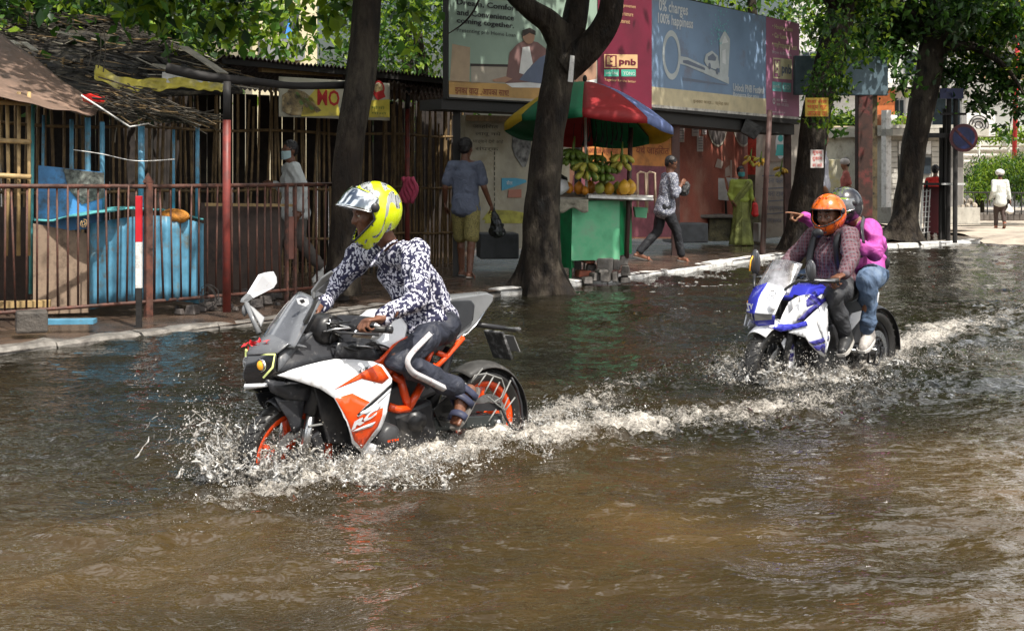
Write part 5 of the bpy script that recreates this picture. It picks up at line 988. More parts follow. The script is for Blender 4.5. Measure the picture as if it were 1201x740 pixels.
# boards nailed to the ivy tree
for (x0, y0, x1, y1, mt, lb_, tx, im) in ((944, 115, 971, 137, M('yellow_board', (.42, .28, .03), .6, dirt=(.4, .25, .05), damt=.2), 'yellow board with red writing nailed on the ivy clad tree', ('महा सेल', 'भव्य सूट', 'आजच या'), 'tree_sign'), (950, 176, 965, 197, M('pale_notice', (.5, .45, .42), .6), 'white notice with red lines tied low on the ivy clad tree', ('सूचना', 'दुकान', 'बंद आहे'), 'tree_notice')):
    t = thing(im, W(x0, y1, 21.95), lb_, 'sign'); Pq = PL(W(x0, 0, 21.95)[:2], W(x1, 0, 22.05)[:2]); obj('board', bx(MB(), Pq, x0, y0, x1, y1, .02, .02), mt, t, world=True); m = MB(); h = (y1 - y0) / 3
    for k, s_ in enumerate(tx): Pq.text(m, s_, x0 + 2, y0 + k * h + 1.2, x1 - 2, y0 + (k + 1) * h - .6, 0, .026)
    obj('writing', m, flat('sign_red_ink', (.5, .03, .02)), t, world=True)
tag(obj('paper_strip', MB().poly3([W(666, 96, 15.5), W(672, 97, 15.5), W(674, 66, 15.5), W(669, 65, 15.5)], (0, .01, 0)), kw), 'white paper strip tied upright on the forked black tree', 'paper')
# ivy on the third tree
tag(obj('ivy', leaves([(W(x + 3, y, 22.3), .22) for x, y in ((958, 120), (964, 95), (973, 70), (980, 45), (985, 20), (960, 140), (968, 80), (976, 60), (950, 100), (985, 100))], 900, .10, 75, mix=(.6, .2, .2), shell=.3, droop=1.2), leaf_ms), 'ivy leaves clinging to the tree trunk with the yellow board', 'ivy')
# ------------------------------------------------------------------ motorcycles
class BikeFrame:
    def __init__(s, X, Y, z, th): s.o = V(X, Y, z); s.f = V(-cos(th), -sin(th), 0); s.l = V(sin(th), -cos(th), 0); s.rz = th + pi
    def T(s, px, py, v):
        r = V((px - CX) / F, 1, -(py - HY) / F); c = V(0, 0, HC); t = ((s.o - c).dot(s.l) + v) / r.dot(s.l); p = c + r * t - s.o
        return V(p.dot(s.f), v, p.z)
    def Wd(s, p): return s.o + s.f * p[0] + s.l * p[1] + V(0, 0, p[2])
    def S(s, px, py, fn):
        v = .2
        for _ in range(8): p = s.T(px, py, v); v = fn(p.x, p.z)
        return s.T(px, py, v)
def skin(bk, name, out, fn, mat, parent, off=0.0, th=.006, cuts=3, mirror=True, kind=None, label=None):
    """body panel: outline on the curved side surface v = fn(u, w), refined so it follows that surface; built on both flanks"""
    pts = [bk.S(p[0], p[1], fn) for p in out]
    bm = bmesh.new(); vs = [bm.verts.new((p.x, 0, p.z)) for p in pts]; f = bm.faces.new(vs); bmesh.ops.triangulate(bm, faces=[f])
    for _ in range(cuts):
        ed = [e for e in bm.edges if e.calc_length() > .05]
        if not ed: break
        bmesh.ops.subdivide_edges(bm, edges=ed, cuts=1); bmesh.ops.triangulate(bm, faces=[q for q in bm.faces if len(q.verts) > 3])
    for v in bm.verts: v.co.y = fn(v.co.x, v.co.z) + off
    for sgn in ((1, -1) if mirror else (1,)):
        me = bpy.data.meshes.new(name); b2 = bm.copy()
        if sgn < 0:
            for v in b2.verts: v.co.y = -v.co.y
        bmesh.ops.recalc_face_normals(b2, faces=b2.faces)
        cen = sum((f.normal.y * f.calc_area() for f in b2.faces), 0)
        if cen * sgn < 0: bmesh.ops.reverse_faces(b2, faces=b2.faces)
        b2.to_mesh(me); b2.free(); me.shade_smooth()
        o = obj(name, me, mat, parent, label=label)
        if th: md = o.modifiers.new('solid', 'SOLIDIFY'); md.thickness = th; md.offset = -1
    bm.free()
def slab(bk, name, out, mat, parent, round_=.75, mid=1.06, bevel=.008, w=None):
    """closed body piece: traced flank outline (px,py,half width) carried across to the other flank over a fuller centre line"""
    pts = [bk.T(*p) for p in out]; n = len(pts); c = sum(pts, V(0, 0, 0)) / n; vs = []
    for sg, sc in ((1, 1.0), (round_ * .6, mid), (-round_ * .6, mid), (-1, 1.0)):
        vs += [V(c.x + (p.x - c.x) * sc, p.y * sg, c.z + (p.z - c.z) * sc) for p in pts]
    from mathutils.geometry import tessellate_polygon
    tr = tessellate_polygon([[V(p.x, p.z, 0) for p in pts]])
    fs = [tuple(t) for t in tr] + [tuple(i + 3 * n for i in reversed(t)) for t in tr]
    for k in range(3): fs += [(k * n + i, k * n + (i + 1) % n, (k + 1) * n + (i + 1) % n, (k + 1) * n + i) for i in range(n)]
    return obj(name, MB().add(vs, fs), mat, parent, fix=True, bevel=bevel, autos=50)
RY = Matrix.Rotation(radians(-90), 3, 'X')          # lathe axis onto the bike's cross axis
def wheel(parent, u, w, R, tw, rimm, name='wheel', spokes=5, disc=.15, side=.085):
    t = obj(name, MB().lathe([(.02, -.07), (.045, -.06), (.045, .06), (.02, .07)], (u, 0, w), 16, RY), blk, parent, smooth=True)
    rr = R - side
    obj('tyre', MB().lathe([(rr, -tw * .7), (rr + .03, -tw * .95), (R - .028, -tw), (R - .008, -tw * .6), (R, 0), (R - .008, tw * .6), (R - .028, tw), (rr + .03, tw * .95), (rr, tw * .7)], (u, 0, w), 48, RY), rub_m, t, smooth=True)
    g_ = MB()
    for k in range(34):
        a = 2 * pi * k / 34
        for sg in (-1, 1): g_.beam(V(u + cos(a) * (R + .001), sg * tw * .25, w + sin(a) * (R + .001)), V(u + cos(a + .12) * (R - .014), sg * tw * .9, w + sin(a + .12) * (R - .014)), .012, .006, up=(cos(a), 0, sin(a)))
    obj('tread', g_, rub_m, t)['kind'] = 'stuff'
    obj('rim', MB().lathe([(rr + .012, -tw * .72), (rr + .012, -tw * .62), (rr - .018, -tw * .5), (rr - .022, 0), (rr - .018, tw * .5), (rr + .012, tw * .62), (rr + .012, tw * .72), (rr - .03, tw * .45), (rr - .034, 0), (rr - .03, -tw * .45)], (u, 0, w), 48, RY, close=True), rimm, t, smooth=True)
    for k in range(spokes):
        a = 2 * pi * k / spokes + .3
        for da in (-.16, .16): obj('spoke', MB().beam(V(u + cos(a) * .04, 0, w + sin(a) * .04), V(u + cos(a + da) * (rr - .025), 0, w + sin(a + da) * (rr - .025)), .022, .03, up=(0, 1, 0)), rimm, t)
    if disc:
        obj('brake_disc', MB().lathe([(disc - .045, .062), (disc, .062), (disc, .067), (disc - .045, .067)], (u, 0, w), 32, RY, close=True), steel, t, smooth=False)
    return t
blk = M('satin_black_metal', (.022, .022, .024), .38, var=.3, dirt=(.06, .055, .05), damt=.2); rub_m = M('wet_tyre_rubber', (.022, .021, .02), .42, var=.3, bump=.002)
steel = M('brushed_steel', (.5, .5, .5), .28, metal=1.0, var=.15); grey_p = M('matt_grey_bodywork', (.10, .105, .115), .34, var=.12, coat=.1, dirt=(.22, .22, .22), damt=.12, dscale=30)
black_p = M('matt_black_bodywork', (.025, .026, .03), .33, var=.2, dirt=(.09, .09, .09), damt=.15, dscale=26); white_p = M('gloss_white_bodywork', (.74, .75, .77), .25, var=.03, coat=.6, dirt=(.5, .46, .4), damt=.12, dscale=18)
org = M('bright_orange_paint', (.80, .075, .008), .3, var=.07, coat=.5, dirt=(.4, .08, .02), damt=.12, dscale=14); silver_p = M('silver_grey_paint', (.17, .175, .18), .3, var=.08, coat=.3)
screen = M('smoked_windscreen', (.10, .105, .115), .2, var=.2, coat=1.0, dirt=(.25, .26, .28), damt=.12, dscale=40); amber = M('amber_lens', (.85, .38, .03), .2, emit=((1, .45, .05), .25)); cable_m = M('black_cable', (.015, .015, .015), .4)
lens = M('clear_lens', (.10, .10, .10), .05, coat=1); chrome = M('chrome_trim', (.75, .75, .76), .12, metal=1, var=.1); lime = M('lime_lamp_edge', (.75, .80, .25), .3, emit=((.9, 1, .4), .35))

K1 = BikeFrame(-.159, 7.1, -.21, radians(45))
b1 = thing('motorcycle', K1.o, 'white and orange sport motorcycle splashing through brown water under the rider in the yellow helmet', 'motorcycle', rz=K1.rz)
T = K1.T
wheel(b1, 1.29, .285, .285, .055, org, side=.062); wheel(b1, .035, .30, .288, .07, org, side=.07)
def vs1(u, w): return max(.05, .235 - .17 * math.exp(-(1.62 - u) * 4.2) - max(0, .48 - w) * .25 - max(0, w - .72) * .5 + .02 * sin((w - .3) * 9))
# forks, fender
for sg in (1, -1):
    obj('fork', MB().tube([V(1.285, sg * .095, .29), V(1.235, sg * .095, .52)], .024, 12), steel, b1, smooth=True)
    obj('fork_tube', MB().tube([V(1.25, sg * .095, .50), V(1.13, sg * .09, .86)], .031, 12), blk, b1, smooth=True)
obj('caliper', MB().box((1.21, .10, .36), (.06, .04, .10), Matrix.Rotation(.4, 3, 'Y')), blk, b1, bevel=.01)
def fend(u0, w0, R, a0, a1, hw, n=18, drop=.05):
    return MB().grid(lambda s, t: V(u0 + cos(a0 + (a1 - a0) * s) * (R - drop * (2 * t - 1) ** 2), hw * (2 * t - 1), w0 + sin(a0 + (a1 - a0) * s) * (R - drop * (2 * t - 1) ** 2)), n, 8)
obj('front_fender', fend(1.29, .285, .312, radians(66), radians(150), .062), black_p, b1, smooth=True, solid=.006)
skin(K1, 'fender_side', [(323, 466), (345, 464), (361, 447), (352, 505), (345, 510), (337, 490), (328, 478)], lambda u, w: .085, black_p, b1)
skin(K1, 'radiator_shroud', [(312, 445), (335, 447), (368, 452), (362, 470), (335, 468), (318, 460)], lambda u, w: .10, black_p, b1)
slab(K1, 'radiator', [(368, 452, .13), (402, 468, .13), (410, 520, .13), (385, 520, .13)], blk, b1)
# engine mass, frame, swingarm
for c, s_ in (((.80, 0, .42), (.34, .30, .30)), ((.62, 0, .36), (.26, .32, .22)), ((.86, 0, .64), (.22, .24, .26)), ((.55, 0, .58), (.3, .14, .24))): obj('engine_block', MB().box(c, s_, Matrix.Rotation(.2, 3, 'Y')), blk, b1, bevel=.025)
for k in range(6): obj('cooling_fin', MB().box((.90, 0, .52 + k * .028), (.22, .27, .010), Matrix.Rotation(.2, 3, 'Y')), blk, b1)
c = T(456, 512, .205); obj('clutch_cover', MB().lathe([(.001, .03), (.045, .028), (.062, .015), (.068, -.05)], (c.x, c.y, c.z), 28, RY), M('engine_cover', (.05, .05, .052), .4, bump=.001), b1, smooth=True)
m = MB(); text_on(m, 'KTM', lambda x, y: V(c.x - x, c.y + .034, c.z + y), -.035, -.02, .07, .012, 0, .03); obj('lettering', m, org, b1)
c2 = T(478, 492, .19); obj('gear_cover', MB().lathe([(.001, .02), (.05, .018), (.06, -.05)], (c2.x - .08, c2.y - .02, c2.z - .02), 20, RY), blk, b1, smooth=True)
def tubes(name, segs, r, mat, vv=.15, par=b1, K=K1, both=True):
    for sg in ((1, -1) if both else (1,)):
        m = MB()
        for s_ in segs: m.tube([V(p.x, p.y * sg, p.z) for p in (K.T(a[0], a[1], a[2] if len(a) > 2 else vv) for a in s_)], r, 8)
        obj(name, m, mat, par, smooth=True)
for s_ in ([(469, 440), (473, 460), (479, 478)], [(456, 477), (466, 480), (479, 479)], [(478, 480), (486, 466), (494, 452)], [(460, 440), (470, 446), (479, 478)]): tubes('frame_tube', [s_], .022, org)
for s_ in ([(505, 437), (524, 418), (543, 396)], [(500, 425), (506, 412)], [(512, 413), (524, 418)], [(498, 440), (510, 428)]): tubes('subframe_tube', [s_], .015, org, .11)
for sg in (1, -1): obj('swingarm', MB().beam((.56, sg * .13, .36), (-.01, sg * .125, .31), .035, .07), M('dark_swingarm', (.03, .035, .035), .4), b1, bevel=.01)
obj('axle_nut', MB().tube([V(.035, .12, .30), V(.035, .17, .30)], .022, 10), steel, b1, smooth=True); obj('chain_guard', MB().beam((.45, .15, .43), (.02, .15, .39), .02, .04), blk, b1)
obj('shock_absorber', MB().tube([V(.42, .03, .42), V(.28, .03, .72)], .035, 10), blk, b1, smooth=True)
# rear hugger, saree guard
obj('rear_hugger', fend(.035, .30, .325, radians(60), radians(200), .09, 22, .03), M('dusty_black_plastic', (.045, .044, .042), .55, var=.4, dirt=(.12, .11, .1), damt=.3, dscale=16), b1, smooth=True, solid=.006)
gd_m = M('guard_rod_grey', (.22, .22, .21), .4)
for pts in ([(553, 447), (557, 440), (570, 438), (588, 444), (592, 455), (588, 466), (580, 471), (572, 465)], [(552, 449), (566, 432)], [(561, 452), (571, 437)], [(568, 461), (579, 441)], [(577, 466), (586, 448)], [(586, 474), (599, 446)],
            [(572, 465), (590, 480), (596, 466)], [(573, 494), (582, 480)], [(592, 482), (604, 466)]): obj('guard_rod', MB().tube([T(p[0], p[1], .17) for p in pts], .0045, 6), gd_m, b1, smooth=True)
obj('guard_loop', MB().tube([T(p[0], p[1], .17) for p in [(600, 443), (606, 455), (611, 473), (613, 498), (610, 504), (600, 503), (594, 492), (588, 478)]], .008, 6), blk, b1, smooth=True)
# tail, seats
slab(K1, 'tail_unit', [(524, 392, .10), (524, 358, .10), (530, 350, .10), (572, 344, .05), (579, 347, .045), (578, 354, .05), (559, 381, .08), (534, 400, .10)], silver_p, b1, bevel=.006)
slab(K1, 'pillion_seat', [(521, 388, .115), (521, 362, .115), (526, 353.5, .11), (554, 352.5, .10), (558, 358, .10), (556, 376, .10), (532, 395, .112)], M('seat_black_vinyl', (.028, .03, .034), .55, bump=.001, bscale=200), b1, bevel=.012)
slab(K1, 'rider_seat', [(478, 400, .12), (500, 392, .13), (524, 380, .12), (533, 392, .12), (520, 412, .12), (498, 420, .12), (482, 416, .12)], M('seat_black_vinyl', ()), b1, bevel=.015)
tubes('tail_trim', [[(534, 399), (548, 391), (558, 381), (568, 366)]], .005, chrome, .105)
# plate carrier with flap, indicators
obj('plate_arm', MB().tube([T(556, 380, 0), T(585, 384, 0), T(604, 387, 0)], .014, 8), blk, b1, smooth=True)
for sg in (1, -1): obj('indicator', MB().tube([T(590, 385, 0), T(590, 385, 0) + V(-.01, sg * .07, .002), T(590, 385, 0) + V(-.01, sg * .12, .002)], [.006, .010, .013], 8), lens, b1, smooth=True)
p0 = T(580, 388, .0); m = MB(); m.box(p0 + V(-.03, 0, -.08), (.02, .15, .18), Matrix.Rotation(.45, 3, 'Y')); obj('plate_flap', m, M('flaky_black_plastic', (.03, .03, .03), .5, dirt=(.2, .2, .2), damt=.4, dscale=25), b1, bevel=.006)
p0 = T(597, 398, .0); obj('number_plate', MB().box(p0 + V(0, 0, -.02), (.008, .13, .11), Matrix.Rotation(.5, 3, 'Y')), M('plate_grey', (.2, .2, .2), .5), b1, bevel=.004)
# tank
slab(K1, 'fuel_tank', [(452, 372, .10), (458, 366, .10), (469, 368, .10), (479, 382, .11), (477, 396, .13), (462, 412, .15), (446, 408, .15), (438, 396, .14), (444, 380, .12)], white_p, b1, mid=1.1, bevel=.012)
skin(K1, 'tank_side', [(478, 394), (477, 407), (469, 424), (459, 439), (450, 431), (438, 424), (448, 418), (461, 404)], lambda u, w: .165 - max(0, w - .75) * .3, org, b1)
skin(K1, 'tank_wing', [(415, 396), (417, 387), (421, 386), (423, 392), (436, 392), (446, 379), (457, 377), (455, 385), (449, 392), (443, 398)], lambda u, w: .175, white_p, b1)
slab(K1, 'tank_cover', [(395, 385, .09), (420, 372, .08), (450, 374, .09), (448, 400, .12), (400, 410, .12)], black_p, b1, bevel=.01)
# fairings
skin(K1, 'side_fairing', [(325, 440), (343, 433), (360, 428), (376, 424), (392, 421), (415, 421.5), (438, 424), (449, 428), (455, 436), (460, 444), (458, 452), (458, 461), (455, 476), (452, 490), (447, 503), (440, 512), (433, 520), (424, 531), (413, 520), (409, 503), (401, 483), (392, 466.5), (376, 456), (350, 447.5)], vs1, white_p, b1)
skin(K1, 'belly_pan', [(424, 531), (433, 519), (447, 524), (460, 530), (455, 539), (438, 545), (428, 542)], lambda u, w: vs1(u, w) - .004, white_p, b1)
skin(K1, 'orange_flash', [(391, 457), (408, 447), (423, 437), (441, 427), (447, 430), (456, 443), (448, 450), (424, 444)], vs1, org, b1, .0025, .001)
skin(K1, 'orange_flash', [(393, 467), (413, 461), (422, 466), (433, 471), (420, 485), (424, 486), (449, 478), (448, 487), (443, 500), (436, 509), (424, 526), (415, 516), (411, 503), (403, 484)], vs1, org, b1, .0025, .001)
skin(K1, 'vent_slot', [(418, 486), (430, 474), (459, 449), (459, 453), (436, 474), (420, 487)], vs1, blk, b1, .005, .001)
skin(K1, 'vent_edge', [(418, 487), (436, 475), (458, 455), (458, 458), (436, 479), (420, 489)], vs1, white_p, b1, .004, .001)
def side_text(st, x0, y0, x1, y1, h, mat, bold=0.02, off=.006):     # lettering laid on the flank along a traced baseline
    vv, fs = txt(st, bold); lo = vv.min(0); e = vv.max(0) - lo; m = MB(); q = []
    for p in vv:
        a = (p[0] - lo[0]) / e[0]; b = (p[1] - lo[1]) / e[1]; s_ = K1.S(x0 + (x1 - x0) * a + h * .35 * b, y0 + (y1 - y0) * a - h * b, vs1); q.append((s_.x, s_.y + off, s_.z))
    m.add(q, fs); obj('lettering', m, mat, b1)
side_text('RC', 411, 505, 440, 487, 11, white_p, .06); skin(K1, 'white_stroke', [(411, 506), (427, 499), (440, 494), (436, 500), (420, 505)], vs1, white_p, b1, .005, .001); skin(K1, 'white_stroke', [(421, 484), (440, 473), (447, 474), (444, 480), (430, 486)], vs1, white_p, b1, .005, .001)
side_text('KTM', 420, 437.5, 430, 433.5, 4.6, blk, .04)
skin(K1, 'side_cowl', [(326, 437), (327, 412), (336, 403), (365, 388), (380, 392), (396, 402), (410, 420), (392, 420.5), (375, 423.5), (358, 428)], lambda u, w: vs1(u, w) - .012, black_p, b1)
skin(K1, 'front_cowl', [(326, 436), (327, 411), (336, 402), (350, 394), (368, 389), (362, 396), (345, 413), (334, 427)], lambda u, w: vs1(u, w) - .006, grey_p, b1)
skin(K1, 'inner_panel', [(392, 420), (396, 402), (420, 400), (440, 408), (446, 420), (438, 424)], lambda u, w: .17, black_p, b1)
skin(K1, 'inner_panel', [(445, 470), (458, 462), (470, 478), (474, 500), (450, 512), (440, 505)], lambda u, w: .13, blk, b1)
# nose: built from mirrored corner points
def sym(name, P, fs, mat, bevel=.006, th=.0):
    n = len(P); idx = {}; vs = [V(*p) for p in P]; mir = []
    for i, p in enumerate(P):
        if abs(p[1]) < 1e-5: mir.append(i)
        else: mir.append(len(vs)); vs.append(V(p[0], -p[1], p[2]))
    F_ = [tuple(f) for f in fs] + [tuple(mir[i] for i in reversed(f)) for f in fs]
    return obj(name, MB().add(vs, F_), mat, b1, fix=True, bevel=bevel, solid=th, autos=40)
sym('nose_cowl', [(1.40, 0, .885), (1.52, 0, .83), (1.535, 0, .80), (1.39, .125, .85), (1.45, .118, .812), (1.30, .15, .83)], [(0, 3, 4, 1), (1, 4, 2), (0, 3, 5)], grey_p, th=.012)
sym('headlamp_unit', [(1.53, 0, .80), (1.555, 0, .72), (1.54, 0, .655), (1.452, .122, .808), (1.458, .115, .74), (1.49, .06, .668), (1.42, 0, .64), (1.38, .12, .70)], [(0, 3, 4, 1), (1, 4, 5, 2), (2, 5, 6), (5, 4, 7, 6)], M('headlamp_black', (.012, .012, .014), .08, coat=1), th=.01)
for sg in (1, -1):
    e = lambda p: V(p[0] + .012, p[1] * sg, p[2])
    obj('lamp_edge', MB().tube([e((1.49, .02, .802)), e((1.452, .120, .810)), e((1.46, .115, .75)), e((1.485, .075, .70))], .005, 6), lime, b1, smooth=True)
    obj('lamp_projector', MB().sph((1.495, sg * .055, .755), (.02, .026, .026), 12, 8), amber if sg > 0 else lens, b1, smooth=True)
    obj('lamp_bezel', MB().lathe([(.026, 0), (.032, .004), (.032, -.01)], (1.50, sg * .055, .755), 16, Matrix.Rotation(radians(90), 3, 'Y')), chrome, b1, smooth=True)
obj('lower_lip', MB().tube([V(1.475, -.085, .665), V(1.54, 0, .655), V(1.475, .085, .665)], [.008, .016, .008], 8), white_p, b1, smooth=True)
def wsf(s, t):       # windscreen, t across
    k = 2 * t - 1; hw = .140 - .012 * s - .02 * s * s; return V(1.425 - .165 * s - .055 * k * k * (1 - s * .3) - .03 * s * s, hw * k * 1.05, .845 + .235 * s - .03 * k * k * s - .012 * abs(k))
obj('windscreen', MB().grid(wsf, 14, 16), screen, b1, smooth=True, solid=.004)
obj('screen_reflection', MB().grid(lambda s, t: wsf(.25 + .73 * s, .0 + (.30 * (s - s * s) * 4 * .35 + .02) * t) + V(.004, 0, .004), 12, 3), M('reflected_white_strip', (.7, .7, .7), .2, coat=1), b1, smooth=True, solid=.001)  # white streak painted as a reflection along the windscreen
m = MB(); 
q = [T(x, y, .10) + V(.01, .004, .004) for x, y in ((349, 351), (355, 350), (363, 352), (364, 357), (360, 360), (351, 357))]; obj('sticker', m.poly3(q), white_p, b1)
q = [T(x, y, .10) + V(.014, .006, .006) for x, y in ((353, 353), (358, 352), (360, 355), (356, 357))]; obj('sticker_print', MB().poly3(q), blk, b1)
# red flower offering tucked on the nose
m = MB(); r3 = random.Random(2)
for k in range(46):
    a = T(302 + r3.uniform(-9, 26), 408 + r3.gauss(0, 2.5), r3.uniform(-.09, .06)) + V(.03, 0, .02); dv = V(r3.gauss(0, 1), r3.gauss(0, 1), r3.gauss(0, .6)).normalized() * .022; sd = V(r3.gauss(0, 1), r3.gauss(0, 1), r3.gauss(0, 1)).normalized() * .009
    m.add([a - dv, a + sd, a + dv, a - sd], [(0, 1, 2, 3)], 0 if a.y > -.06 else 1)
obj('flower_tuft', m, [M('red_petals', (.7, .02, .03), .6), M('dry_leaves', (.25, .22, .1), .7)], b1)
# mirrors
def plate3(name, pts, mat, th=.02, K=K1, par=b1, bevel=.006):
    q = [K.T(*p) for p in pts]; n_ = (q[1] - q[0]).cross(q[-1] - q[0]).normalized() * th; return obj(name, MB().poly3([p - n_ / 2 for p in q], n_), mat, par, fix=True, bevel=bevel)
plate3('mirror', [(291, 345, -.29), (305, 322, -.30), (312, 319.5, -.32), (319, 318.5, -.34), (322.5, 325, -.35), (323, 332, -.35), (319, 338, -.34), (295, 350, -.29)], white_p, .03)
q = [T(x, y, v) + V(.018, 0, 0) for x, y, v in ((312, 322, -.33), (317, 321, -.34), (320, 327, -.35), (318, 334, -.34), (313, 335, -.33))]
plate3('mirror_foot', [(283, 355, -.27), (284, 351, -.27), (291, 344, -.29), (295, 350, -.29), (287, 355, -.27)], silver_p, .028)
obj('mirror_arm', MB().tube([T(289, 356, -.26), T(296, 373, -.21), T(304, 391, -.15)], [.014, .012, .014], 8), silver_p, b1, smooth=True)
plate3('mirror_arm_fin', [(291, 357, -.25), (299, 362, -.22), (311, 373, -.17), (306, 384, -.15)], silver_p, .01)
obj('arm_cap', MB().sph(T(287, 364, -.27), (.015, .015, .03), 10, 8), silver_p, b1, smooth=True)
plate3('mirror', [(366, 351, .24), (365, 341, .24), (376, 326, .29), (389, 317, .34), (391, 320, .34), (381, 332, .29), (377, 347, .26)], silver_p, .03)
plate3('mirror_inner', [(369, 349, .255), (370, 342, .255), (381, 331, .29), (386, 328, .31), (380, 345, .27)], grey_p, .03)
obj('mirror_arm', MB().tube([T(371, 350, .24), T(366, 362, .18), T(358, 378, .13)], [.013, .011, .014], 8), silver_p, b1, smooth=True)
# cockpit: instruments, triple clamp, bars, levers, cables
c = T(372, 383, .03); obj('headlamp_back', MB().lathe([(.001, .05), (.055, .045), (.075, .02), (.08, -.05)], (c.x, c.y + .07, c.z - .01), 24, RY), blk, b1, smooth=True)
for k in range(5): a = k * 1.25; obj('bracket_rod', MB().tube([V(c.x, c.y + .12, c.z - .01), V(c.x + cos(a) * .06, c.y + .125, c.z - .01 + sin(a) * .06)], .006, 6), steel if k % 2 else blk, b1, smooth=True)
obj('triple_clamp', MB().box((1.10, 0, .89), (.07, .24, .03), Matrix.Rotation(.3, 3, 'Y')), blk, b1, bevel=.008); obj('instrument_pod', MB().box((1.24, 0, .93), (.06, .17, .09), Matrix.Rotation(-.6, 3, 'Y')), blk, b1, bevel=.015)
grip_dir = (T(452, 384, .33) - T(382, 373, .13)).normalized()
BARS = {}
for sg in (1, -1):
    a = V(1.11, sg * .10, .905); b = V(.985, sg * .355, .905) if sg > 0 else V(1.0, -.36, .915)
    obj('handlebar', MB().tube([a, b], .012, 8), blk, b1, smooth=True); g0 = a.lerp(b, .5)
    obj('grip', MB().tube([g0, b], .0175, 10), rub_m, b1, smooth=True); obj('bar_end', MB().tube([b, b + (b - a).normalized() * .03], .018, 10), blk, b1, smooth=True)
    obj('lever', MB().tube([a + V(.05, sg * .05, -.005), a + V(.055, sg * .12, -.01), b + V(.045, 0, -.02)], [.01, .007, .008], 6), blk if sg > 0 else steel, b1, smooth=True)
    obj('switch_box', MB().box(a.lerp(b, .42), (.05, .05, .045)), blk, b1, bevel=.008); BARS[sg] = (a, b)
obj('switch_cover', MB().poly3([T(411, 395, .26), T(417, 387, .27), T(437, 391, .27), T(433, 397, .26)], (0, .012, 0)), chrome, b1)
r3 = random.Random(8)
for k in range(9):
    a = V(1.20 + r3.uniform(-.04, .04), r3.uniform(-.1, .12), .86 + r3.uniform(-.03, .05)); b = V(1.06, r3.uniform(.08, .22), .90 + r3.uniform(-.03, .04)); mid = (a + b) / 2 + V(.05, r3.uniform(0, .08), r3.uniform(.02, .08))
    obj('cable', MB().tube(smooth_path([a, mid, b]), .0045, 6), cable_m if k < 7 else steel, b1, smooth=True)
for k in range(5): a = T(398 + 8 * k, 406 + r3.uniform(-3, 3), .16); obj('cable', MB().tube(smooth_path([a, a + V(-.07, .02, r3.uniform(-.03, .03)), a + V(-.14, .0, -.03)]), .005, 6), steel if k == 2 else cable_m, b1, smooth=True)
obj('hose', MB().tube(smooth_path([T(362, 500, .12), T(388, 494, .12), T(396, 480, .12), T(392, 470, .12)]), .006, 6), gd_m, b1, smooth=True)
for sg in (1, -1): obj('footpeg', MB().tube([V(.46, sg * .15, .385), V(.46, sg * .30, .38)], .012, 8), steel, b1, smooth=True); obj('heel_plate', MB().box((.42, sg * .155, .42), (.14, .01, .12), Matrix.Rotation(.5, 3, 'Y')), M('footrest_black', (.02, .02, .02), .4), b1, bevel=.01)
obj('exhaust', MB().tube([V(.6, -.16, .3), V(.3, -.17, .3), V(.1, -.18, .36)], [.03, .05, .055], 14), steel, b1, smooth=True)

# ------------------------------------------------------------------ second motorcycle (blue and white)
K2 = BikeFrame(2.75, 9.85, -.20, radians(45)); T = K2.T
b2 = thing('motorcycle', K2.o, 'blue and white faired motorcycle carrying two people through the flood at the right', 'motorcycle', rz=K2.rz)
blu = M('royal_blue_bodywork', (.035, .04, .42), .25, var=.1, coat=.6, dirt=(.1, .1, .3), damt=.1); nvy = M('deep_navy_graphic', (.03, .025, .20), .28, coat=.4)
wheel(b2, 1.33, .30, .30, .056, blk); wheel(b2, 0, .31, .31, .07, blk)
def vs2(u, w): return max(.05, .235 - .17 * math.exp(-(1.60 - u) * 4.2) - max(0, .48 - w) * .22 - max(0, w - .72) * .45)
for sg in (1, -1): obj('fork', MB().tube([V(1.335, sg * .095, .30), V(1.15, sg * .09, .80)], .028, 10), blk, b2, smooth=True)
obj('front_fender', fend(1.33, .30, .345, radians(52), radians(135), .075, 18, .045), white_p, b2, smooth=True, solid=.006)
skin(K2, 'fender_side', [(921, 396), (927, 402), (932, 408), (932, 425), (926, 437), (921, 436), (922, 415), (917, 402)], lambda u, w: .09, white_p, b2)
skin(K2, 'fender_graphic', [(923, 399), (931, 404), (930, 411), (924, 406)], lambda u, w: .09, nvy, b2, .003, .001); skin(K2, 'fender_graphic', [(924, 414), (931, 414), (929, 424), (924, 422)], lambda u, w: .09, nvy, b2, .003, .001)
for c, s_ in (((.78, 0, .42), (.40, .30, .32)), ((.6, 0, .6), (.34, .2, .3)), ((.95, 0, .62), (.3, .2, .3)), ((.35, 0, .5), (.4, .18, .25))): obj('engine_block', MB().box(c, s_), blk, b2, bevel=.025)
slab(K2, 'seat', [(975, 352, .13), (1000, 352, .14), (1024, 338, .13), (1030, 345, .12), (1020, 362, .12), (985, 372, .13)], M('seat_black_vinyl', ()), b2, bevel=.015)
slab(K2, 'tail_unit', [(1000, 366, .12), (1024, 345, .10), (1032, 343, .07), (1030, 356, .09), (1010, 375, .12), (996, 392, .12), (993, 384, .12)], white_p, b2)
slab(K2, 'fuel_tank', [(950, 338, .10), (966, 334, .11), (980, 344, .12), (978, 358, .14), (955, 362, .15), (944, 350, .12)], blu, b2, mid=1.1, bevel=.012)
skin(K2, 'side_fairing', [(925, 390), (940, 380), (955, 366), (968, 352), (979, 344), (980, 349), (966, 363), (958, 378), (961, 387), (973, 389), (972, 398), (967, 419), (962, 416), (950, 404), (945, 396)], vs2, white_p, b2)
skin(K2, 'cheek_panel', [(926, 354), (938, 347), (950, 345), (952, 360), (940, 378), (926, 388), (912, 386), (918, 370)], lambda u, w: .125, white_p, b2)
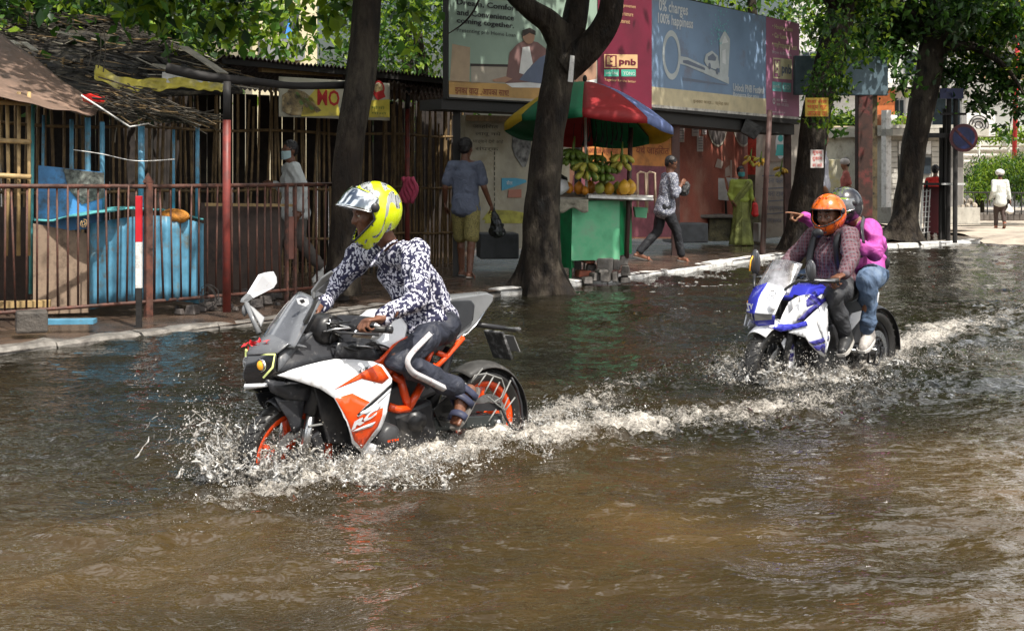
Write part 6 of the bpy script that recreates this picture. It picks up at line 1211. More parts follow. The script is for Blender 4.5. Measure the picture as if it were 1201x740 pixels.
skin(K2, 'upper_fairing', [(926, 368), (934, 358), (946, 348), (962, 341), (978, 341), (980, 346), (962, 352), (946, 366), (932, 380), (920, 388), (914, 386)], lambda u, w: vs2(u, w) + .004, white_p, b2)
skin(K2, 'blue_flash', [(948, 346), (958, 338), (970, 338), (973, 342), (962, 345), (952, 352)], lambda u, w: vs2(u, w), blu, b2, .008, .001); skin(K2, 'navy_flash', [(933, 376), (947, 362), (972, 344), (976, 346), (955, 362), (940, 376)], lambda u, w: vs2(u, w), nvy, b2, .010, .001)
skin(K2, 'blue_flash', [(905, 385), (912, 380), (930, 380), (944, 376), (946, 382), (930, 386), (914, 389)], lambda u, w: vs2(u, w), blu, b2, .010, .001, mirror=False); skin(K2, 'navy_flash', [(948, 401), (972, 394), (971, 399), (960, 404), (953, 405)], vs2, nvy, b2, .004, .001); skin(K2, 'navy_flash', [(953, 406), (970, 402), (967, 416), (963, 412), (957, 411)], vs2, nvy, b2, .004, .001)
skin(K2, 'navy_flash', [(944, 352), (950, 346), (966, 352), (956, 356), (945, 360)], lambda u, w: vs2(u, w), nvy, b2, .009, .001)
def frame_(z):
    z = Vector(z).normalized(); x = V(0, 1, 0).cross(z).normalized(); return Matrix((x, z.cross(x), z)).transposed()
def sym2(name, P, fs, mat, th=.012):
    vs = [V(*p) for p in P]; mir = []
    for i, p in enumerate(P):
        if abs(p[1]) < 1e-5: mir.append(i)
        else: mir.append(len(vs)); vs.append(V(p[0], -p[1], p[2]))
    return obj(name, MB().add(vs, [tuple(f) for f in fs] + [tuple(mir[i] for i in reversed(f)) for f in fs]), mat, b2, fix=True, bevel=.006, solid=th, autos=40)
def half(name, P, fs, mat, sg, th=.012): return obj(name, MB().add([V(p[0], p[1] * sg, p[2]) for p in P], fs), mat, b2, fix=True, bevel=.006, solid=th, autos=40)
NP = [(1.38, 0, .90), (1.49, 0, .80), (1.54, 0, .70), (1.50, 0, .61), (1.34, .135, .86), (1.42, .13, .78), (1.465, .115, .69), (1.43, .09, .62)]; NF = [(0, 4, 5, 1), (1, 5, 6, 2), (2, 6, 7, 3)]
half('nose_cowl', NP, NF, blu, -1); half('nose_cowl', NP, NF[:2], white_p, 1); half('nose_cowl', NP, NF[2:], blu, 1)
for sg in (1, -1): obj('headlamp', MB().poly3([V(1.552, .012 * sg, .70), V(1.48, .105 * sg, .70), V(1.475, .095 * sg, .66), V(1.54, .012 * sg, .65)], (.012, 0, 0)), lens, b2, fix=True)
lc = V(1.475, .098, .745); obj('side_lamp', MB().sph(lc, (.02, .028, .030), 14, 10), M('bright_lamp', (.85, .85, .9), .1, coat=1), b2, smooth=True)
lc = V(1.45, .085, .835); obj('badge', MB().lathe([(.018, 0), (.024, .004), (.024, -.004)], lc, 18, frame_((1, .55, .7))), chrome, b2)
m = MB(); text_on(m, 'YZ', lambda x, y: V(1.505 - .03 * abs(x) / .1, -.035 - x, .735 + y), .0, -.03, .07, .055, 0, .05); obj('lettering', m, white_p, b2)
def ws2(s, t):
    k = 2 * t - 1; hw = .145 - .012 * s; return V(1.41 - .19 * s - .07 * k * k, hw * k, .82 + .235 * s - .03 * k * k * s)
obj('windscreen', MB().grid(ws2, 14, 16), M('clear_scratched_screen', (.34, .34, .36), .12, var=.9, scale=7, coat=1, alpha=.60), b2, smooth=True, solid=.004)
for (x, y, v, h, w_) in ((951, 318, .30, 13, 6.5), (886, 308, -.30, 16, 7)):
    c = T(x, y, v); m = MB().sph(c, (.022, w_ / 165, h / 165), 14, 10); obj('mirror', m, M('mirror_shell_black', (.05, .05, .055), .2, coat=.8), b2, smooth=True)
    obj('mirror_arm', MB().tube([c + V(0, 0, -h / 175), c.lerp(V(1.36, v * .45, .86), .5) + V(0, 0, .0), V(1.36, v * .42, .86)], .010, 8), blk, b2, smooth=True)
obj('mirror_glint', MB().tube([T(881, 318, -.30) + V(0, -.012, 0), T(882, 306, -.30) + V(0, -.012, 0), T(886, 298, -.30) + V(0, -.012, 0)], .006, 5), amber, b2, smooth=True)  # glint on the mirror edge modelled as a faintly glowing amber line
for sg in (-1,):
    p = T(884, 354, -.16) if sg < 0 else V(T(884, 354, -.16).x, .16, T(884, 354, -.16).z); obj('indicator', MB().tube([p + V(0, -sg * .06, 0), p, p + V(0, sg * .05, -.005)], [.007, .018, .010], 8), amber, b2, smooth=True)
B2 = {}
for sg in (1, -1):
    a = V(1.13, sg * .10, .90); b = V(1.03, sg * .35, .915); obj('handlebar', MB().tube([a, b], .012, 8), blk, b2, smooth=True); obj('grip', MB().tube([a.lerp(b, .5), b], .0175, 10), rub_m, b2, smooth=True)
    obj('lever', MB().tube([a + V(.05, sg * .03, .02), a + V(.06, sg * .12, .02), b + V(.05, 0, 0)], .008, 6), steel, b2, smooth=True); obj('switch_box', MB().box(a.lerp(b, .4), (.05, .05, .045)), blk, b2, bevel=.008); B2[sg] = (a, b)
obj('instrument_pod', MB().box((1.20, 0, .93), (.06, .17, .08), Matrix.Rotation(-.6, 3, 'Y')), blk, b2, bevel=.015)
for k in range(5): a = V(1.18, r3.uniform(-.1, .1), .88); b = V(1.1, .18, .91); obj('cable', MB().tube(smooth_path([a, (a + b) / 2 + V(.03, .05, .06), b]), .005, 6), cable_m, b2, smooth=True)
for pts in ([(1022, 402), (1030, 398), (1034, 412), (1030, 428), (1022, 432)], [(1024, 428), (1031, 404)], [(1020, 402), (1018, 425), (1030, 428)]): obj('guard_rod', MB().tube([T(p[0], p[1], .22) for p in pts], .008, 6), blk, b2, smooth=True)
obj('rear_hugger', fend(0, .31, .35, radians(40), radians(185), .09, 20, .03), black_p, b2, smooth=True, solid=.006)
for sg in (1, -1): obj('swingarm', MB().beam((.55, sg * .12, .38), (0, sg * .12, .31), .035, .06), blk, b2, bevel=.01); obj('footpeg', MB().tube([V(.72, sg * .14, .40), V(.72, sg * .30, .395)], .013, 8), steel, b2, smooth=True); obj('pillion_peg', MB().tube([V(.42, sg * .14, .37), V(.42, sg * .30, .37)], .013, 8), steel, b2, smooth=True)
obj('tail_lamp', MB().box(T(1034, 372, 0), (.03, .08, .05)), M('red_tail_lens', (.4, .01, .01), .2), b2, bevel=.006)
# ------------------------------------------------------------------ people
def remesh(mb, vox, it=2, fold=0.0, fs=9.0, seed=0):
    me = mkmesh(mb, 'b'); o = bpy.data.objects.new('b', me); COL.objects.link(o)
    md = o.modifiers.new('r', 'REMESH'); md.mode = 'VOXEL'; md.voxel_size = vox; md.use_smooth_shade = True
    if it: sm = o.modifiers.new('s', 'SMOOTH'); sm.iterations = it; sm.factor = .5
    out = bpy.data.meshes.new_from_object(o.evaluated_get(bpy.context.evaluated_depsgraph_get())); bpy.data.objects.remove(o)
    if fold:
        n = len(out.vertices); co = np.empty(n * 3); out.vertices.foreach_get('co', co); co = co.reshape(-1, 3); no = np.empty(n * 3); out.vertices.foreach_get('normal', no); no = no.reshape(-1, 3)
        h = np.array([.8 - 3.4 * abs(noise.noise(Vector((p[0] * fs + seed, p[1] * fs, p[2] * fs * .75)) + Vector((1, 1, 1)) * .6 * noise.noise(Vector(p) * fs * .6))) for p in co])
        co += no * (h * fold)[:, None]; out.vertices.foreach_set('co', co.ravel()); out.update()
    out.shade_smooth(); return out
def join_mesh(meshes):
    mb = MB()
    for me in meshes: mb.add([v.co[:] for v in me.vertices], [tuple(p.vertices) for p in me.polygons])
    return mkmesh(mb, 'body', True)
def cap(mb, a, b, ra, rb=None, flat=1.0, fax=None, n=14):
    rb = ra if rb is None else rb; a, b = Vector(a), Vector(b); mb.tube([a, a.lerp(b, .5), b], [ra, (ra + rb) / 2, rb], n, flat=flat, fax=fax)
    if flat == 1.0: mb.sph(a, ra, n, 8); mb.sph(b, rb, n, 8)
    else:
        t = (b - a).normalized(); f = Vector(fax); f = (f - t * f.dot(t)).normalized(); R = Matrix((f, t.cross(f), t)).transposed()
        mb.sph(a, (ra * flat, ra, ra * .5), n, 8, R); mb.sph(b, (rb * flat, rb, rb * .5), n, 8, R)
def frame(fwd, up=(0, 0, 1)):
    f = Vector(fwd).normalized(); l = Vector(up).cross(f).normalized(); return Matrix((f, l, f.cross(l))).transposed()
def head_geo(mb, c, R, s=1.0):
    P = lambda x, y, z: Vector(c) + R @ (V(x, y, z) * s)
    mb.sph(P(-.008, 0, .028), (.098 * s, .076 * s, .095 * s), 20, 14, R); mb.sph(P(.022, 0, -.045), (.066 * s, .056 * s, .068 * s), 16, 12, R)
    cap(mb, P(.088, 0, .012), P(.104, 0, -.022), .008 * s, .0125 * s, n=8); mb.sph(P(.092, .012, -.026), .009 * s, 8, 6); mb.sph(P(.092, -.012, -.026), .009 * s, 8, 6)
    cap(mb, P(.078, -.034, .030), P(.078, .034, .030), .013 * s, n=8); cap(mb, P(.083, -.018, -.050), P(.083, .018, -.050), .0085 * s, n=8); cap(mb, P(.081, -.015, -.062), P(.081, .015, -.062), .009 * s, n=8)
    mb.sph(P(.072, 0, -.088), .024 * s, 10, 8)
    for y in (-1, 1): mb.sph(P(.052, y * .036, -.018), (.03 * s, .026 * s, .03 * s), 10, 8, R); mb.sph(P(-.005, y * .076, -.002), (.02 * s, .010 * s, .031 * s), 10, 8, R)
def hand_geo(mb, w, d, nrm, s=1.0, curl=(.55, .75, .6), point=False, side=1):
    """palm, four unequal fingers and a thumb; d along the hand, nrm out of the palm, side picks the thumb side"""
    d = Vector(d).normalized(); nrm = Vector(nrm); nrm = (nrm - d * nrm.dot(d)).normalized(); x = d.cross(nrm) * side; w = Vector(w)
    cap(mb, w - d * .02 * s, w + d * .02 * s, .026 * s, .030 * s, .72, nrm, 10); cap(mb, w + d * .03 * s, w + d * .080 * s, .036 * s, .041 * s, .36, nrm, 12)
    for i in range(4):
        L_ = (.040, .045, .042, .033)[i] * s; p = w + d * (.088 - (0, -.004, .001, .008)[i]) * s + x * (.029 - .0195 * i) * s; a = 0; r = (.0088, .0092, .0088, .0078)[i] * s
        cu = (.05, .1, .05) if (point and i == 0) else (1.3, 1.5, 1.0) if point else tuple(c + .08 * (i - 1) for c in curl)
        for k in range(3):
            a += cu[k]; q = p + (d * cos(a) + nrm * sin(a)) * L_ * (1, .68, .55)[k]; cap(mb, p, q, r * (1, .93, .86)[k], r * (.95, .88, .74)[k], n=8); p = q
    p = w + d * .022 * s + x * .030 * s; q = p + (d * .65 + x * .55 + nrm * .35).normalized() * .038 * s; cap(mb, p, q, .0135 * s, .011 * s, n=8)
    p = q; q = p + (d * .75 + x * .05 + nrm * .65).normalized() * .030 * s; cap(mb, p, q, .0105 * s, .0095 * s, n=8); p = q; q = p + (d * .7 - x * .35 + nrm * .6).normalized() * .024 * s; cap(mb, p, q, .0095 * s, .0075 * s, n=8)
def foot_geo(mb, ank, toe, s=1.0, up=(0, 0, 1)):
    a = Vector(ank); d = (Vector(toe) - a).normalized(); u = Vector(up); u = (u - d * u.dot(d)).normalized(); sd = d.cross(u)
    L_ = (Vector(toe) - a).length
    heel = a - d * .035 * s - u * .045 * s; ball = a + d * L_ * .68 - u * .055 * s
    mb.sph(heel, (.034 * s,) * 3, 10, 8); cap(mb, a, heel + d * .02 * s, .036 * s, .032 * s, n=10); cap(mb, a - u * .01, ball, .036 * s, .026 * s, n=10); cap(mb, heel, ball, .028 * s, .030 * s, .6, u, 10); cap(mb, ball - sd * .02 * s, ball + sd * .02 * s, .02 * s, n=8)
    for i in range(5): b = ball + sd * (-.032 + .016 * i) * s + d * .005; cap(mb, b, b + d * (.048, .044, .040, .034, .028)[i] * s, (.012, .0095, .009, .0085, .008)[i] * s, n=7)
skinD = M('dark_brown_skin', (.16, .068, .038), .42, var=.12, scale=18, sss=.1, bump=.0008, bscale=220); skinM = M('brown_skin', (.26, .125, .07), .45, var=.12, scale=18, sss=.1); hairM = M('black_hair', (.012, .010, .010), .45, var=.4, scale=60, stretch=(1, 1, .2), bump=.004, bscale=120)
eyeW = flat('eye_white', (.6, .57, .52), .2); eyeB = flat('eye_dark', (.02, .012, .01), .1)
def person(base, label, J, mats, s=1.0, vox=.012, fwd=(0, -1, 0), hfwd=None, hup=(0, 0, 1), head_s=1.0, hair=True, sleeves='long', legs='long', shirt_len=.10, group=None, build=1.0, sandals=None, hands=None, fold=.006, body_vox=None, eyes=True, thigh=1.0, hem=None, vneck=False):
    """J: joints in metres in the world: pel, chest, neck, head, shL/R, elL/R, wrL/R, hipL/R, knL/R, anL/R, toL/R"""
    t = thing('person', base, label, 'person', group); J = {k: Vector(v) for k, v in J.items()}; fwd = Vector(fwd).normalized(); b = build; hf = Vector(hfwd or fwd); R = frame(hf, hup)
    sk, sh, tr = mats['skin'], mats['shirt'], mats['trousers']; m = MB()
    head_geo(m, J['head'], R, head_s); cap(m, J['head'] - R @ V(.015, 0, .06) * head_s, J['neck'], .048 * head_s, .055 * b)
    cap(m, J['chest'], J['neck'] - V(0, 0, .03), .13 * b, .06 * b, .66, fwd); cap(m, J['pel'], J['chest'], .125 * b, .128 * b, .66, fwd)
    for q in 'LR':
        cap(m, J['neck'] - V(0, 0, .04), J['sh' + q], .05 * b, .05 * b); cap(m, J['sh' + q], J['el' + q], .047 * b, .036 * b); cap(m, J['el' + q], J['wr' + q], .037 * b, .025 * b)
        cap(m, J['hip' + q], J['kn' + q], .074 * b * thigh, .050 * b * thigh); cap(m, J['kn' + q], J['an' + q], .050 * b, .034 * b); kc = J['kn' + q].lerp(J['an' + q], .3) - (J['to' + q] - J['an' + q]).normalized() * .018; cap(m, kc, J['kn' + q].lerp(J['an' + q], .55), .046 * b, .036 * b)
        cap(m, J['pel'], J['hip' + q], .085 * b, .078 * b * thigh)
    if vneck: c_ = J['chest'] + fwd * .088 * b + V(0, 0, .05); [cap(m, J['neck'] + V(0, 0, -.01) + R.col[1] * y, c_, .045, .014) for y in (-.03, 0, .03)]
    body = remesh(m, body_vox or max(vox, .010), 2); hm_ = MB()
    for q, sd in (('L', 1), ('R', -1)):
        h = (hands or {}).get(q, {}); d = h.get('d') or (J['wr' + q] - J['el' + q]).normalized() + V(0, 0, -.1); n_ = h.get('n') or (V(0, 0, 0) - fwd.cross(V(0, 0, 1)) * sd * -1); hand_geo(hm_, J['wr' + q], d, n_, head_s * h.get('s', 1.0), h.get('curl', (.35, .45, .35)), h.get('point', False), h.get('side', sd))
        if not (sandals and sandals[0] == 'shoe'): foot_geo(hm_, J['an' + q], J['to' + q], head_s, (J['kn' + q] - J['an' + q]))
    hands_me = remesh(hm_, (.0052 if vox < .012 else .0065) if vox < .02 else .009, 1); obj('body', join_mesh([body, hands_me]), sk, t, world=True)
    if eyes:
        for y in (-1, 1):
            obj('eyelid', MB().sph(J['head'] + R @ (V(.0728, y * .031, .0125) * head_s), .0128 * head_s, 10, 8), sk, t, world=True, smooth=True)
            e = obj('eye', MB().sph(J['head'] + R @ (V(.0735, y * .031, .008) * head_s), .0118 * head_s, 10, 8), eyeW, t, world=True, smooth=True); obj('iris', MB().sph(J['head'] + R @ (V(.0820, y * .032, .007) * head_s), .0054 * head_s, 8, 6), eyeB, e, world=True, smooth=True)
            obj('eyebrow', MB().tube([J['head'] + R @ (V(.088, y * .014, .034) * head_s), J['head'] + R @ (V(.084, y * .034, .040) * head_s), J['head'] + R @ (V(.072, y * .05, .034) * head_s)], [.003, .0042, .002], 6), hairM, t, world=True, smooth=True)
    if hair:
        m = MB().sph(J['head'] + R @ (V(-.022, 0, .042) * head_s), (.100 * head_s, .086 * head_s, .098 * head_s), 24, 16, R); m.sph(J['head'] + R @ (V(-.045, 0, -.005) * head_s), (.062 * head_s, .078 * head_s, .07 * head_s), 16, 12, R)
        hm2 = remesh(m, .010, 1, .006 * head_s, 40, 3); obj('hair', hm2, hairM, t, world=True)
    # shirt
    if sh:
        m = MB(); g = .016 * b; cap(m, J['chest'], J['neck'] - V(0, 0, .045), .15 * b, .085 * b, .70, fwd); cap(m, J['pel'] + (J['chest'] - J['pel']) * .12, J['chest'], (.150 + shirt_len * .0) * b, .158 * b, .74, fwd); cap(m, J['pel'] - (J['chest'] - J['pel']).normalized() * shirt_len, J['pel'] + (J['chest'] - J['pel']) * .2, .176 * b, .158 * b, .84, fwd)
        m.sph(J['neck'] - V(0, 0, .01), (.064 * b, .064 * b, .03), 12, 8)
        for q in 'LR':
            cap(m, J['neck'] - V(0, 0, .055), J['sh' + q], .060 * b, .062 * b)
            if sleeves == 'long': cap(m, J['sh' + q], J['el' + q], .070 * b, .057 * b); cap(m, J['el' + q], J['wr' + q].lerp(J['el' + q], .10), .056 * b, .041 * b)
            elif sleeves == 'three': cap(m, J['sh' + q], J['el' + q], .070 * b, .058 * b); cap(m, J['el' + q], J['wr' + q].lerp(J['el' + q], .55), .055 * b, .052 * b)
            else: cap(m, J['sh' + q], J['sh' + q].lerp(J['el' + q], .72), .062 * b, .062 * b)
        if hem: [cap(m, Vector(a_), Vector(b_), r_, r2_, .7, fwd) for a_, b_, r_, r2_ in hem]
        obj('shirt', remesh(m, vox, 2, fold, 8.5, 1), sh, t, world=True)
    m = MB(); cap(m, J['pel'] + (J['chest'] - J['pel']).normalized() * .05, J['pel'] - V(0, 0, .03), .126 * b, .136 * b, .72, fwd)
    for q in 'LR':
        cap(m, J['pel'] - V(0, 0, .02), J['hip' + q], .095 * b, .097 * b)
        if legs == 'long': cap(m, J['hip' + q], J['kn' + q], .092 * b * thigh, .070 * b * thigh); cap(m, J['kn' + q], J['an' + q].lerp(J['kn' + q], .10), .068 * b * thigh, .054 * b)
        elif legs == 'shorts': cap(m, J['hip' + q], J['kn' + q].lerp(J['hip' + q], .08), .096 * b, .090 * b)
    if tr: obj('trousers' if legs == 'long' else 'shorts', remesh(m, vox, 3, fold * .9, 8, 5), tr, t, world=True)
    if sandals:
        for q in 'LR':
            a, to = J['an' + q], J['to' + q]; d = (to - a).normalized(); u = J['kn' + q] - a; u = (u - d * u.dot(d)).normalized(); sd = d.cross(u); L_ = (to - a).length; m = MB(); k = head_s
            c0 = a - d * .075 * k - u * .082 * k; c1 = a + d * (L_ + .015) - u * .078 * k
            if sandals[0] == 'shoe':
                m = MB(); cap(m, a - d * .03 - u * .035 * k, a + d * L_ * .5 - u * .045 * k, .046 * k, .043 * k, n=12); cap(m, a + d * L_ * .5 - u * .045 * k, a + d * L_ * .88 - u * .055 * k, .043 * k, .032 * k, n=12); cap(m, a, a - u * .03, .05 * k, .05 * k); obj('shoe', remesh(m, .008, 2), sandals[1], t, world=True); m = MB()
            vs = []; N = 8
            for z in (0, 1):
                for i in range(N + 1):
                    for sg in (-1, 1): f = i / N; vs.append(c0.lerp(c1, f) + sd * sg * (.034 + .012 * sin(f * 2.6)) * k * (1 if 0 < i < N else .6) + u * z * .018 * k)
            o_ = (N + 1) * 2; fs = []
            for i in range(N): b0 = i * 2; fs += [(b0, b0 + 2, b0 + 3, b0 + 1), (o_ + b0, o_ + b0 + 1, o_ + b0 + 3, o_ + b0 + 2), (b0, o_ + b0, o_ + b0 + 2, b0 + 2), (b0 + 1, b0 + 3, o_ + b0 + 3, o_ + b0 + 1)]
            fs += [(0, 1, o_ + 1, o_), (2 * N, o_ + 2 * N, o_ + 2 * N + 1, 2 * N + 1)]
            so_ = obj('sole', MB().add(vs, fs), sandals[2], t, world=True, fix=True)
            if sandals[0] == 'sandal':
                for f, hgt in sandals[3]:
                    c = c0.lerp(c1, f); obj('strap', MB().grid(lambda i, j, c=c, hgt=hgt: c + sd * cos(pi * i) * -.050 * k + u * (sin(pi * i) ** .7 * hgt + .01) * k + d * (j - .5) * .034 * k, 14, 2), sandals[1], t, world=True, smooth=True, solid=.006)
    return t
def standing(px_head_top, py_top, py_foot, face, label, mats, d=None, ground=.09, stride=0.0, lift=None, arms=None, lean=0.0, **kw):
    """a walking or standing figure from its surveyed head and feet; face = plan heading in radians"""
    b = WG(px_head_top, py_foot, ground) if d is None else V((px_head_top - CX) / F * d, d, ground); H = (HC - (py_top - HY) * b.y / F) - ground; k = H / 1.72
    f = V(cos(face), sin(face), 0); l = V(-f.y, f.x, 0); Z = V(0, 0, 1); P = lambda x, y, z: b + f * x * k + l * y * k + Z * z * k
    J = dict(pel=P(lean * .2, 0, .93), chest=P(lean * .75, 0, 1.27), neck=P(lean, 0, 1.45), head=P(lean + .02, 0, 1.60))
    for q, sg in (('L', 1), ('R', -1)):
        st = stride * sg; J['sh' + q] = P(lean * .9, sg * .175, 1.385); J['hip' + q] = P(0, sg * .085, .89)
        J['kn' + q] = P(st * .55 + .04, sg * .09, .49); J['an' + q] = P(st, sg * .09, .085 + (.10 if (lift == q) else 0)); J['to' + q] = J['an' + q] + (f * .17 - Z * (.035 if lift != q else .12)).normalized() * .175 * k
        J['el' + q] = P(-.06 - st * .25, sg * .22, 1.11); J['wr' + q] = P(.04 - st * .6, sg * .23, .87)
    if lift:
        J['kn' + lift] = J['hip' + lift].lerp(J['an' + lift], .5) + f * .12 * k
    for n_, p in (arms or {}).items(): J[n_] = P(*p)
    return person(V(b.x, b.y, ground), label, J, mats, fwd=f, head_s=k, build=k * kw.pop('wide', 1.0), **kw), J, k, f, P
# clothing materials with their own printed patterns
def cloth_pattern(name, kind, c1, c2, c3=(0, 0, 0), scale=20, rough=.75):
    m = bpy.data.materials.new(name); m.use_nodes = True; nt = m.node_tree; L = nt.links; b = nt.nodes['Principled BSDF']; tc = nd(nt, 'ShaderNodeTexCoord'); MATS[name] = m
    if kind == 'leaf':
        nw = nd(nt, 'ShaderNodeTexNoise', Scale=22.0, Detail=2.0); L.new(tc.outputs['Object'], nw.inputs[0]); wv = mixc(nt, .045, tc.outputs['Object'], nw.outputs['Color'], 'ADD')
        mp = nd(nt, 'ShaderNodeMapping'); mp.inputs['Rotation'].default_value = (.5, .7, .4); mp.inputs['Scale'].default_value = (1, 1.0, .5); L.new(wv, mp.inputs[0])
        v = nd(nt, 'ShaderNodeTexVoronoi', Scale=float(scale)); L.new(mp.outputs[0], v.inputs['Vector']); r = ramp(nt, v.outputs['Distance'], [(.40, 1.0), (.45, 0.0)])
        mp2 = nd(nt, 'ShaderNodeMapping'); mp2.inputs['Rotation'].default_value = (-.8, .2, -.9); mp2.inputs['Scale'].default_value = (.45, 1, 1); L.new(wv, mp2.inputs[0])
        v2 = nd(nt, 'ShaderNodeTexVoronoi', Scale=float(scale) * .93); L.new(mp2.outputs[0], v2.inputs['Vector']); r2 = ramp(nt, v2.outputs['Distance'], [(.29, 1.0), (.34, 0.0)])
        out = mixc(nt, r2.outputs[0], mixc(nt, r.outputs[0], c1, c2), c2)
    elif kind == 'plaid':
        out = c1
        for ax, sc, th, cc in (('Z', 9.0, .80, c2), ('X', 9.0, .82, c2), ('Z', 9.0, .97, c3), ('X', 9.0, .97, c3), ('Y', 9.0, .86, c2)):
            w = nd(nt, 'ShaderNodeTexWave', Scale=scale * (1.0 if th < .9 else 1.9), Distortion=.8); w.bands_direction = ax; w.inputs['Detail Scale'].default_value = 1.5; L.new(tc.outputs['Object'], w.inputs[0])
            r = ramp(nt, w.outputs['Fac'], [(th - .1, 0.0), (th, .75)]); out = mixc(nt, r.outputs[0], out, cc)
    elif kind == 'speck':
        v = nd(nt, 'ShaderNodeTexVoronoi', Scale=float(scale)); L.new(tc.outputs['Object'], v.inputs['Vector']); r = ramp(nt, v.outputs['Distance'], [(.32, 1.0), (.42, 0.0)]); out = mixc(nt, r.outputs[0], c1, c2)
    n = nd(nt, 'ShaderNodeTexNoise', Scale=160.0, Detail=2.0); L.new(tc.outputs['Object'], n.inputs[0]); bp = nd(nt, 'ShaderNodeBump', Strength=.6, Distance=.0012); L.new(n.outputs[0], bp.inputs['Height'])
    n5 = nd(nt, 'ShaderNodeTexNoise', Scale=7.0, Detail=3.0, Distortion=1.8); L.new(tc.outputs['Object'], n5.inputs[0]); bp2 = nd(nt, 'ShaderNodeBump', Strength=1.0, Distance=.02); L.new(n5.outputs[0], bp2.inputs['Height']); L.new(bp.outputs[0], bp2.inputs['Normal']); L.new(bp2.outputs[0], b.inputs['Normal'])
    if isinstance(out, tuple): b.inputs['Base Color'].default_value = rgba(out)
    else: L.new(out, b.inputs['Base Color'])
    b.inputs['Roughness'].default_value = rough; return m
def helmet_graphic(name, base, c2, c3, scale=9.0, th=.16):
    m = bpy.data.materials.new(name); m.use_nodes = True; nt = m.node_tree; L = nt.links; b = nt.nodes['Principled BSDF']; tc = nd(nt, 'ShaderNodeTexCoord')
    mp = nd(nt, 'ShaderNodeMapping'); mp.inputs['Rotation'].default_value = (.3, .9, .5); mp.inputs['Scale'].default_value = (1.6, 1.1, .6); L.new(tc.outputs['Object'], mp.inputs[0])
    nw = nd(nt, 'ShaderNodeTexNoise', Scale=scale, Detail=1.5, Distortion=1.4); L.new(mp.outputs[0], nw.inputs[0]); r = ramp(nt, nw.outputs[0], [(.545, 0.0), (.555, 1.0)])
    n2 = nd(nt, 'ShaderNodeTexNoise', Scale=scale * 2.1, Detail=2.5, Distortion=2.2); L.new(mp.outputs[0], n2.inputs[0]); r2 = ramp(nt, n2.outputs[0], [(.49 - th * .1, 0.0), (.495, 1.0), (.55, 1.0), (.555, 0.0)])
    n3 = nd(nt, 'ShaderNodeTexNoise', Scale=scale * 5); L.new(tc.outputs['Object'], n3.inputs[0])
    g = mixc(nt, r2.outputs[0], c2, c3); L.new(mixc(nt, r.outputs[0], base, g), b.inputs['Base Color']); b.inputs['Roughness'].default_value = .25; b.inputs['Coat Weight'].default_value = .7; b.inputs['Coat Roughness'].default_value = .05; return m
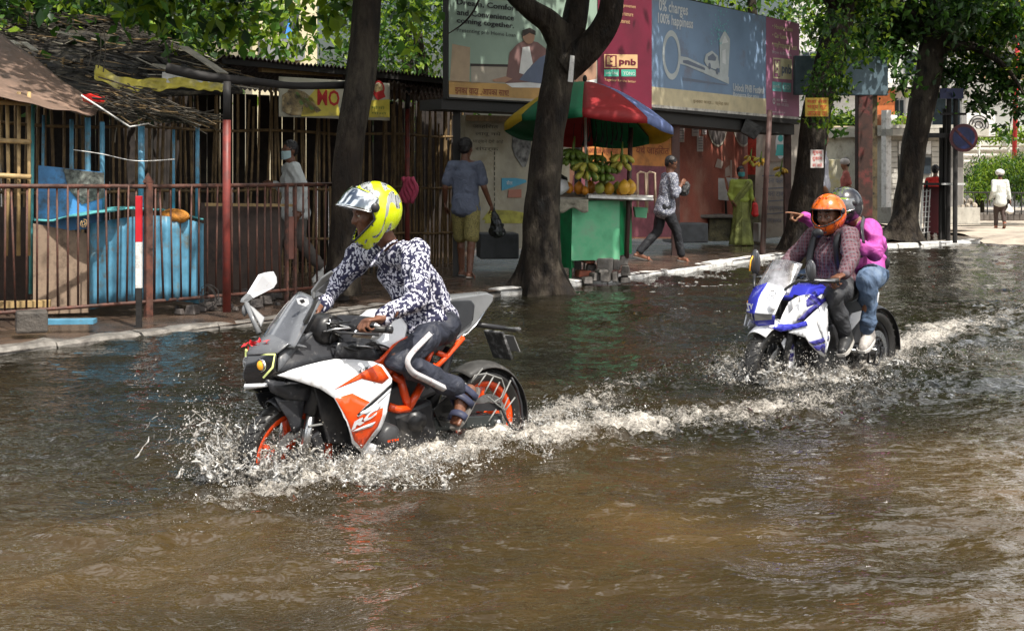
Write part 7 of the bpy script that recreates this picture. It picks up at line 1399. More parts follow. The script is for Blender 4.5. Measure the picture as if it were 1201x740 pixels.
def helmet(parent, c, R, s, mshell, mtrim, visor=None, vang=0.0, mint=None, open_el=(-30, 24), low=1.22):
    """full-face shell: crown, chin bar swelling forward, eye port cut out; inner padding, rim, visor"""
    n1, n2 = 72, 54
    def rad(ph, el):      # radius factors, el in degrees
        ch = max(0, cos(ph)) ** 2 * max(0, min(1, (-el - 8) / 28)); return 1 + .20 * ch
    def P(ph, el, q=1.0): e = radians(el); k = rad(ph, el) * q; return V(.152 * cos(e) * cos(ph) * k * s, .128 * cos(e) * sin(ph) * s * q, (.150 * sin(e) * q * ((1 + (low - 1) * max(0, cos(ph)) ** .8) if el < 0 else 1.0) + .012) * s)
    def port(ph, el):
        a = abs((ph + pi) % (2 * pi) - pi); lo = open_el[0] + 22 * (a / 1.35) ** 1.6; return a < 1.30 and lo < el < open_el[1] - 6 * (a / 1.3) ** 4
    m = MB(); els = [90 - (90 + 58) * j / n2 for j in range(n2 + 1)]; vs = [Vector(c) + R @ P(2 * pi * i / n1, e) for e in els for i in range(n1)]; fs = []
    for j in range(n2):
        for i in range(n1):
            if not port(2 * pi * (i + .5) / n1, (els[j] + els[j + 1]) / 2): fs.append((j * n1 + i, (j + 1) * n1 + i, (j + 1) * n1 + (i + 1) % n1, j * n1 + (i + 1) % n1))
    o = obj('helmet', m.add(vs, fs), mshell, parent, world=True, smooth=True, solid=.012 * s); o.modifiers['solid'].offset = -1
    m = MB(); vs = [Vector(c) + R @ P(2 * pi * i / n1, e, .90) for e in els for i in range(n1)]; fs = []
    for j in range(n2):
        for i in range(n1):
            if not port(2 * pi * (i + .5) / n1, (els[j] + els[j + 1]) / 2): fs.append((j * n1 + i, j * n1 + (i + 1) % n1, (j + 1) * n1 + (i + 1) % n1, (j + 1) * n1 + i))
    obj('padding', m.add(vs, fs), blk, o, world=False if False else True, smooth=True)
    rim = []
    for k in range(60):
        a = -1.30 + 2.6 * k / 59; rim.append(Vector(c) + R @ P(a, open_el[0] + 22 * (abs(a) / 1.35) ** 1.6, 1.005))
    for k in range(60):
        a = 1.30 - 2.6 * k / 59; rim.append(Vector(c) + R @ P(a, open_el[1] - 6 * (abs(a) / 1.3) ** 4, 1.005))
    rim.append(rim[0]); obj('port_rim', MB().tube(rim, .0055 * s, 6), mtrim, o, world=True, smooth=True)
    for sg in (1, -1): obj('visor_pivot', MB().lathe([(.001, .011 * s), (.020 * s, .010 * s), (.026 * s, .0)], Vector(c) + R @ P(sg * 1.42, 8, 1.02), 18, R @ Matrix.Rotation(radians(-90 * sg), 3, 'X')), blk, o, world=True, smooth=True)
    if visor is not None:
        Rv = Matrix.Rotation(radians(-vang), 3, 'Y')
        def vf_(u, v): a = -1.42 + 2.84 * u; e = -17 + 38 * v + 8 * (abs(a) / 1.42) ** 2 * (1 - v) ; q = P(a, e, 1.045 + .0) ; q.x = q.x + .016 * s * cos(a) * (1 - v); piv = V(0, 0, .03 * s); return Vector(c) + R @ (Rv @ (q - piv) + piv)
        obj('visor', MB().grid(vf_, 36, 10), visor, o, world=True, smooth=True, solid=.004 * s)
        obj('visor_edge', MB().tube([vf_(k / 36, 0) for k in range(37)], .004 * s, 6), chrome, o, world=True, smooth=True)
    for k in (-1, 0, 1): obj('chin_vent', MB().tube([Vector(c) + R @ P(k * .28 - .09, -45, 1.0), Vector(c) + R @ P(k * .28 + .09, -45, 1.0)], .008 * s, 6), blk, o, world=True, smooth=True)
    for k in (-1, 1): obj('crown_vent', MB().box(Vector(c) + R @ P(k * .45, 62, 1.01), (.05 * s, .016 * s, .010 * s), R @ Matrix.Rotation(radians(14), 3, 'Y')), mshell, o, world=True, bevel=.004)
    return o
T = K1.T
def Wk(K, p): return K.Wd(p)
# ---- rider one
def L1w(px, py, v): return K1.Wd(K1.T(px, py, v))
J = dict(pel=K1.Wd((.425, 0, .90)), chest=L1w(473, 318, 0), neck=L1w(454, 286, 0.0), head=L1w(437, 250, 0.02), shL=L1w(487, 297, .20), shR=L1w(422, 300, -.20), elL=L1w(489, 352, .33), wrL=L1w(447, 374, .30), elR=L1w(392, 338, -.33), wrR=L1w(375, 360, -.20),
         hipL=K1.Wd((.40, .10, .86)), hipR=K1.Wd((.40, -.10, .86)), knL=L1w(466, 424, .22), anL=L1w(541, 458, .25), toL=L1w(524, 490, .28), knR=K1.Wd((.76, -.22, .70)), anR=K1.Wd((.38, -.24, .50)), toR=K1.Wd((.54, -.27, .42)))
hf1 = V(-.93, -.36, -.22)
navy = cloth_pattern('navy_leaf_print_shirt', 'leaf', (.014, .014, .05), (.60, .60, .68), scale=64)
trk = M('navy_track_trousers', (.022, .025, .038), .6, wrinkle=.022, var=.25, scale=12, bump=.001, bscale=150)
sd_m = M('slate_blue_sandal', (.035, .04, .075), .6, var=.3, bump=.001); sole_m = M('grey_sole', (.13, .12, .11), .6, var=.3)
gd = (L1w(418, 378, .28) - J['wrL']).normalized()
r1 = person(V(J['pel'].x, J['pel'].y, .42), 'rider in a neon yellow helmet and navy leaf print shirt on the orange motorcycle', J, dict(skin=skinD, shirt=navy, trousers=trk), vox=.0085, fwd=K1.f * .96 + V(0, 0, -.25), hfwd=hf1, head_s=1.06, hair=False, build=1.02, vneck=True, shirt_len=.06, thigh=.84, hem=[(J['pel'] + V(0, 0, .10), J['pel'] + K1.f * .02 + V(0, 0, -.06), .165, .180), (J['pel'] + V(0, 0, .10), J['chest'], .160, .165)],
    hands=dict(L=dict(d=gd, n=K1.f * .7 + V(0, 0, -.75), curl=(.9, 1.15, .8), side=-1, s=.95), R=dict(d=K1.f - V(0, 0, .1), n=V(0, 0, -1), curl=(.9, 1.1, .8), s=.9, side=1)), sandals=('sandal', sd_m, sole_m, ((.28, .115), (.46, .098), (.76, .052))), fold=.013)
hg = helmet_graphic('neon_yellow_helmet', (.62, .74, .004), (.30, .31, .31), (.02, .02, .02), 7.0)
R1 = frame(hf1 + V(0, 0, -.08), (.0, .0, 1)); helmet(r1, J['head'] + V(.010, 0, .006), R1, .97, hg, blk, M('mirrored_visor', (.52, .55, .56), .08, metal=1.0, var=.5, scale=9, stretch=(1, 1, .3), coat=1), 46, open_el=(-33, 24), low=1.5)
# white side stripe down the near trouser leg
st_m = M('white_stripe_tape', (.50, .49, .50), .6, var=.2, dirt=(.35, .15, .15), damt=.2, dscale=30)
pth = smooth_path([L1w(512, 388, .195), L1w(498, 402, .27), L1w(485, 416, .325), L1w(481, 426, .335), L1w(487, 437, .335), L1w(504, 446, .335), L1w(524, 456, .33)], 8)
def stp(u, v):
    k = u * (len(pth) - 1); i = min(int(k), len(pth) - 2); p = pth[i].lerp(pth[i + 1], k - i); tt = (pth[i + 1] - pth[i]).normalized(); sdv = tt.cross(K1.l).normalized(); return p + sdv * (v - .5) * .034 - K1.l * .02 * abs(2 * v - 1)
obj('side_stripe', MB().grid(stp, 60, 4), st_m, r1, world=True, smooth=True, solid=.002)
# shirt collar and placket
cn = J['neck']; obj('collar', MB().tube(smooth_path([cn + K1.l * .075 + V(0, 0, .02), cn + K1.l * .06 + K1.f * .06 + V(0, 0, -.01), cn + K1.f * .125 + K1.l * .015 + V(0, 0, -.11)]), [.016] * 13, 6, flat=.4, fax=(0, 0, 1)), navy, r1, world=True, smooth=True)
# ---- rider two and pillion
T = K2.T
def L2w(px, py, v): return K2.Wd(K2.T(px, py, v))
J = dict(pel=K2.Wd((.50, 0, .86)), chest=L2w(976, 298, 0), neck=L2w(978, 272, 0), head=L2w(972, 254, 0), shL=L2w(996, 277, .20), shR=L2w(955, 276, -.19), elL=L2w(998, 306, .30), wrL=L2w(989, 322, .31), elR=L2w(932, 300, -.32), wrR=L2w(914, 318, -.25),
         hipL=K2.Wd((.50, .10, .82)), hipR=K2.Wd((.50, -.10, .82)), knL=L2w(978, 346, .24), anL=L2w(991, 392, .25), toL=L2w(991, 392, .25) + K2.f * .16 + K2.l * .05 + V(0, 0, -.06), knR=K2.Wd((.95, -.2, .78)), anR=K2.Wd((.72, -.24, .46)), toR=K2.Wd((.86, -.26, .42)))
hf2 = V(-.62, -.76, -.10)
plaid = cloth_pattern('maroon_grey_plaid_shirt', 'plaid', (.035, .015, .022), (.12, .10, .115), (.20, .03, .05), scale=12)
blkj = M('charcoal_trousers', (.035, .036, .04), .65, wrinkle=.022, var=.3, dirt=(.09, .09, .09), damt=.3, dscale=5); shoe_b = M('black_shoe', (.025, .025, .025), .35, var=.3)
r2 = person(V(J['pel'].x, J['pel'].y, .4), 'rider in an orange helmet and maroon plaid shirt steering the blue and white motorcycle', J, dict(skin=skinD, shirt=plaid, trousers=blkj), vox=.010, fwd=K2.f, hfwd=hf2, head_s=1.04, hair=False, build=1.05, shirt_len=.02,
    hands=dict(L=dict(d=K2.f + V(-.2, 0, -.25), n=V(0, 0, -1) + K2.f * .3, curl=(.8, 1.1, .8), side=-1), R=dict(d=K2.f, n=V(0, 0, -1), curl=(.8, 1.1, .8), side=1)), sandals=('shoe', shoe_b, M('pale_shoe_sole', (.4, .38, .35), .6)), fold=.010)
ho = helmet_graphic('orange_helmet', (.78, .13, .008), (.60, .10, .01), (.05, .012, .01), 11.0)
R2 = frame(hf2, (0, 0, 1)); helmet(r2, J['head'] + V(0, 0, .012), R2, .97, ho, blk, open_el=(-27, 17))
obj('chin_guard', MB().sph(J['head'] + R2 @ V(.150, -.02, -.105), (.022, .045, .036), 14, 10, R2), blk, r2, world=True, smooth=True)
for sg in (1, -1):      # spectacles
    m = MB(); q = [J['head'] + R2 @ V(.098, sg * .034 + cos(a * pi / 6) * .021, .010 + sin(a * pi / 6) * .016) for a in range(13)]; obj('spectacle_rim', m.tube(q, .0014, 5), blk, r2, world=True)
# backpack straps on the plaid shirt
for sg in (1, -1): obj('bag_strap', MB().tube(smooth_path([J['sh' + 'RL'[sg > 0]].lerp(J['neck'], .4) + V(0, 0, .05), J['sh' + 'RL'[sg > 0]].lerp(J['neck'], .35) + K2.f * .10 + V(0, 0, -.03), J['chest'] + K2.l * sg * .12 + K2.f * .125 + V(0, 0, -.06), J['chest'] + K2.l * sg * .15 + K2.f * .06 + V(0, 0, -.16)]), .027, 8, flat=.3, fax=tuple(K2.f)), blk, r2, world=True, smooth=True)
obj('collar', MB().tube([J['neck'] + K2.l * .07 + V(0, 0, .01), J['neck'] + K2.f * .09 + V(0, 0, -.05), J['neck'] - K2.l * .07 + V(0, 0, .01)], .018, 7), plaid, r2, world=True, smooth=True)
J = dict(pel=K2.Wd((.12, .02, .93)), chest=L2w(1016, 288, -.02), neck=L2w(1005, 262, -.03), head=L2w(991, 245, -.04), shL=L2w(1021, 268, .17), shR=L2w(992, 264, -.22), elL=L2w(1026, 296, .25), wrL=L2w(1006, 288, .20), elR=L2w(962, 262, -.42), wrR=L2w(941, 254, -.50),
         hipL=K2.Wd((.13, .12, .89)), hipR=K2.Wd((.13, -.1, .89)), knL=L2w(1017, 328, .30), anL=L2w(1018, 390, .27), toL=L2w(1018, 390, .27) + K2.f * .16 + K2.l * .04 + V(0, 0, -.05), knR=K2.Wd((.55, -.24, .86)), anR=K2.Wd((.42, -.28, .46)), toR=K2.Wd((.56, -.29, .40)))
mag = M('magenta_shirt', (.44, .07, .32), .7, wrinkle=.022, var=.14, scale=6, bump=.001, bscale=150); jean = M('blue_jeans', (.085, .13, .21), .75, wrinkle=.022, var=.3, scale=9, dirt=(.16, .21, .28), damt=.35, dscale=5)
pd = (L2w(914, 248, -.58) - J['wrR']).normalized()
r3_ = person(V(J['pel'].x, J['pel'].y, .4), 'pillion passenger in a magenta shirt and black helmet pointing ahead', J, dict(skin=skinM, shirt=mag, trousers=jean), vox=.010, fwd=K2.f * .9 + V(0, -.1, 0), hfwd=V(-.85, -.5, -.05), head_s=1.04, hair=False, build=1.04, shirt_len=.04,
    hands=dict(R=dict(d=pd, n=V(0, -.3, -1), point=True, side=1), L=dict(d=V(-.8, -.5, -.2), n=V(0, 0, -1), curl=(.8, 1, .8), side=-1)), body_vox=.010, sandals=('shoe', M('pale_running_shoe', (.42, .39, .36), .6, var=.35, dirt=(.2, .18, .17), damt=.4, dscale=14), M('white_shoe_sole', (.6, .58, .55), .5)), fold=.018)
R3 = frame(V(-.85, -.5, -.05)); helmet(r3_, J['head'] + V(0, 0, .015), R3, .95, helmet_graphic('black_helmet', (.02, .02, .024), (.06, .06, .065), (.10, .14, .02), 4.0), M('lime_trim', (.35, .6, .02), .3), M('dark_visor', (.12, .13, .14), .08, coat=1, var=.4), 0)
obj('pack_strap', MB().tube(smooth_path([L2w(1013, 256, .12), L2w(1011, 268, .26), L2w(1013, 285, .30)]), .022, 8, flat=.35, fax=(0, 1, 0)), blk, r3_, world=True, smooth=True)
pk = J['chest'] - K2.f * .19 - V(0, 0, .06); m = MB(); cap(m, pk + V(0, 0, .10), pk - V(0, 0, .10), .08, .09, .4, K2.f)
pkt = thing('backpack', V(pk.x, pk.y, pk.z - .35), 'black backpack on the back of the magenta shirted passenger', 'backpack'); obj('sack', remesh(m, .015, 3, .008), M('black_nylon', (.02, .02, .024), .5), pkt, world=True); obj('pocket', MB().sph(pk - K2.f * .05 - V(0, 0, .08), (.03, .07, .07), 12, 8, frame(K2.f)), M('black_nylon', ()), pkt, world=True, smooth=True)
m = MB(); bgp = L2w(1003, 318, -.02); cap(m, bgp + V(0, 0, .16), bgp - V(0, 0, .18), .10, .13, .7, K2.f); pk2 = thing('backpack', V(bgp.x, bgp.y, bgp.z - .3), 'black rucksack squeezed between the plaid rider and the passenger', 'backpack'); obj('sack', remesh(m, .015, 3, .008), M('black_nylon', ()), pk2, world=True)
# ---- people on the pavement
mask_m = M('pale_blue_mask', (.42, .58, .60), .8, var=.08)
def mask(t, J, R, k, mat):
    def mf(u, v): a = -1.15 + 2.3 * u; return J['head'] + R @ (V(.100 * cos(a) + .012 * (1 - abs(2 * u - 1)), .079 * sin(a), .008 - .105 * v * (1 - .25 * abs(2 * u - 1) ** 2) - .0) * k)
    obj('face_mask', MB().grid(mf, 14, 8), mat, t, world=True, smooth=True, solid=.006)
wsh = cloth_pattern('white_striped_shirt', 'plaid', (.74, .76, .74), (.5, .52, .5), (.30, .34, .35), scale=30)
t, J, k, f, P = standing(347, 166, 333, pi * 1.12, 'man in a pale striped shirt and light blue mask striding left behind the railing', dict(skin=skinD, shirt=wsh, trousers=M('grey_brown_trousers', (.10, .085, .075), .8, var=.2)), stride=-.30, lift='L', lean=.06, vox=.014, fold=.010, sandals=('shoe', M('white_trainer', (.6, .6, .58), .6), M('white_shoe_sole', ())),
    arms=dict(elR=(.02, -.22, 1.12), wrR=(.24, -.16, 1.20), elL=(-.05, .22, 1.12), wrL=(.02, .24, .90)), hfwd=V(-.62, -.78, -.08), wide=1.22); mask(t, J, frame(V(-.62, -.78, -.08)), k, mask_m)
bl_t = M('grey_blue_tshirt', (.13, .15, .21), .8, wrinkle=.022, var=.15, scale=3)
sh_m = cloth_pattern('olive_patterned_shorts', 'speck', (.28, .24, .08), (.12, .10, .04), scale=60)
t, J, k, f, P = standing(546, 163, 326, radians(78), 'man in a grey blue T-shirt and yellow patterned shorts walking away with a black bag', dict(skin=skinD, shirt=bl_t, trousers=sh_m), stride=.16, lift=None, vox=.013, sleeves='short', legs='shorts', sandals=('sandal', M('red_brown_sandal', (.25, .09, .05), .6), sole_m, ((.62, .06),)), hfwd=V(.5, .85, -.1),
    arms=dict(elR=(-.02, -.24, 1.12), wrR=(.10, -.30, .90), elL=(-.04, .25, 1.12), wrL=(.08, .28, .94)), wide=1.08)
c = J['wrR'] + V(.04, .0, -.02); bgt = thing('shopping_bag', V(c.x + .03, c.y, c.z - .42), 'black plastic shopping bag hanging from the hand of the man in shorts', 'bag')
m = MB(); cap(m, c + V(.0, 0, -.08), c + V(.05, 0, -.30), .03, .105, .7, (0, 1, 0)); m.sph(c + V(.05, 0, -.33), (.12, .085, .09)); bp2 = remesh(m, .012, 2, .014, 14, 2); obj('sack', bp2, M('black_polythene', (.018, .02, .02), .3, var=.3, dirt=(.05, .07, .05), damt=.3), bgt, world=True); obj('handle', MB().tube([c + V(-.01, 0, -.1), c + V(0, 0, .02), c + V(.02, 0, -.1)], .012, 6), M('black_polythene', ()), bgt, world=True)
chk = cloth_pattern('grey_white_check_shirt', 'speck', (.16, .17, .22), (.50, .51, .54), scale=42)
t, J, k, f, P = standing(779, 184, 307, radians(14), 'man in a grey white patterned shirt and black trousers walking past the stall', dict(skin=skinD, shirt=chk, trousers=M('black_trousers', (.015, .016, .02), .7, wrinkle=.022, var=.3)), stride=-.27, lift=None, lean=.10, vox=.015, sleeves='three', sandals=('sandal', M('red_brown_sandal', ()), sole_m, ((.62, .06),)), hfwd=V(.75, -.25, -.35),
    arms=dict(elR=(.10, -.23, 1.10), wrR=(.27, -.10, 1.28), elL=(.06, .22, 1.12), wrL=(.27, .08, 1.26), anL=(-.42, .09, .14), knL=(-.08, .09, .50)), wide=1.18, shirt_len=.13)
c = P(.34, 0, 1.20); o_ = thing('cloth_bundle', c - V(0, 0, .1), 'checked cloth bundle held to the chest by the walking man', 'bundle'); m = MB(); m.sph(c, (.11, .09, .12), 14, 10); obj('bundle', remesh(m, .014, 1, .02, 16), M('black_checked', ()), o_, world=True)
# woman in the green sari
sari = M('olive_green_sari', (.20, .22, .06), .7, wrinkle=.022, var=.35, scale=3, dirt=(.32, .36, .10), damt=.3, dscale=3); bls = M('lime_green_blouse', (.30, .36, .06), .6, var=.15)
t, J, k, f, P = standing(869, 196, 283, radians(-100), 'woman in an olive green sari and teal mask holding a red bag', dict(skin=skinD, shirt=bls, trousers=None), d=25.5, vox=.018, legs='long', hfwd=V(.1, -1, 0), arms=dict(elL=(-.02, .22, 1.12), wrL=(.06, .27, .98), elR=(.0, -.24, 1.12), wrR=(.16, -.18, .98)), wide=1.05, shirt_len=-.06)
mask(t, J, frame(V(.1, -1, 0)), k, M('teal_mask', (.06, .30, .30), .8))
def srf(u, v):
    a = u * 2 * pi; z = .02 + 1.02 * v; r = (.205 + .02 * sin(a * 9) * (1 - v)) * (1 - .28 * v ** 1.5) + .05 * (v - 1) ** 4; return P(r * .82 * cos(a), r * sin(a) * 1.02, z)
obj('sari_skirt', MB().grid(srf, 72, 14), sari, t, world=True, smooth=True, solid=.008)
m = MB(); 
m.grid(lambda u, v: P(.165 + .02 * sin(v * 12) - .05 * u, -.16 + .36 * u + .10 * (v - .5), .93 + .50 * u - .10 * v), 12, 8); obj('sari_pallu', m, sari, t, world=True, smooth=True, solid=.012)
m = MB(); m.grid(lambda u, v: P(.04 - .17 * u + .02 * sin(v * 14), .20 + .03 * sin(u * 3) - .10 * v, 1.40 - .75 * u), 14, 8); obj('sari_end', m, sari, t, world=True, smooth=True, solid=.010)
c = P(.10, .30, .78); o_ = thing('handbag', c - V(0, 0, .16), 'bright red bag hanging from the arm of the woman in the sari', 'bag'); m = MB(); cap(m, c + V(0, 0, .12), c - V(0, 0, .10), .055, .07, .8, (0, 1, 0)); obj('sack', remesh(m, .015, 1, .008), M('clear_red_bag', (.55, .02, .02), .5), o_, world=True); obj('handle', MB().tube([c + V(-.03, 0, .12), c + V(0, 0, .25), c + V(.03, 0, .12)], .008, 5), M('clear_red_bag', ()), o_, world=True)
# far people
t, J, k, f, P = standing(1173, 200, 262, radians(80), 'man in a white shirt and white cap walking away along the sandy side road', dict(skin=skinD, shirt=M('white_cotton_shirt', (.60, .62, .58), .8, wrinkle=.022, var=.06), trousers=M('dark_brown_trousers', (.06, .04, .035), .8)), vox=.022, fold=.003, d=32.6, ground=.14, stride=.15, lift='R', shirt_len=.16, arms=dict(wrL=(.05, .28, .86), wrR=(.0, -.28, .86)), eyes=False, wide=1.1, sandals=('shoe', M('red_brown_sandal', ()), sole_m))
m = MB().sph(J['head'] + V(0, 0, .05), (.115, .12, .09), 16, 10); obj('cap', m, kw, t, world=True, smooth=True)
c = J['wrR'] + V(-.04, -.05, -.25); o_ = thing('carrier_bag', c - V(0, 0, .12), 'small white carrier bag in the hand of the man in the white cap', 'bag'); m = MB(); cap(m, c + V(0, 0, .14), c - V(0, 0, .05), .03, .11, .6, (0, 1, 0)); obj('sack', remesh(m, .018, 1, .015), kw, o_, world=True)
t, J, k, f, P = standing(1097, 194, 276, radians(60), 'person in a bright red top seen from behind at the black security booth', dict(skin=skinD, shirt=M('bright_red_top', (.62, .03, .02), .7), trousers=M('dark_maroon_trousers', (.12, .012, .015), .8)), vox=.022, fold=.003, stride=.05, eyes=False, sleeves='short', d=28.4)
t, J, k, f, P = standing(992, 186, 268, radians(170), 'man in a red brown shirt and pale cap by the covered market stall', dict(skin=skinM, shirt=M('red_brown_shirt', (.35, .10, .08), .8), trousers=M('dark_brown_trousers', ())), vox=.022, stride=.05, eyes=False, sleeves='short', hfwd=V(-1, -.2, -.2), d=29.0)
m = MB().sph(J['head'] + V(0, 0, .05), (.115, .12, .09), 16, 10); obj('cap', m, M('pale_cap', (.5, .45, .42), .8), t, world=True, smooth=True)
t, J, k, f, P = standing(963, 154, 262, radians(-20), 'man in a white shirt half hidden behind the ivy clad tree trunk', dict(skin=skinM, shirt=M('pale_lilac_shirt', (.50, .50, .56), .8), trousers=M('black_trousers', ())), vox=.020, stride=.05, eyes=False, hfwd=V(1, 0, -.2), d=26.6)
# ------------------------------------------------------------------ splashes
def spray_mat():
    m = bpy.data.materials.new('aerated_water'); m.use_nodes = True; nt = m.node_tree; b = nt.nodes['Principled BSDF']; L = nt.links; tc = nd(nt, 'ShaderNodeTexCoord')
    n = nd(nt, 'ShaderNodeTexNoise', Scale=16.0, Detail=6.0); L.new(tc.outputs['Object'], n.inputs[0]); r = ramp(nt, n.outputs[0], [(.36, (.32, .28, .22)), (.50, (.64, .61, .56)), (.62, (.86, .86, .84))]); L.new(r.outputs[0], b.inputs['Base Color'])
    b.inputs['Roughness'].default_value = .10; b.inputs['IOR'].default_value = 1.33; b.inputs['Transmission Weight'].default_value = .5; b.inputs['Specular IOR Level'].default_value = .9; return m
spm = spray_mat(); RS = np.random.RandomState(4)
OCT = np.array([(1, 0, 0), (-1, 0, 0), (0, 1, 0), (0, -1, 0), (0, 0, 1), (0, 0, -1)], float); OF = np.array([(0, 2, 4), (2, 1, 4), (1, 3, 4), (3, 0, 4), (2, 0, 5), (1, 2, 5), (3, 1, 5), (0, 3, 5)])
def drops(P, r, D=None, st=1.0):
    n = len(P); v = OCT[None] * r[:, None, None]
    if D is not None: v = v + (OCT @ np.zeros((3, 3)))[None] + (OCT[None] * 1.0 * r[:, None, None] * 0); a = np.einsum('kj,nj->nk', OCT, D); v = v + a[:, :, None] * D[:, None, :] * (st * r)[:, None, None]
    v = (v + P[:, None]).reshape(-1, 3); f = (OF[None] + (np.arange(n) * 6)[:, None, None]).reshape(-1, 3); return v, f
def bigmesh(v, f, smooth=True):
    me = bpy.data.meshes.new('drops'); me.vertices.add(len(v)); me.vertices.foreach_set('co', v.ravel()); me.loops.add(f.size); me.loops.foreach_set('vertex_index', f.ravel().astype(np.int32))
    me.polygons.add(len(f)); me.polygons.foreach_set('loop_start', np.arange(0, f.size, 3, dtype=np.int32)); me.polygons.foreach_set('loop_total', np.full(len(f), 3, dtype=np.int32)); me.update(calc_edges=True)
    if smooth: me.shade_smooth()
    return me
def splash(name, label, jets, nfil, ndrop, vox, seed, fans=2600):
    """water thrown up: filaments and blobs along ballistic arcs fused into torn sheets, with free drops beyond them.
    jets: (origin xy, main direction xy, spread, speed, lift, weight)"""
    r = np.random.RandomState(seed); g = 9.81; mb = MB(); PD, RD_, DD_ = [], [], []
    wj = np.array([j[5] for j in jets], float); wj /= wj.sum()
    for k in range(nfil + ndrop):
        j = jets[r.choice(len(jets), p=wj)]; a = atan2(j[1][1], j[1][0]) + np.clip(r.normal(), -1.6, 1.6) * j[2]; sp = j[3] * (.25 + .85 * r.rand()) ; up = j[4] * (.15 + .9 * r.rand() ** 1.3)
        v0 = np.array([cos(a) * sp, sin(a) * sp, up]); T_ = 2 * up / g; o = np.array([j[0][0] + np.clip(r.normal(), -1.7, 1.7) * j[6], j[0][1] + np.clip(r.normal(), -1.7, 1.7) * j[6] * .6, 0.0])
        if k < nfil:
            t0 = T_ * r.uniform(0, .75); n = 5; dt = T_ * r.uniform(.012, .05); pts = []; rr_ = r.uniform(.0022, .0056)
            for i in range(n): t = t0 + dt * i; pts.append(o + v0 * t - np.array([0, 0, .5 * g * t * t]) + r.normal(size=3) * .007)
            if np.hypot(*(pts[-1] - o)[:2]) > .42: continue
            mb.tube([tuple(p) for p in pts], [rr_ * q for q in (.7, 1.15, .8, 1.3, .6)], 5)
            if r.rand() < .7: mb.sph(tuple(pts[-1]), rr_ * 1.6, 6, 5)
        else:
            t = T_ * r.uniform(.1, 1.0); p = o + v0 * t * r.uniform(.9, 1.35) - np.array([0, 0, .5 * g * t * t]) + r.normal(size=3) * .02
            if p[2] < -.01: continue
            vv = v0 - np.array([0, 0, g * t]); PD.append(p); RD_.append(.0009 + .0034 * r.rand() ** 4); DD_.append(vv / (np.linalg.norm(vv) + 1e-6))
    # lacy fans: points kept only on the ligaments of a noise network, fused by the remesh
    for j in jets:
        a0 = atan2(j[1][1], j[1][0])
        for layer in range(3):
            m_ = int(fans * j[5]); ua = r.uniform(-1, 1, m_); ut = r.uniform(.03, .95, m_); off = r.uniform(0, 50); sc = r.uniform(.6, 1.05); ox, oy = r.normal(size=2) * j[6] * .6
            n1 = vf(ua * 5.5 + off, ut * 5.0, 3, seed * 7 + layer); n2 = vf(ua * 2.2 + off, ut * 2.2, 2, seed * 9 + layer); rag = .72 + .35 * vn(ua * 9 + off, ut * 0, 3)
            keep = ((np.abs(n1) < .10) | (n1 > .62)) & (n2 > -.35 - .4 * (1 - ut)) & (ut < rag)
            for q, ta in zip(ua[keep], ut[keep]):
                a = a0 + q * j[2] * 1.5; sp = j[3] * .75 * sc; up = j[4] * .82 * sc; T_ = 2 * up / g * .62; tt = ta * T_
                p = np.array([j[0][0] + ox + cos(a) * sp * tt + .05 * cos(a), j[0][1] + oy + sin(a) * sp * tt + .05 * sin(a), up * tt - .5 * g * tt * tt]) + r.normal(size=3) * .0025
                rr_ = .0052 * (1.15 - .5 * ta); mb.add((OCT * rr_ + p).tolist(), [tuple(int(z) for z in f_) for f_ in OF])
    t = thing(name, V(jets[0][0][0], jets[0][0][1], 0), label, 'splash', kind='stuff')
    o1 = obj('torn_sheet', remesh(mb, vox, 1), spm, t, world=True); o1['kind'] = 'stuff'
    v, f = drops(np.array(PD), np.array(RD_), np.array(DD_), .8); o2 = obj('droplets', bigmesh(v, f), spm, t, world=True); o2['kind'] = 'stuff'; return t
def at1(u, v): p = K1.Wd((u, v, .2)); return (p.x, p.y)
def dr(K, f, l): d = K.f * f + K.l * l; return (d.x, d.y)
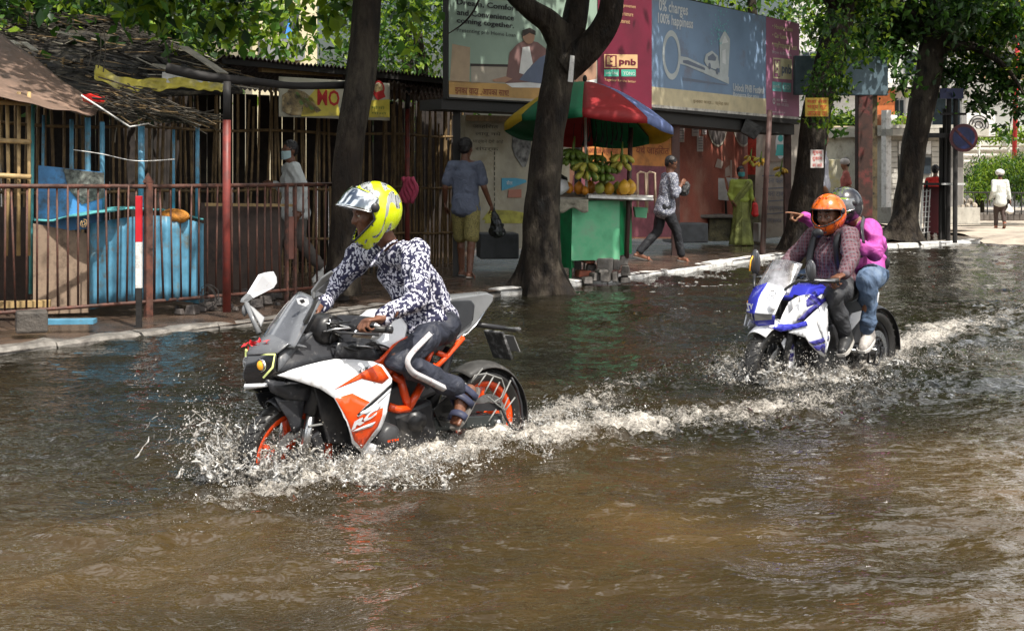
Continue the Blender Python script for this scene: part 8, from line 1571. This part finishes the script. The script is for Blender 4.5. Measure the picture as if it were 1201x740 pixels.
# front wheel of the first bike throws water left, forward and along its near side
splash('splash', 'burst of white spray around the front wheel of the orange and white motorcycle', [
    (at1(1.42, .06), dr(K1, .9, .5), .9, .85, 1.75, 3.0, .13), (at1(1.50, -.05), dr(K1, .75, -.8), .7, .95, 2.45, 2.6, .11), (at1(1.30, .14), dr(K1, .1, 1), .9, .9, 1.35, 3.0, .18), (at1(1.0, .22), dr(K1, -.3, 1), .9, .8, 1.35, 2.4, .2),
    (at1(1.15, .40), dr(K1, .2, 1), 1.2, .6, .9, 2.0, .22)], 3000, 27000, .0052, 1, 4200)
splash('splash', 'low churning spray along the engine and rear wheel of the orange and white motorcycle', [
    (at1(.75, .28), dr(K1, -.5, .9), 1.1, .7, 1.1, 2.2, .22), (at1(.45, .32), dr(K1, -.6, .8), 1.1, .8, 1.0, 2.2, .24), (at1(.1, .2), dr(K1, -.8, .6), 1.1, .8, 1.15, 2.0, .2), (at1(-.35, .1), dr(K1, -1, .3), .9, 1.1, 1.35, 2.0, .22), (at1(-.9, .12), dr(K1, -1, .3), 1.2, .7, .8, 1.2, .35)], 2800, 25000, .0057, 2, 2800)
def at2(u, v): p = K2.Wd((u, v, .2)); return (p.x, p.y)
splash('splash', 'ring of torn grey white spray around the front wheel of the blue and white motorcycle', [
    (at2(1.50, .0), dr(K2, 1, .3), 1.0, .9, 2.0, 3.4, .12), (at2(1.25, .18), dr(K2, .2, 1), 1.0, .8, 1.8, 3.6, .16), (at2(1.35, -.12), dr(K2, .5, -1), .6, 1.2, 1.6, 1.4, .08), (at2(.85, .25), dr(K2, -.3, 1), 1.2, .6, .9, 1.6, .2)], 1500, 12000, .0075, 3, 2200)
splash('splash', 'trail of low spray behind the rear wheel of the blue and white motorcycle', [
    (at2(.1, .15), dr(K2, -1, .4), 1.0, 1.0, 1.2, 2, .2), (at2(-.5, .1), dr(K2, -1, .3), 1.3, .9, .9, 2, .35), (at2(-1.3, .1), dr(K2, -1, .3), 1.3, .9, .7, 1.2, .5)], 1000, 9000, .009, 4, 1500)
# loose drops and bubbles riding on the wakes
P = []; R_ = []
for path, w, n in ((P1, .5, 16000), (P2, .7, 9000), (P3, .35, 3000), (P4, .35, 3000)):
    for _ in range(n):
        t = RS.rand() ** 1.3 * (len(path) - 1); i = min(int(t), len(path) - 2); c = path[i].lerp(path[i + 1], t - i); x = c.x + RS.normal() * w * .45; y = c.y + RS.normal() * w * .42
        if RS.rand() > .5 + .5 * vn(np.array([x * 4.]), np.array([y * 6.]), 8)[0]: continue
        P.append((x, y, wz(x, y) + .001 + abs(RS.normal()) * .012)); R_.append(.0008 + .003 * RS.rand() ** 3)
v, f = drops(np.array(P), np.array(R_)); o_ = obj('foam_drops', bigmesh(v, f), spm); tag(o_, 'loose drops and bubbles riding on the wakes of both motorcycles', 'spray', kind='stuff')
